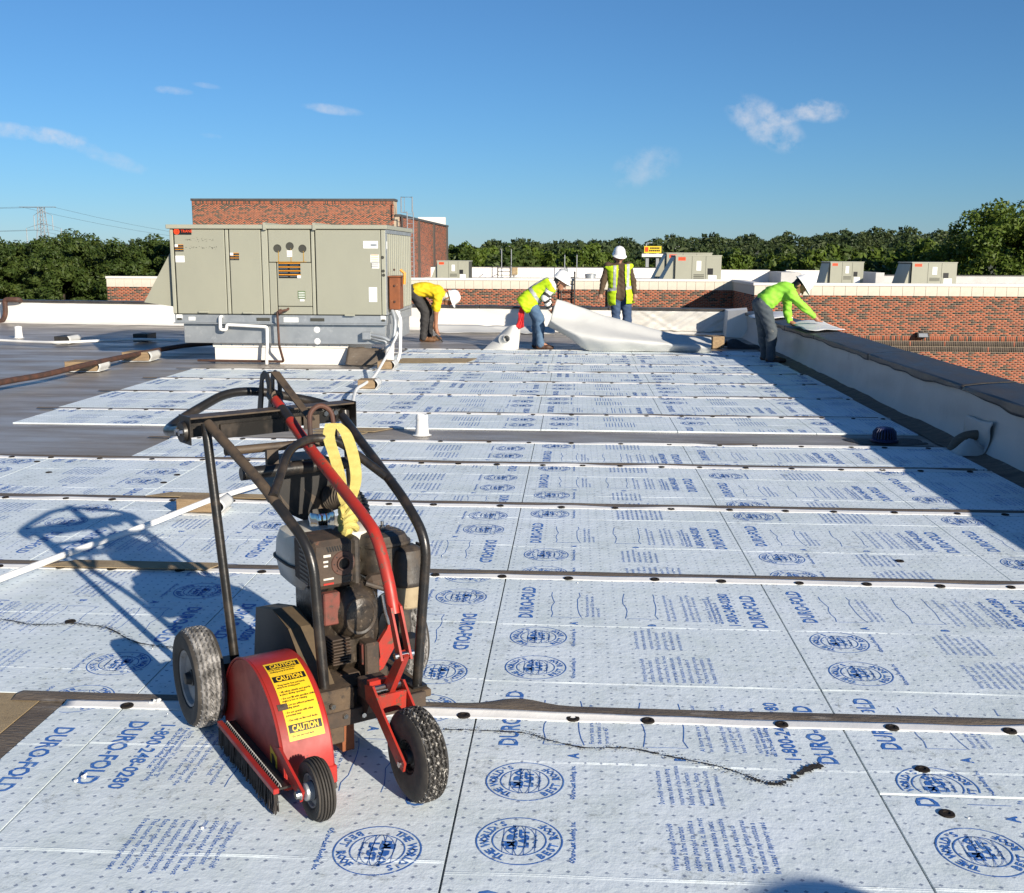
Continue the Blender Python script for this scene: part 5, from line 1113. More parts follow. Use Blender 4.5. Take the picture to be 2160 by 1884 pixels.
# yellow lifting strap (hangs from the shackle)
t = thing('lifting_strap', 'knotted yellow webbing strap hanging from the roof cutter shackle', 'strap', CUT.location, CUT.rotation_euler.z)
def ribbon(pts, w, name, side):
    P = smooth_path(pts, 8); vs = []
    for i, p in enumerate(P):
        s = side(i / (len(P) - 1)); vs += [p - s * w / 2, p - s * w / 6, p + s * w / 6, p + s * w / 2]
    MB().add(vs, [(4 * i + j, 4 * i + j + 1, 4 * i + j + 5, 4 * i + j + 4) for i in range(len(P) - 1) for j in range(3)]).build(name, 'strap_yellow', t, False, 60, solid=0.0016)
sd = Vector((0.58, 0.81, 0.0)).normalized()
ribbon([(0.085, 0.455, 0.985), (0.11, 0.435, 0.945), (0.155, 0.435, 0.885), (0.20, 0.435, 0.82), (0.235, 0.425, 0.765), (0.265, 0.425, 0.735)], 0.040, 'webbing', lambda k: (sd * (1 - 0.5 * k ** 3) + Vector((0.15, -0.1, 0.1)) * k * k))
ribbon([(0.085, 0.470, 0.985), (0.12, 0.490, 0.955), (0.165, 0.495, 0.89), (0.21, 0.485, 0.82), (0.245, 0.455, 0.765), (0.265, 0.43, 0.735)], 0.040, 'webbing', lambda k: (sd * (1 - 0.5 * k ** 3) + Vector((-0.1, 0.12, 0.1)) * k * k))
kn = MB()
for k, (dz, r) in enumerate(((0.0, 0.020), (-0.02, 0.026), (-0.042, 0.027))):
    ring = [(0.272 + 0.006 * k + r * 0.85 * math.cos(a), 0.423 + r * 0.85 * math.sin(a), 0.725 + dz + 0.010 * math.sin(a * 2 + k)) for a in [2 * math.pi * q / 16 for q in range(16)]]
    kn.tube(ring, 0.0125, 8, True)
kn.tube(smooth_path([(0.26, 0.42, 0.745), (0.285, 0.43, 0.705), (0.295, 0.415, 0.672), (0.285, 0.41, 0.655)], 5), [0.016] * 16, 8)
kn.build('knot', 'strap_yellow', t)

# ------------------------------------------------------------------ people: bodies as one blended surface
def sdf_mesh(prims, h=0.014, k=0.035, wr=0.0, wseed=0, cuts=None):
    """prims: (a, b, ra, rb) round cones blended together -> (verts, quads)"""
    A = np.array([p[0] for p in prims], float); B = np.array([p[1] for p in prims], float); RA = np.array([p[2] for p in prims]); RB = np.array([p[3] for p in prims])
    lo = np.minimum(A - RA[:, None], B - RB[:, None]).min(0) - 0.05; hi = np.maximum(A + RA[:, None], B + RB[:, None]).max(0) + 0.05
    n = np.ceil((hi - lo) / h).astype(int) + 1; f = np.full(n, 1.0, np.float32)
    ax = [lo[i] + h * np.arange(n[i]) for i in range(3)]
    for a, b, ra, rb in zip(A, B, RA, RB):
        m = max(ra, rb) + 0.09
        i0 = np.maximum(((np.minimum(a, b) - m - lo) / h).astype(int), 0); i1 = np.minimum(((np.maximum(a, b) + m - lo) / h).astype(int) + 2, n)
        gx, gy, gz = np.meshgrid(ax[0][i0[0]:i1[0]], ax[1][i0[1]:i1[1]], ax[2][i0[2]:i1[2]], indexing='ij'); d = b - a; L2 = max(d.dot(d), 1e-9)
        t = np.clip(((gx - a[0]) * d[0] + (gy - a[1]) * d[1] + (gz - a[2]) * d[2]) / L2, 0, 1)
        dist = np.sqrt((gx - a[0] - t * d[0]) ** 2 + (gy - a[1] - t * d[1]) ** 2 + (gz - a[2] - t * d[2]) ** 2) - (ra + (rb - ra) * t)
        sl = tuple(slice(i0[q], i1[q]) for q in range(3)); cur = f[sl]; kk = min(k, max(ra, rb) * 0.8)
        hh = np.clip(0.5 + 0.5 * (cur - dist) / kk, 0, 1); f[sl] = cur * (1 - hh) + dist * hh - kk * hh * (1 - hh)
    if wr:
        gx, gy, gz = np.meshgrid(*ax, indexing='ij'); q = wseed * 1.7
        w = np.sin(gx * 37 + 2.3 * np.sin(gz * 21 + q) + q) * np.sin(gz * 43 + 2.0 * np.sin(gy * 26 + gx * 18)) + 0.6 * np.sin(gz * 71 + gx * 40 + 2.5 * np.sin(gy * 33 + q))
        f = f + wr * w
    s = f < 0; nx, ny, nz = f.shape; acc = np.zeros((nx - 1, ny - 1, nz - 1, 3)); cnt = np.zeros((nx - 1, ny - 1, nz - 1))
    def sub(off): return f[off[0]:nx - 1 + off[0], off[1]:ny - 1 + off[1], off[2]:nz - 1 + off[2]]
    for axis in range(3):
        o1, o2 = [q for q in range(3) if q != axis]
        for u in (0, 1):
            for v in (0, 1):
                off = [0, 0, 0]; off[o1] = u; off[o2] = v; a = sub(off); off2 = off[:]; off2[axis] = 1; b = sub(off2)
                m = (a < 0) != (b < 0); t = np.where(m, a / np.where(m, a - b, 1), 0)
                acc[..., axis] += t * m; acc[..., o1] += u * m; acc[..., o2] += v * m; cnt += m
    cells = cnt > 0; idx = -np.ones(cells.shape, int); idx[cells] = np.arange(cells.sum()); ij = np.argwhere(cells)
    V = lo + (ij + acc[cells] / cnt[cells][:, None]) * h; Q = []
    for axis in range(3):
        o1, o2 = [(1, 2), (2, 0), (0, 1)][axis]
        c = np.swapaxes(f, 0, axis); a = np.take(f, range(0, f.shape[axis] - 1), axis); b = np.take(f, range(1, f.shape[axis]), axis)
        m = (a < 0) != (b < 0); pts = np.argwhere(m)
        ok = (pts[:, o1] > 0) & (pts[:, o2] > 0) & (pts[:, o1] < f.shape[o1] - 1) & (pts[:, o2] < f.shape[o2] - 1); pts = pts[ok]
        inside = a[tuple(pts.T)] < 0; e1 = np.zeros(3, int); e1[o1] = 1; e2 = np.zeros(3, int); e2[o2] = 1
        q = np.stack([idx[tuple((pts - e1 - e2).T)], idx[tuple((pts - e2).T)], idx[tuple(pts.T)], idx[tuple((pts - e1).T)]], 1)
        q[~inside] = q[~inside][:, ::-1]; Q.append(q)
    Q = np.concatenate(Q); Q = Q[(Q >= 0).all(1)]
    return V, Q
def sub_faces(V, Q, pred, push=0.0):
    c = V[Q].mean(1); e1 = V[Q[:, 2]] - V[Q[:, 0]]; e2 = V[Q[:, 3]] - V[Q[:, 1]]; nrm = np.cross(e1, e2); nrm /= np.linalg.norm(nrm, axis=1)[:, None] + 1e-9
    keep = pred(c, nrm); Qk = Q[keep]
    vn = np.zeros_like(V)
    for k in range(4): np.add.at(vn, Q[:, k], nrm)
    vn /= np.linalg.norm(vn, axis=1)[:, None] + 1e-9
    u, inv = np.unique(Qk, return_inverse=True); return V[u] + vn[u] * push, inv.reshape(-1, 4)
def skin(name, V, Q, mat, parent, org):
    return link(name, np_mesh(name, V - np.array(org), Q), mat, parent, True, 180)
pm('skin_tan', (0.36, 0.17, 0.10), (0.30, 0.14, 0.08), rough=0.5, scale=18)
pm('skin_dark', (0.34, 0.165, 0.10), (0.28, 0.135, 0.08), rough=0.5, scale=18)
pm('hair', (0.010, 0.008, 0.007), rough=0.6)
pm('shirt_yellow', (0.72, 0.52, 0.008), (0.62, 0.44, 0.008), rough=0.8, scale=9)
pm('pants_black', (0.022, 0.021, 0.022), (0.038, 0.036, 0.036), rough=0.8, scale=9, c3=(0.30, 0.30, 0.30), s3=24, lo3=0.66, hi3=0.69)
pm('vest_lime', (0.50, 0.72, 0.006), (0.42, 0.62, 0.006), rough=0.7, scale=9)
pm('reflective', (0.40, 0.41, 0.42), (0.34, 0.35, 0.36), rough=0.35, scale=20)
pm('cotton_white', (0.74, 0.73, 0.71), (0.66, 0.65, 0.63), rough=0.85, scale=12)
pm('stripe_black', (0.028, 0.028, 0.030), rough=0.85)
pm('jeans', (0.060, 0.115, 0.20), (0.105, 0.17, 0.26), rough=0.85, scale=8, lo=0.4, hi=0.72, bump=0.2, bscale=200, bdist=0.002)
pm('jeans_dark', (0.025, 0.05, 0.11), (0.05, 0.09, 0.17), rough=0.85, scale=8, bump=0.2, bscale=200, bdist=0.002)
pm('jeans_grey', (0.045, 0.060, 0.078), (0.085, 0.098, 0.105), rough=0.85, scale=7, c3=(0.19, 0.18, 0.155), s3=18, lo3=0.60, hi3=0.70)
pm('shirt_brown', (0.060, 0.038, 0.020), (0.085, 0.055, 0.03), rough=0.85, scale=7)
pm('shirt_lime', (0.30, 0.68, 0.045), (0.24, 0.58, 0.05), rough=0.75, scale=7)
pm('boot_tan', (0.17, 0.080, 0.032), (0.09, 0.045, 0.022), rough=0.7, scale=20)
pm('boot_brown', (0.075, 0.035, 0.022), (0.05, 0.025, 0.016), rough=0.6, scale=20)
pm('helmet_white', (0.82, 0.82, 0.81), (0.78, 0.78, 0.77), rough=0.28, scale=6)
pm('cloth_red', (0.52, 0.015, 0.02), (0.42, 0.015, 0.02), rough=0.85, scale=14, c3=(0.7, 0.6, 0.6), s3=60, lo3=0.66, hi3=0.68)

def person(label, org, J, look, hup, spec, side):
    """J: joints as Vectors; look/hup: head axes; side: unit vector to the person's own far side"""
    o = Vector((org[0], org[1], 0)); t = thing('person', label, 'person', o); S = Vector(side)
    g = lambda k: J[k]
    look = Vector(look).normalized(); hup = Vector(hup); hup = (hup - look * hup.dot(look)).normalized(); ear = look.cross(hup).normalized()
    hc = g('head')
    head = [(hc + hup * 0.035 - look * 0.012, hc + hup * 0.03 + look * 0.02, 0.088, 0.082), (hc - hup * 0.03 + look * 0.025, hc - hup * 0.075 + look * 0.055, 0.066, 0.040),
            (hc + look * 0.098 + hup * 0.0, hc + look * 0.115 - hup * 0.03, 0.010, 0.016), (hc + look * 0.085 + hup * 0.028 + ear * 0.03, hc + look * 0.085 + hup * 0.028 - ear * 0.03, 0.014, 0.014),
            (hc + look * 0.088 - hup * 0.058 + ear * 0.018, hc + look * 0.088 - hup * 0.058 - ear * 0.018, 0.010, 0.010)]
    for s in (-1, 1): head.append((hc + ear * 0.086 * s + hup * 0.015, hc + ear * 0.090 * s - hup * 0.03 , 0.018, 0.013))
    neck = [(g('neck'), hc - hup * 0.04 - look * 0.015, 0.058, 0.055)]
    hips, chest, mid = g('hip'), g('chest'), g('mid')
    def torso(r, s0=0.0): return [(hips.lerp(mid, s0) + S * q * 0.075, mid + S * q * 0.062, 0.112 * r, 0.108 * r) for q in (-1, 1)] + [(mid + S * q * 0.062, chest + S * q * 0.078, 0.108 * r, 0.116 * r) for q in (-1, 1)] + [(chest + S * q * 0.078, g('sh' + 'nf'[q > 0]), 0.10 * r, 0.070 * r) for q in (-1, 1)] + [(chest, g('neck'), 0.095 * r, 0.062 * r)]
    def arm(q, r, e, upto=1.0):
        sh, el, wr = g('sh' + q), g('el' + q), g('wr' + q); L = [(sh, el, 0.058 * r + e, 0.044 * r + e)]
        if upto >= 1: L.append((el, wr, 0.044 * r + e, 0.031 * r + e))
        else: L = [(sh, sh.lerp(el, upto), 0.062 * r + e, 0.060 * r + e)]
        return L
    def hand(q):
        wr, el = g('wr' + q), g('el' + q); d = (J['hd' + q] - wr).normalized(); sd = d.cross(S).normalized() if abs(d.dot(S)) < 0.95 else Vector((1, 0, 0)); nr = d.cross(sd).normalized()
        L = [(wr, wr + d * 0.075, 0.030, 0.036), (wr + d * 0.05 + S * 0.015, wr + d * 0.09 + S * 0.02, 0.024, 0.022), (wr + d * 0.05 - S * 0.015, wr + d * 0.09 - S * 0.02, 0.024, 0.022)]
        for i, ln in enumerate((0.062, 0.076, 0.072, 0.056)):
            b = wr + d * 0.098 + S * (i - 1.5) * 0.020; m = b + d * ln * 0.5 + sd * 0.010; L += [(b, m, 0.0105, 0.0095), (m, m + d * ln * 0.42 + sd * 0.026, 0.0095, 0.0085)]
        b = wr + d * 0.04 + S * 0.03; L += [(b, b + d * 0.04 + S * 0.022 + sd * 0.015, 0.014, 0.011), (b + d * 0.04 + S * 0.022 + sd * 0.015, b + d * 0.075 + S * 0.018 + sd * 0.03, 0.011, 0.010)]
        return L
    def leg(q, r, e):
        hp = hips + S * (0.095 if q == 'f' else -0.095); kn, an = g('kn' + q), g('an' + q); return [(hp, kn, 0.092 * r + e, 0.062 * r + e), (kn, kn.lerp(an, 0.35), 0.060 * r + e, 0.058 * r + e), (kn.lerp(an, 0.35), an, 0.058 * r + e, 0.042 * r + e)]
    body = head + neck + torso(0.90) + sum([arm(q, 1, 0) + hand(q) + leg(q, 0.9, 0) for q in 'nf'], [])
    for q in 'nf': body.append((g('an' + q), g('an' + q).lerp(g('to' + q), 0.7), 0.036, 0.022))
    V, Q = sdf_mesh(body, 0.011, 0.028); skin('body', V, Q, spec['skin'], t, o)
    V, Q = sdf_mesh([(hips + S * q * 0.075, hips.lerp(mid, 0.30) + S * q * 0.07, 0.128, 0.120) for q in (-1, 1)] + leg('n', 1, 0.020) + leg('f', 1, 0.020) + [(g('an' + q), g('an' + q) + Vector((0, 0, -0.03)), 0.064, 0.068) for q in 'nf'], 0.014, 0.03, 0.0042, 3)
    skin('trousers', V, Q, spec['pants'], t, o)
    for q in 'nf':
        a, b = g('an' + q), g('to' + q); d = (b - a); d.z = 0; d.normalize(); gz = a.z - 0.085
        base = Vector((a.x, a.y, o.z))
        V, Q = sdf_mesh([(a + Vector((0, 0, 0.04)), a - Vector((0, 0, 0.02)), 0.054, 0.054), (base - d * 0.035 + Vector((0, 0, 0.042)), base + d * 0.12 + Vector((0, 0, 0.040)), 0.042, 0.040), (base + d * 0.12 + Vector((0, 0, 0.040)), base + d * 0.195 + Vector((0, 0, 0.036)), 0.042, 0.034)], 0.011, 0.03)
        V[:, 2] = np.maximum(V[:, 2], 0.002); skin('boot', V, Q, spec['boots'], t, o)
    up = spec.get('sleeve', 1.0)
    hem = spec.get('hem', 0.38)
    sh = torso(1.13, hem + 0.12) + [(hips.lerp(mid, hem) + S * q * 0.076, hips.lerp(mid, hem + 0.35) + S * q * 0.07, 0.136, 0.128) for q in (-1, 1)] + arm('n', 1, 0.013, up) + arm('f', 1, 0.013, up) + spec.get('extra', [])
    V, Q = sdf_mesh(sh, 0.013, 0.035, spec.get('wr', 0.0045), 5); so = skin('shirt', V, Q, spec['shirt'], t, o)
    if 'stripes' in spec:
        a, b, c = g('shn'), g('eln'), g('wrn'); ln = (b - a).length + (c - b).length
        def pred(P, nr):
            out = np.zeros(len(P), bool)
            for q in 'nf':
                A, B, C = np.array(g('sh' + q)), np.array(g('el' + q)), np.array(g('wr' + q)); best = np.full(len(P), 9.0); par = np.zeros(len(P)); off = 0
                for (U, W) in ((A, B), (B, C)):
                    d = W - U; L = np.linalg.norm(d); s_ = np.clip((P - U) @ d / L ** 2, 0, 1); dd = np.linalg.norm(P - U - s_[:, None] * d, axis=1); m = dd < best; best = np.where(m, dd, best); par = np.where(m, off + s_ * L, par); off += L
                out |= (best < 0.09) & (par > 0.04) & ((par / 0.105) % 1.0 < 0.45)
            return out
        Vs, Qs = sub_faces(V, Q, pred, 0.003); skin('sleeve_stripe', Vs, Qs, 'stripe_black', so, o)
    if 'vest' in spec:
        vp = torso(1.30) + [(hips + S * q * 0.078, hips.lerp(mid, 0.5) + S * q * 0.07, 0.158, 0.145) for q in (-1, 1)] + [(hips + S * q * 0.085, hips + S * q * 0.085 - (mid - hips).normalized() * 0.08, 0.15, 0.165) for q in (-1, 1)]
        V, Q = sdf_mesh(vp, 0.012, 0.035, 0.005, 7)
        axis = (np.array(chest) - np.array(hips)); axis /= np.linalg.norm(axis); Sn = np.array(S); fw = np.array(spec['front']); h0 = np.array(hips); m0 = np.array(mid)
        shn_ = np.array(g('shn')); shf_ = np.array(g('shf')); c0 = np.array(chest); Lx = np.linalg.norm(np.array(g('neck')) - h0)
        def inv(P, nr):
            a = (P - h0) @ axis; lat = (P - h0) @ Sn; fr = ((P - (h0 + np.outer(np.clip(a, 0, Lx), axis) * 1.0)) @ fw)
            ok = (a > -0.16) & (a < Lx - 0.03) & ((P - shn_) ** 2).sum(1).__ge__(0.0066) & (((P - shf_) ** 2).sum(1) >= 0.0066)
            op = spec.get('open', 0.0)
            if op: ok &= ~((fr > 0.0) & (np.abs(lat) < op + 0.05 * np.clip(1 - a / Lx, 0, 1)) )
            return ok & ~((a > Lx - 0.10) & (np.abs(lat) < 0.06))
        Vv, Qv = sub_faces(V, Q, inv, 0.0); vo = skin('vest', Vv, Qv, 'vest_lime', t, o); vo.modifiers.new('s', 'SOLIDIFY').thickness = 0.006
        def band(P, nr):
            a = (P - h0) @ axis; lat = (P - h0) @ Sn
            return inv(P, nr) & (((a > 0.10) & (a < 0.155)) | ((np.abs(np.abs(lat) - 0.118) < 0.024) & (a > 0.155)))
        Vb, Qb = sub_faces(V, Q, band, 0.006); skin('reflective_strip', Vb, Qb, 'reflective', vo, o)
    if spec.get('hair'):
        V, Q = sdf_mesh([(hc + hup * 0.03 - look * 0.035, hc - hup * 0.05 - look * 0.05, 0.088, 0.06), (hc + ear * 0.05 - look * 0.02, hc + ear * 0.055 - hup * 0.06 - look * 0.02, 0.055, 0.035), (hc - ear * 0.05 - look * 0.02, hc - ear * 0.055 - hup * 0.06 - look * 0.02, 0.055, 0.035)], 0.011, 0.03, 0.003, 2); skin('hair', V, Q, 'hair', t, o)
    if spec.get('beard'):
        V, Q = sdf_mesh([(hc - hup * 0.088 + look * 0.040, hc - hup * 0.110 + look * 0.062, 0.050, 0.034), (hc - hup * 0.05 + look * 0.01 + ear * 0.05, hc - hup * 0.095 + look * 0.045 + ear * 0.03, 0.032, 0.030), (hc - hup * 0.05 + look * 0.01 - ear * 0.05, hc - hup * 0.095 + look * 0.045 - ear * 0.03, 0.032, 0.030)], 0.010, 0.03, 0.002, 2); skin('beard', V, Q, 'hair', t, o)
    if spec.get('kerchief'):
        V, Q = sdf_mesh([(hc - hup * 0.02 - look * 0.05, hc - hup * 0.11 - look * 0.07, 0.082, 0.06), (hc + hup * 0.02 - look * 0.02, hc + hup * 0.03, 0.096, 0.094)], 0.011, 0.03, 0.003, 2); skin('neck_cloth', V, Q, 'cotton_white', t, o)
    # hard hat
    M4 = Matrix.Identity(4)
    hp = hc + hup * 0.066
    for i in range(3): M4[i][0] = look[i]; M4[i][1] = (hup.cross(look))[i]; M4[i][2] = hup[i]; M4[i][3] = hp[i] - o[i]
    hm = MB(); vs = []; nA = 36
    prof = [(1.28, -0.012), (1.26, -0.006), (1.10, 0.004), (1.05, 0.02), (0.99, 0.055), (0.86, 0.092), (0.62, 0.122), (0.32, 0.137), (0.0, 0.141)]
    for (k, z) in prof:
        for i in range(nA):
            a = 2 * math.pi * i / nA; ca, sa = math.cos(a), math.sin(a); kk = k
            if k > 1.06: kk = 1.06 + (k - 1.06) * (1.0 + 1.0 * max(0, ca) ** 2) * (0.55 if ca < 0.2 else 1.0)
            ridge = 0.006 * math.exp(-(sa / 0.14) ** 2) if 0.2 < k < 1.0 else 0.0
            vs.append(M4 @ Vector((0.128 * kk * ca, 0.106 * kk * sa, z * 1.05 + ridge - (0.012 * max(0, ca) if k > 1.06 else 0))))
    m = len(prof); hm.add(vs, [(j * nA + i, j * nA + (i + 1) % nA, (j + 1) * nA + (i + 1) % nA, (j + 1) * nA + i) for j in range(m - 1) for i in range(nA)])
    hm.build('hard_hat', 'helmet_white', t, True, 70, solid=0.004)
    return t
def jplane(x0, y0, sc_, Y):
    return lambda x, y, dy=0.0: py(x0 + x / sc_, y0 + y / sc_, Y + dy)
def floor_to(J, names, z):
    for n_ in names: J[n_].z = z
# 1: bent over in a yellow shirt, right of the unit
q = jplane(840, 570, 10.54, 19.1); nf = 0.10
J = dict(hip=q(345, 470), mid=q(600, 425), chest=q(850, 490), neck=q(1010, 545), head=q(1125, 640), shn=q(880, 620, -0.19), shf=q(890, 560, 0.19), eln=q(838, 930, -0.2), elf=q(800, 900, 0.2), wrn=q(838, 1270, -0.17), wrf=q(800, 1230, 0.15), hdn=q(870, 1400, -0.15), hdf=q(850, 1400, 0.12),
         knn=q(600, 930, -0.10), knf=q(700, 930, 0.12), ann=q(560, 1420, -0.12), anf=q(690, 1400, 0.14), ton=q(700, 1480, -0.12), tof=q(810, 1470, 0.14))
floor_to(J, ('ann', 'anf'), 0.10); floor_to(J, ('ton', 'tof'), 0.045)
person('worker in yellow shirt and black trousers bending to the roof beside the unit', (J['ann'].x, 19.1), J, (0.35, -0.25, -0.9), (1.0, -0.1, 0.25), dict(skin='skin_tan', pants='pants_black', boots='boot_tan', shirt='shirt_yellow', sleeve=0.75, kerchief=1, wr=0.006), (0, 1, 0))
tool = q(880, 1460, -0.15)
tag(MB().box((tool.x, tool.y, 0.085), (0.11, 0.03, 0.035), Matrix.Rotation(0.7, 3, 'Y'), 0.006).box((tool.x + 0.055, tool.y, 0.038), (0.09, 0.016, 0.022), Matrix.Rotation(0.7, 3, 'Y'), 0.004).build('utility_knife', 'iron_black'), 'black utility knife in the hand of the yellow-shirted worker', 'knife')
# 2: lime vest over striped sleeves, lifting the white sheet
q = jplane(1080, 560, 9.432, 17.7)
J = dict(hip=q(345, 690), mid=q(540, 520), chest=q(720, 430), neck=q(850, 385), head=q(955, 350), shn=q(770, 460, -0.19), shf=q(800, 440, 0.19), eln=q(655, 650, -0.22), elf=q(700, 660, 0.2), wrn=q(745, 850, -0.16), wrf=q(760, 850, 0.14), hdn=q(830, 950, -0.13), hdf=q(830, 930, 0.10),
         knn=q(545, 1060, -0.10), knf=q(500, 1080, 0.12), ann=q(560, 1590, -0.10), anf=q(480, 1560, 0.14), ton=q(760, 1640, -0.10), tof=q(680, 1600, 0.14))
floor_to(J, ('ann', 'anf'), 0.115); floor_to(J, ('ton', 'tof'), 0.05)
pw = person('worker in lime vest and striped sleeves lifting the white sheet', (J['ann'].x, 17.7), J, (0.86, -0.25, -0.45), (0.40, -0.05, 0.9), dict(skin='skin_tan', pants='jeans', boots='boot_brown', shirt='cotton_white', stripes=1, vest=1, hair=1, front=(0.55, 0, -0.83)), (0, 1, 0))
o_ = pw.location; b0 = q(245, 760, -0.12)
MB().grid(lambda u, v: (b0.x - o_.x - 0.02 + 0.10 * (v - 0.5) * (0.5 + u) - 0.05 * u + 0.015 * noise1(u * 5 + v * 3, 2), b0.y - o_.y + 0.03 * noise1(v * 6 + u * 3, 5), b0.z - 0.42 * u * (1 - 0.18 * abs(v - 0.55))), 16, 10).build('bandana', 'cloth_red', pw, True, 60, solid=0.003)
# 3: standing in brown shirt and open lime vest
q = jplane(1240, 500, 8.957, 19.6)
J = dict(hip=q(620, 1105), mid=q(600, 870), chest=q(580, 640), neck=q(575, 500), head=q(585, 395), shn=q(385, 555), shf=q(765, 555), eln=q(300, 820, -0.02), elf=q(850, 830, -0.02), wrn=q(248, 1060, -0.10), wrf=q(882, 1060, -0.08), hdn=q(215, 1190, -0.12), hdf=q(888, 1160, -0.1),
         knn=q(530, 1400), knf=q(735, 1420, -0.03), ann=q(520, 1690), anf=q(760, 1700, -0.04), ton=q(505, 1700, -0.18), tof=q(790, 1700, -0.2))
floor_to(J, ('ann', 'anf'), 0.105); floor_to(J, ('ton', 'tof'), 0.045)
person('standing worker in open lime vest, brown shirt and jeans looking down', (J['hip'].x, 19.6), J, (0.16, -0.93, -0.30), (0.08, -0.30, 0.95), dict(skin='skin_dark', pants='jeans_dark', boots='boot_brown', shirt='shirt_brown', vest=1, beard=1, hem=0.0, open=0.045, front=(0, -1, 0)), (1, 0, 0))
# 4: lime long-sleeved shirt, leaning over the right parapet
q = jplane(1560, 570, 8.535, 15.9)
J = dict(hip=q(400, 620), mid=q(600, 440), chest=q(810, 370), neck=q(960, 330), head=q(1075, 300), shn=q(930, 440, -0.19), shf=q(860, 520, 0.19), eln=q(1140, 660, -0.22), elf=q(860, 760, 0.24), wrn=q(1330, 820, -0.20), wrf=q(900, 920, 0.24), hdn=q(1420, 920, -0.18), hdf=q(960, 960, 0.22),
         knn=q(575, 1090, -0.12), knf=q(430, 1130, 0.14), ann=q(560, 1540, -0.12), anf=q(460, 1540, 0.14), ton=q(790, 1590, -0.14), tof=q(690, 1550, 0.12))
floor_to(J, ('ann', 'anf'), 0.105); floor_to(J, ('ton', 'tof'), 0.045)
person('worker in bright lime long-sleeved shirt leaning over the right parapet', (J['ann'].x, 15.9), J, (0.55, -0.35, -0.75), (0.9, -0.1, 0.45), dict(skin='skin_tan', pants='jeans_grey', boots='boot_brown', shirt='shirt_lime', hair=1, wr=0.006), (0, 1, 0))
# ------------------------------------------------------------------ white sheets
q = jplane(1000, 560, 3.67, 17.55)
def rows_sheet(name, lines, mat, label, cat, n=10, solid=0.006, wob=0.012):
    """lines: polylines of equal length, lofted across"""
    L = [smooth_path(l, 10) for l in lines]; m = len(L[0]); C = [smooth_path([l[i] for l in L], n) for i in range(m)]; k = len(C[0]); vs = []
    for i in range(m):
        for j in range(k):
            p = C[i][j]; w = wob * (noise1(i * 0.21 + j * 0.13, 4) + 0.5 * noise1(i * 0.5 - j * 0.31, 6)); vs.append((p.x, p.y + w, max(p.z + 0.5 * w, 0.016)))
    return tag(MB().add(vs, [(i * k + j, (i + 1) * k + j, (i + 1) * k + j + 1, i * k + j + 1) for i in range(m - 1) for j in range(k - 1)]).build(name, mat, None, True, 75, solid=solid), label, cat)
front = [q(566, 472, -0.05), q(720, 545, -0.2), q(900, 618, -0.3), q(1200, 632, -0.35), q(1520, 648, -0.35), q(1835, 652, -0.35)]
belly = [q(590, 425, -0.25), q(740, 505, -0.42), q(910, 560, -0.52), q(1210, 585, -0.52), q(1520, 612, -0.45), q(1835, 628, -0.42)]
fold = [q(600, 385, -0.10), q(780, 430, -0.12), q(960, 470, -0.2), q(1230, 530, -0.25), q(1530, 575, -0.25), q(1838, 600, -0.25)]
ridge = [q(640, 262, 0.0), q(830, 325, 0.06), q(1000, 385, 0.08), q(1260, 455, 0.08), q(1540, 528, 0.05), q(1836, 560, 0.0)]
back = [q(640, 300, 0.35), q(830, 400, 0.5), q(1000, 480, 0.6), q(1260, 560, 0.6), q(1540, 610, 0.5), q(1836, 630, 0.4)]
for l in (front,):
    for p in l[2:]: p.z = 0.02
for p in back[3:]: p.z = 0.03
rows_sheet('membrane_sheet', [front, belly, fold, ridge, back], 'membrane', 'large white membrane sheet being lifted and dragged by the striped-sleeve worker', 'membrane')
# small curled sheet with a pipe-boot hole
p0 = q(205, 650, -0.25)
t = thing('pipe_boot', 'curled white membrane piece with round pipe-boot opening standing on the boards', 'pipe boot', (p0.x, p0.y, 0.012))
def bootf(u, v):
    a = (u - 0.5) * 2; w = 0.60 - 0.22 * v; x = a * w * 0.48 + 0.13 * v; z = 0.46 * v * (1 - 0.22 * a * a) * (0.80 + 0.20 * a); return Vector((x, 0.30 * v + 0.10 * a * a - 0.05 * v * math.sin(3 * a), z + 0.004))
bm_ = MB(); nu, nv = 40, 32; vs = [bootf(i / nu, j / nv) for i in range(nu + 1) for j in range(nv + 1)]; cen = bootf(0.50, 0.42)
fs = [(i * (nv + 1) + j, (i + 1) * (nv + 1) + j, (i + 1) * (nv + 1) + j + 1, i * (nv + 1) + j + 1) for i in range(nu) for j in range(nv) if (bootf((i + .5) / nu, (j + .5) / nv) - cen).length > 0.072]
bm_.add(vs, fs).build('sheet', 'membrane', t, True, 60, solid=0.005)
dirn = Vector((0.45, -0.85, 0.30)).normalized(); MR = Matrix.Translation(cen) @ dirn.to_track_quat('Z', 'Y').to_matrix().to_4x4()
MB().lathe([(0.095, -0.02), (0.078, 0.0), (0.066, 0.05), (0.058, 0.10), (0.055, 0.10), (0.062, 0.04), (0.07, -0.02)], 24, MR).build('collar', 'membrane', t)
# timber block at the end of the sheet
p0 = gp(1510, 737)
tag(MB().box((p0.x, p0.y + 0.2, 0.11), (0.22, 0.30, 0.20), Matrix.Rotation(0.35, 3, 'Z'), 0.006).build('timber_block', 'timber'), 'rough timber block holding down the end of the white sheet', 'timber')
tag(MB().grid(lambda u, v: (p0.x + 0.20 + 0.55 * u, p0.y + 0.05 + 0.5 * v, 0.01 + 0.16 * math.sin(math.pi * v) * (1 - 0.6 * u) * (0.8 + 0.4 * noise1(u * 5 + v * 3, 3))), 14, 12).build('black_bag', 'black_tar', None, True, 60), 'crumpled black bag lying in the parapet shadow next to the timber block', 'bag')
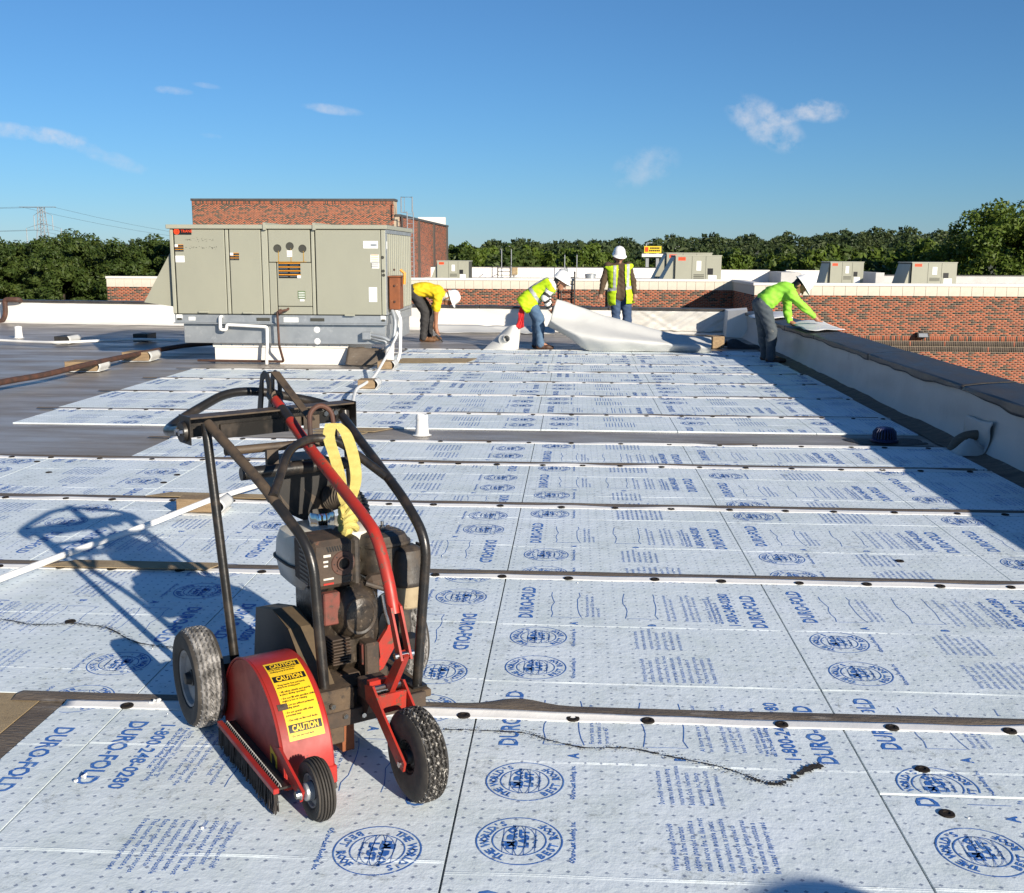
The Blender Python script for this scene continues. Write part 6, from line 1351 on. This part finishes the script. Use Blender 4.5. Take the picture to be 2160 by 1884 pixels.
# sheets on the right parapet by worker 4
q = jplane(1560, 570, 8.535, 16.0)
a, b, c_, d_ = py(1560 + 850 / 8.535, 570 + 1000 / 8.535, 15.2), py(1560 + 1390 / 8.535, 570 + 975 / 8.535, 15.3), py(1560 + 1330 / 8.535, 570 + 880 / 8.535, 16.2), py(1560 + 900 / 8.535, 570 + 955 / 8.535, 16.2)
tag(MB().grid(lambda u, v: ((Vector((3.26, 15.0, 0.515)).lerp(Vector((3.75, 14.9, 0.53)), u)).lerp(Vector((3.26, 16.3, 0.53)).lerp(Vector((3.75, 16.3, 0.545)), u), v) + Vector((0, 0, 0.035 * math.sin(math.pi * u) * v + 0.02 + 0.05 * max(0, v - 0.6) * u + 0.01 * noise1(u * 4 + v * 5, 6)))), 16, 16).build('membrane_sheet', 'white_lip', None, True, 60, solid=0.004), 'white membrane strip under the hands of the lime-shirted worker on the parapet', 'membrane')
tag(MB().grid(lambda u, v: (3.14 + 0.50 * u, 17.9 + 1.5 * v, 0.545 + 0.12 * (1 - u) ** 2 * (0.5 + 0.5 * math.sin(math.pi * v)) * -1.0 + 0.05 * math.sin(math.pi * v) + 0.01 * noise1(u * 4 + v * 5, 8)), 14, 14).build('membrane_sheet', 'white_lip', None, True, 60, solid=0.004), 'white membrane sheet lying loose on the parapet behind the lime-shirted worker', 'membrane')

# ------------------------------------------------------------------ things on the roofs behind
def small_unit(xa, xb, ya, yb, Y, depth, label, hood=0.0):
    a, b = pyd(xa, ya, Y), pyd(xb, yb, Y); w = b.x - a.x; zt = a.z; zb = -0.02
    t = thing('rooftop_unit', label, 'rooftop unit', (a.x, Y, 0), 0, 'small rooftop units on the roofs behind')
    MB().b2((0.01, 0.01, zb + 0.002), (w - 0.01, depth, zt - 0.03)).build('cabinet', 'unit_gap', t, False)
    MB().b2((-0.02, -0.02, zt - 0.045), (w + 0.02, depth + 0.02, zt)).build('top_cap', 'unit_trim', t, False)
    n = 3; h = zt - 0.05 - zb
    ed = [0.0, 0.36, 0.66, 1.0]
    for k in range(n):
        pn = MB().b2((w * ed[k] + 0.008, -0.012, zb + 0.05), (w * ed[k + 1] - 0.008, 0.009, zt - 0.05)).build('access_panel', 'unit_paint', t, False)
        if k == 0: MB().b2((w * 0.06, -0.016, zb + h * 0.86), (w * 0.22, -0.0121, zb + h * 0.97)).build('name_plate', 'logo_red', pn, False)
        if k == 1:
            MB().b2((w * 0.46, -0.016, zb + h * 0.55), (w * 0.56, -0.0121, zb + h * 0.85)).build('paper_label', 'label_white', pn, False)
            for q in range(3): MB().b2((w * 0.40, -0.016, zb + h * (0.30 + 0.05 * q)), (w * 0.63, -0.0121, zb + h * (0.325 + 0.05 * q))).build('louvre', 'unit_gap', pn, False)
        if k == 2:
            MB().b2((w * 0.70, -0.016, zb + h * 0.42), (w * 0.82, -0.0121, zb + h * 0.62)).build('warning_label', 'label_black', pn, False)
            MB().b2((w * 0.72, -0.016, zb + h * 0.10), (w * 0.90, -0.0121, zb + h * 0.40)).build('paper_label', 'label_white', pn, False)
    rl = MB().b2((0, 0, zb - 0.08), (w, depth, zb + 0.04)).build('base_rail', 'galvanised', t, False)
    for f in (0.14, 0.48, 0.82): MB().b2((w * f, -0.004, zb - 0.03), (w * f + 0.09, -0.0005, zb + 0.015)).build('fork_slot', 'unit_gap', rl, False)
    if hood:
        MB().prism([(-0.012, zt - 0.1), (-0.012, zb + 0.08), (-hood, zb + 0.12)], 0.12, depth - 0.1).build('intake_hood', 'unit_paint', t, False)
    return t
small_unit(877, 941, 523, 558, 60.0, 2.0, 'small grey rooftop unit at the foot of the tall brick hall', 0.42)
small_unit(1356, 1447, 512, 558, 53.0, 2.6, 'front unit of the pair of beige rooftop units left of the brick corner', 0.75)
small_unit(1338, 1428, 507, 550, 58.0, 2.4, 'rear unit of the pair, half hidden behind its beige twin', 0.75)
small_unit(1667, 1732, 525, 562, 57.0, 2.1, 'beige rooftop unit standing just right of the lime-shirted worker', 0.24)
small_unit(1831, 1919, 526, 562, 54.0, 2.3, 'beige rooftop unit with slanted hood below the large tree', 0.32)
z4 = lambda x, y, Y: py(840 + x / 2.936, 480 + y / 2.936, Y)
def ladder_hook(x, label):
    a = z4(x, 315, 83.0); t = thing('roof_ladder', label, 'ladder', (a.x, 83.0, -0.62)); t.scale = (1.6, 1.6, 1.35)
    for s in (-0.30, 0.30): MB().tube([(s * 1.2, 0.3, 0.98), (s, -0.02, 0.97), (s, -0.02, 0.3)], 0.03, 6).build('rail', 'iron_black', t)
    for z in (0.45, 0.65, 0.85): MB().tube([(-0.3, -0.02, z), (0.3, -0.02, z)], 0.02, 5).build('rung', 'iron_black', t)
ladder_hook(655, 'dark hooked ladder top on the far white parapet below the trees')
for x, yt, lab in ((640, 135, 'slim mast left of the pair above the hooked ladder'), (700, 135, 'slim mast right of the pair above the hooked ladder'), (1030, 170, 'slim mast behind the striped-sleeve worker helmet'), (1105, 170, 'slim mast with side bar near the silver vent')):
    a = z4(x, 310, 84.0); b = z4(x, yt, 84.0); t = thing('mast', lab, 'mast', (a.x, 84.0, 0))
    MB().tube([(0, 0, -0.2), (0, 0, b.z)], 0.036, 6).build('pole', 'galvanised', t); MB().tube([(0, 0, b.z), (0, 0, b.z + 0.12)], 0.01, 5).build('tip', 'steel', t)
    MB().box((0, 0, -0.18), (0.3, 0.3, 0.04)).build('base_plate', 'galvanised', t, False)
a = z4(1190, 312, 72.0)
t = thing('exhaust_vent', 'short silver drum exhaust vent on the far roof', 'vent', (a.x, 72.0, -0.62)); t.scale = (0.85, 0.85, 1.0)
MB().lathe([(0.36, 0.42), (0.40, 0.46), (0.42, 0.80), (0.46, 0.82), (0.46, 0.90), (0.30, 0.95), (0, 0.96)], 24).build('drum', 'galvanised', t); MB().lathe([(0.30, 0.40), (0.30, 0.46)], 16).build('collar', 'dark_metal_trim', t)
for x, w, h, m_, lab in ((722, 0.26, 0.38, 'tan_board', 'tan electrical box on the far white parapet beside the ladder'), (1030, 0.34, 0.34, 'galvanised', 'grey electrical box on the far parapet below a mast')):
    a = z4(x, 270, 84.9); t = thing('electrical_box', lab, 'electrical box', (a.x, 84.9, 0.0)); t.scale = (1.7, 1.7, 1.5); MB().b2((-w / 2, -0.06, 0), (w / 2, 0.09, h), 0.01).build('box', m_, t); MB().tube([(0, -0.02, 0), (0, -0.02, -0.15)], 0.02, 6).build('conduit', 'galvanised', t)
# iron ladder on the back brick wall
a = z4(1050, 400, BW_Y - 0.15)
t = thing('roof_ladder', 'black iron ladder rising over the stone coping behind the striped-sleeve worker', 'ladder', (a.x, BW_Y - 0.15, 0))
for s in (-0.29, 0.29): MB().tube(fillet([(s, 0, -1.2), (s, 0, 0.78), (s + 0.0, 0.35, 0.82)], 0.1, 4), 0.035, 8).build('rail', 'iron_black', t)
for z in (-0.9, -0.6, -0.3, 0.0, 0.3, 0.6): MB().tube([(-0.29, 0, z), (0.29, 0, z)], 0.022, 6).build('rung', 'iron_black', t)
a = z4(1305, 400, BW_Y - 0.1)
t = thing('downpipe', 'dark downpipe on the brick wing behind the standing worker', 'downpipe', (a.x, BW_Y - 0.08, 0))
MB().b2((-0.05, -0.05, -1.5), (0.05, 0.05, 0.06)).build('pipe', 'iron_black', t, False); MB().b2((-0.08, -0.02, -0.1), (0.08, 0.07, -0.06)).build('bracket', 'iron_black', t, False)

# ------------------------------------------------------------------ far things: pylon, wires, sign, poles
PYY = 420.0
zp = lambda x, y: py(x / 3.2, 400 + y / 3.2, PYY)
c = zp(292, 330); top = zp(292, 118); base_z = -8.0
t = thing('power_pylon', 'grey lattice power pylon rising beyond the left trees', 'pylon', (c.x, PYY, base_z))
H = top.z - base_z
def leg_at(f): return 2.2 * (1 - f) ** 1.3 + 0.95
Mtl = MB(); n = 9
for sx in (-1, 1):
    for sy in (-1, 1):
        MB().tube([(sx * leg_at(k / n), sy * leg_at(k / n), H * k / n) for k in range(n + 1)], 0.17, 5).build('leg', 'pylon_steel', t, False)
for k in range(n):
    a, b = leg_at(k / n), leg_at((k + 1) / n); z0, z1 = H * k / n, H * (k + 1) / n
    for (p, q_) in ((((-a, -a, z0), (b, -b, z1))), (((a, -a, z0), (-b, -b, z1))), (((-a, a, z0), (b, b, z1))), (((a, a, z0), (-b, b, z1)))): MB().tube([p, q_], 0.09, 4).build('brace', 'pylon_steel', t, False)
arms = []
for yy, xl_, xr_, drop in ((175, 228, 352, 30), (262, 178, 412, 32)):
    z = zp(292, yy).z - base_z; xl2 = (zp(xl_, yy).x - c.x); xr2 = (zp(xr_, yy).x - c.x); zz = z + (zp(292, yy - 35).z - zp(292, yy).z)
    for xe in (xl2, xr2):
        MB().tube([(0, 0, zz), (xe, 0, z), (0, 0, z)], 0.13, 4).build('cross_arm', 'pylon_steel', t, False); MB().tube([(xe, 0, z), (xe, 0, z - 6 * drop / 32)], 0.16, 4).build('insulator', 'pylon_steel', t, False); arms.append((c.x + xe, z + base_z - 6 * drop / 32))
MB().tube([(-9, 0, H), (6, 0, H)], 0.13, 4).build('cross_arm', 'pylon_steel', t, False)
wi = 0
for (x, z) in arms + [(c.x - 8, top.z), (c.x + 5, top.z)]:
    for (dx, dy, dz) in ((100, 300, -6), (-420, -140, 18)):
        P = [(x + dx * k / 14, PYY + dy * k / 14, z + dz * k / 14 - 10 * 4 * (k / 14) * (1 - k / 14)) for k in range(15)]
        w_ = MB().tube(P, 0.045, 4).build('power_line', 'wire', None, False)
        tag(w_, 'thin power line strung from the lattice pylon', 'power line', 'power lines at the pylon')
# yellow billboard
BY = 140.0
a, b = pyd(1293, 494, BY), pyd(1327, 508, BY)
t = thing('billboard', 'yellow billboard standing among the distant trees', 'billboard', (a.x, BY, -6))
MB().b2((0, 0, b.z + 6), (b.x - a.x, 0.4, a.z + 6)).build('board', 'yellow_sign', t, False)
wB = b.x - a.x; hB = a.z - b.z
for k, (f0, f1, g) in enumerate(((0.35, 0.92, 0.62), (0.30, 0.95, 0.25))):
    for q in range(6): MB().b2((wB * (f0 + (f1 - f0) * q / 6), -0.05, b.z + 6 + hB * g), (wB * (f0 + (f1 - f0) * (q + 0.7) / 6), -0.01, b.z + 6 + hB * (g + 0.2))).build('sign_letter', 'label_black', t, False)
MB().b2((wB * 0.06, -0.05, b.z + 6 + hB * 0.2), (wB * 0.24, -0.01, b.z + 6 + hB * 0.85)).build('sign_emblem', 'logo_red', t, False)
MB().b2((-0.3, -0.3, b.z + 6 - 0.5), (wB + 0.3, 0.1, b.z + 6 - 0.1)).build('catwalk', 'coping_white', t, False)
for f in (0.2, 0.8): MB().b2((wB * f - 0.2, 0.1, 0), (wB * f + 0.2, 0.39, b.z + 6)).build('post', 'pylon_steel', t, False)
for (x, ytop, Y, lab) in ((1005, 500, 120, 'plain street pole left of the distant clearing'), (1157, 505, 150, 'plain street pole between the rounded trees'), (1866, 548, 90, 'curved street lamp between the two right rooftop units'), (1355, 497, 300, 'tall thin pole beside the yellow billboard'), (1297, 490, 240, 'tall thin pole left of the yellow billboard')):
    a = pyd(x, ytop, Y); t = thing('street_lamp', lab, 'street lamp', (a.x, Y, -6)); hh = a.z + 6
    MB().tube([(0, 0, 0), (0, 0, hh)], 0.0011 * Y * 0.6, 6).build('pole', 'pylon_steel', t); MB().tube(smooth_path([(0, 0, hh), (0.2, 0, hh + 0.25), (0.9, 0, hh + 0.3)], 4), 0.0011 * Y * 0.45, 5).build('arm', 'pylon_steel', t); MB().b2((0.8, -0.12, hh + 0.22), (1.4, 0.12, hh + 0.34)).build('lamp_head', 'pylon_steel', t, False)

# ------------------------------------------------------------------ trees
def leaf_mat(name, c1, c2, c3):
    m = pm(name, c1, c2, rough=0.55, scale=0.55, lo=0.35, hi=0.65, c3=c3, s3=2.6, lo3=0.52, hi3=0.68, spec=0.3, detail=3.0)
    nt = m.node_tree; b = bsdf(m); b.inputs['Transmission Weight'].default_value = 0.0
    tr = N(nt, 'ShaderNodeBsdfTranslucent'); lk = b.inputs['Base Color'].links[0].from_socket; nt.links.new(lk, tr.inputs[0])
    ms = N(nt, 'ShaderNodeMixShader'); ms.inputs[0].default_value = 0.25; nt.links.new(b.outputs[0], ms.inputs[1]); nt.links.new(tr.outputs[0], ms.inputs[2]); nt.links.new(ms.outputs[0], nt.nodes['Material Output'].inputs[0])
leaf_mat('leaf_dark', (0.036, 0.064, 0.012), (0.060, 0.092, 0.018), (0.105, 0.130, 0.026))
leaf_mat('leaf_bright', (0.065, 0.110, 0.014), (0.100, 0.145, 0.018), (0.150, 0.180, 0.030))
leaf_mat('leaf_far', (0.034, 0.060, 0.020), (0.075, 0.098, 0.030), (0.060, 0.085, 0.040))
for n_ in MATS['leaf_far'].node_tree.nodes:
    if n_.type == 'TEX_NOISE': n_.inputs['Scale'].default_value *= 0.09
def crown(seed, rx, ry, rz, cz, nclump, per, leaf, lump=0.33, up=0.25, elong=1.6):
    r = np.random.default_rng(seed)
    d = r.normal(size=(nclump, 3)); d /= np.linalg.norm(d, axis=1)[:, None]; rad = r.uniform(0.45, 1.0, nclump) ** 0.6
    c = d * rad[:, None] * np.array([rx, ry, rz]) * (1 + 0.09 * r.normal(size=(nclump, 1))) + np.array([0, 0, cz])
    cs = lump * min(rx, rz) * r.uniform(0.55, 1.25, nclump)
    P = np.repeat(c, per, 0); dd = r.normal(size=(len(P), 3)); dd /= np.linalg.norm(dd, axis=1)[:, None]
    P = P + dd * (np.repeat(cs, per) * r.uniform(0.35, 1.0, len(P)) ** 0.5)[:, None] * np.array([1, 1, 0.8])
    nrm = dd * 0.9 + r.normal(size=dd.shape) * 0.55 + np.array([0, 0, up]); nrm /= np.linalg.norm(nrm, axis=1)[:, None]
    a = np.cross(nrm, r.normal(size=nrm.shape)); a /= np.linalg.norm(a, axis=1)[:, None] + 1e-9; b = np.cross(nrm, a); s = leaf * r.uniform(0.6, 1.3, len(P))[:, None]
    V = np.stack([P - a * s * 0.5 * elong, P - b * s * 0.38, P + a * s * 0.5 * elong, P + b * s * 0.38], 1).reshape(-1, 3)
    return V, np.arange(len(V)).reshape(-1, 4)
def trunk_mb(h, r, rx, seed):
    rr = random.Random(seed); mb = MB(); mb.tube([(0, 0, 0), (0.05 * r, 0.1 * r, h * 0.4), (-0.1 * r, 0.05, h * 0.75)], [r, r * 0.75, r * 0.35], 8)
    for k in range(6):
        a = rr.uniform(0, 6.28); z = h * rr.uniform(0.3, 0.65); mb.tube([(0, 0, z), (rx * 0.35 * math.cos(a), rx * 0.35 * math.sin(a), z + h * 0.16), (rx * 0.65 * math.cos(a), rx * 0.65 * math.sin(a), z + h * 0.22)], [r * 0.45, r * 0.28, r * 0.1], 6)
    return mb
TM = {}
def tree_kind(key, seed, rx, ry, rz, cz, ncl, per, leaf, h, r, **kw):
    V, Q = crown(seed, rx, ry, rz, cz, ncl, per, leaf, **kw); me = np_mesh('crown', V, Q); tm = trunk_mb(h, r, rx, seed).build('trunk', None, None); TM[key] = (me, tm.data); bpy.data.objects.remove(tm)
def plant(name, key, loc, rot, s, mat, label, group):
    t = thing(name, label, 'tree', loc, rot, group); t.scale = s
    me, tm = TM[key]
    for nm, d_, m_ in (('crown', me, mat), ('trunk', tm, 'bark')):
        o = bpy.data.objects.new(nm, d_); COL.objects.link(o); o.parent = t
        if not d_.materials: d_.materials.append(None)
        o.material_slots[0].link = 'OBJECT'; o.material_slots[0].material = MATS[m_]
    return t
for k in range(3): tree_kind('hedge%d' % k, 100 + k, 2.4, 2.2, 4.1, 4.6, 150, 200, 0.165, 6.5, 0.16, lump=0.27, elong=1.9)
for k in range(2): tree_kind('mid%d' % k, 200 + k, 3.7, 3.4, 3.3, 5.6, 110, 80, 0.42, 7.5, 0.28, lump=0.26)
tree_kind('big', 300, 4.4, 4.2, 4.6, 6.2, 190, 150, 0.20, 9, 0.35, lump=0.20)
rr = random.Random(5)
heads = [0.0, 0.25, -0.1, 0.35, 0.1, -0.05, 0.3, 0.05, 0.2, -0.15, 0.3, 0.1]
HL = ['leftmost dense evergreen above the rusty swan-neck pipe', 'dense evergreen next to the swan-neck pipe', 'dense evergreen below the pylon wires', 'taller dense evergreen directly below the pylon', 'dense evergreen just right of the pylon', 'dense evergreen midway between pylon and unit', 'dense evergreen above the left end of the brick wing', 'dense evergreen behind the intake hood', 'dense evergreen beside the tall hall corner', 'dense evergreen half hidden by the big unit']
for k in range(10):
    x = -46.5 + 2.35 * k + rr.uniform(-0.4, 0.4); y = 76 + (k % 2) * 3.2 + rr.uniform(-0.5, 0.5)
    zs_ = (8.75 + [0.15, 0.1, 0.25, 0.6, 0.0, -0.15, -0.05, 0.25, 0.2, 0.2][k] * 1.1) / 9.3
    plant('evergreen_tree', 'hedge%d' % (k % 3), (x, y, -6), rr.uniform(0, 6.28), (1, 1, zs_), 'leaf_dark', HL[k], 'evergreen trees along the left edge')
for (x, y, s, lab) in ((32.5, 84.0, 1.27, 'large bright-leaved tree overhanging the right wing roof'), (39.5, 87.0, 1.36, 'second large leafy tree right of the beige unit')):
    plant('leafy_tree', 'big', (x, y, -6.3), rr.uniform(0, 6.28), (s * 0.88, s * 0.88, s * 0.86), 'leaf_bright', lab, 'large trees on the right')
# mid-distance trees beyond the far parapet
spots = [(903, 490, 135), (945, 497, 140), (985, 500, 150), (1030, 484, 118), (1062, 485, 122), (1100, 505, 150), (1120, 500, 160), (1160, 500, 130), (1195, 497, 128), (1228, 510, 150), (1262, 512, 170), (1290, 515, 170), (1340, 512, 180), (1470, 508, 150), (1500, 512, 190), (1570, 500, 105), (1600, 492, 95), (1640, 487, 92), (1680, 486, 92), (1715, 492, 95), (1760, 500, 120), (1800, 500, 110), (1850, 492, 100), (1880, 488, 100)]
MIDL = ['green tree touching the far corner of the tall brick hall'] + ['round-crowned tree rising just behind the ' + q_ for q_ in ('small grey unit beside the hall', 'gap between small grey unit and ladder', 'hooked ladder, tallest there', 'paired slim masts', 'tan electrical box', 'striped-sleeve worker', 'silver drum vent, left side', 'silver drum vent, right side', 'standing worker, left shoulder', 'standing worker, right shoulder', 'yellow billboard, left post', 'yellow billboard, right post', 'paired units, right end', 'parapet return behind the lime shirt', 'grass clearing, left edge', 'grass clearing, right edge', 'left of the boxy unit by the lime shirt', 'boxy unit by the lime shirt', 'right of the boxy unit by the lime shirt', 'curved street lamp', 'slanted-hood unit, left side', 'slanted-hood unit', 'slanted-hood unit, right side')]
for k, (x, y, Y) in enumerate(spots):
    top = pyd(x, y, Y); s = (top.z + 6) / 9.0
    near_ = ['rounded tree', 'spreading tree', 'bushy tree', 'full-crowned tree'][k % 4]
    plant('deciduous_tree', 'mid%d' % (k % 2), (top.x, Y, -6), rr.uniform(0, 6.28), (s * rr.uniform(0.65, 1.25), s, s * rr.uniform(0.9, 1.06)), 'leaf_bright' if k % 3 else 'leaf_dark', MIDL[k], 'mid-distance trees beyond the roofs')
# rising ground with far woods
def hill(u, v):
    x = -700 + 1700 * u; y = 180 + 900 * v
    px = max(0.0, min(1.0, (x / y + 0.15) / 0.5)); return (x, y, -6.05 + (4.5 + 15.5 * px) * v ** 0.9 * (1 + 0.12 * math.sin(x * 0.011) + 0.08 * math.sin(x * 0.027 + 2)))
structure(MB().grid(hill, 60, 24).build('hills', 'ground', None))
FV = []; base_V, base_Q = crown(77, 5.0, 5.0, 4.0, 4.2, 40, 13, 1.05, lump=0.30)
r = np.random.default_rng(9)
for k in range(1150):
    v = r.uniform(0.02, 1.0) ** 0.75; y = 180 + 900 * v; x = y * r.uniform(-0.62, 0.56)
    u = (x + 700) / 1700
    if not 0 <= u <= 1: continue
    p = hill(u, v); a = r.uniform(0, 6.28); s = (r.uniform(0.45, 1.1) + (0.45 if r.random() < 0.12 else 0)) * (0.8 + 0.5 * v); c_, s_ = math.cos(a), math.sin(a)
    FV.append(np.stack([(base_V[:, 0] * c_ - base_V[:, 1] * s_) * s + p[0], (base_V[:, 0] * s_ + base_V[:, 1] * c_) * s + p[1], base_V[:, 2] * s * r.uniform(0.85, 1.15) + p[2]], 1))
FV = np.concatenate(FV); o = link('far_woods', np_mesh('far_woods', FV, np.arange(len(FV)).reshape(-1, 4)), 'leaf_far', None, False)
tag(o, 'dark green woods covering the distant low hills', 'woods', kind='stuff')

# second rank of evergreens filling the gaps of the first
BL = ['pylon base', 'swan-neck pipe', 'brick wing end', 'intake hood', 'left wires', 'rear of the unit', 'unit top edge']
for k in range(7):
    plant('evergreen_tree', 'hedge%d' % ((k + 1) % 3), (-48.0 + 3.6 * k + rr.uniform(-0.4, 0.4), 82.5 + rr.uniform(-0.5, 0.5), -6), rr.uniform(0, 6.28), (1.25, 1.1, 0.965 + 0.02 * (k % 2)), 'leaf_dark', 'dense evergreen in the rear rank seen past the ' + BL[k], 'evergreen trees along the left edge')
# crumbs of foam and membrane on the boards
cr = MB(); rr2 = random.Random(3)
for k in range(60):
    x = rr2.uniform(-2.6, 2.6); y = rr2.uniform(2.1, 8.5); sz = rr2.uniform(0.0015, 0.004) * (1.8 if rr2.random() < 0.08 else 1); a = rr2.uniform(0, 3.1)
    cr.box((x, y, 0.0125 + sz * 0.4), (sz * rr2.uniform(1, 2.2), sz, sz * 0.8), Matrix.Rotation(a, 3, 'Z') @ Matrix.Rotation(rr2.uniform(-0.5, 0.5), 3, 'X'))
for (px, pyy, sz) in ((330 * 0.5255, 942 + 1335 * 0.5255, 0.013), (627 * 0.5255, 942 + 1022 * 0.5255, 0.014)):
    p = gp(px, pyy, 0.02)
    for q in range(3): cr.box((p.x + rr2.gauss(0, 0.012), p.y + rr2.gauss(0, 0.010), 0.018 + rr2.random() * 0.010), (sz * rr2.uniform(0.5, 1.1), sz * 0.6, sz * 0.5), Matrix.Rotation(rr2.uniform(0, 3), 3, 'Z') @ Matrix.Rotation(rr2.uniform(-0.7, 0.7), 3, 'X'))
tag(cr.build('foam_crumbs', 'white_lip', None, False), 'white foam crumbs scattered over the boards', 'crumbs', kind='stuff')

# unseen stand-in roll, added out of view to cast the shadow at the bottom edge
hR = 0.92; p = gp(1625, 1888)
t = thing('shadow_caster_roll', 'unseen upright white roll added to cast a shadow on the nearest board', 'membrane roll', (p.x + 1.8 * hR + 0.10, p.y - 2.2 * hR - 0.12, 0.012))
MB().lathe([(0.05, 0.0), (0.19, 0.0), (0.195, 0.02), (0.195, hR - 0.01), (0.185, hR), (0.05, hR - 0.004)], 32).build('roll', 'membrane', t)
MB().lathe([(0.042, 0.0), (0.042, hR + 0.01), (0.036, hR + 0.01), (0.036, 0.0)], 20).build('core_tube', 'tan_board', t)
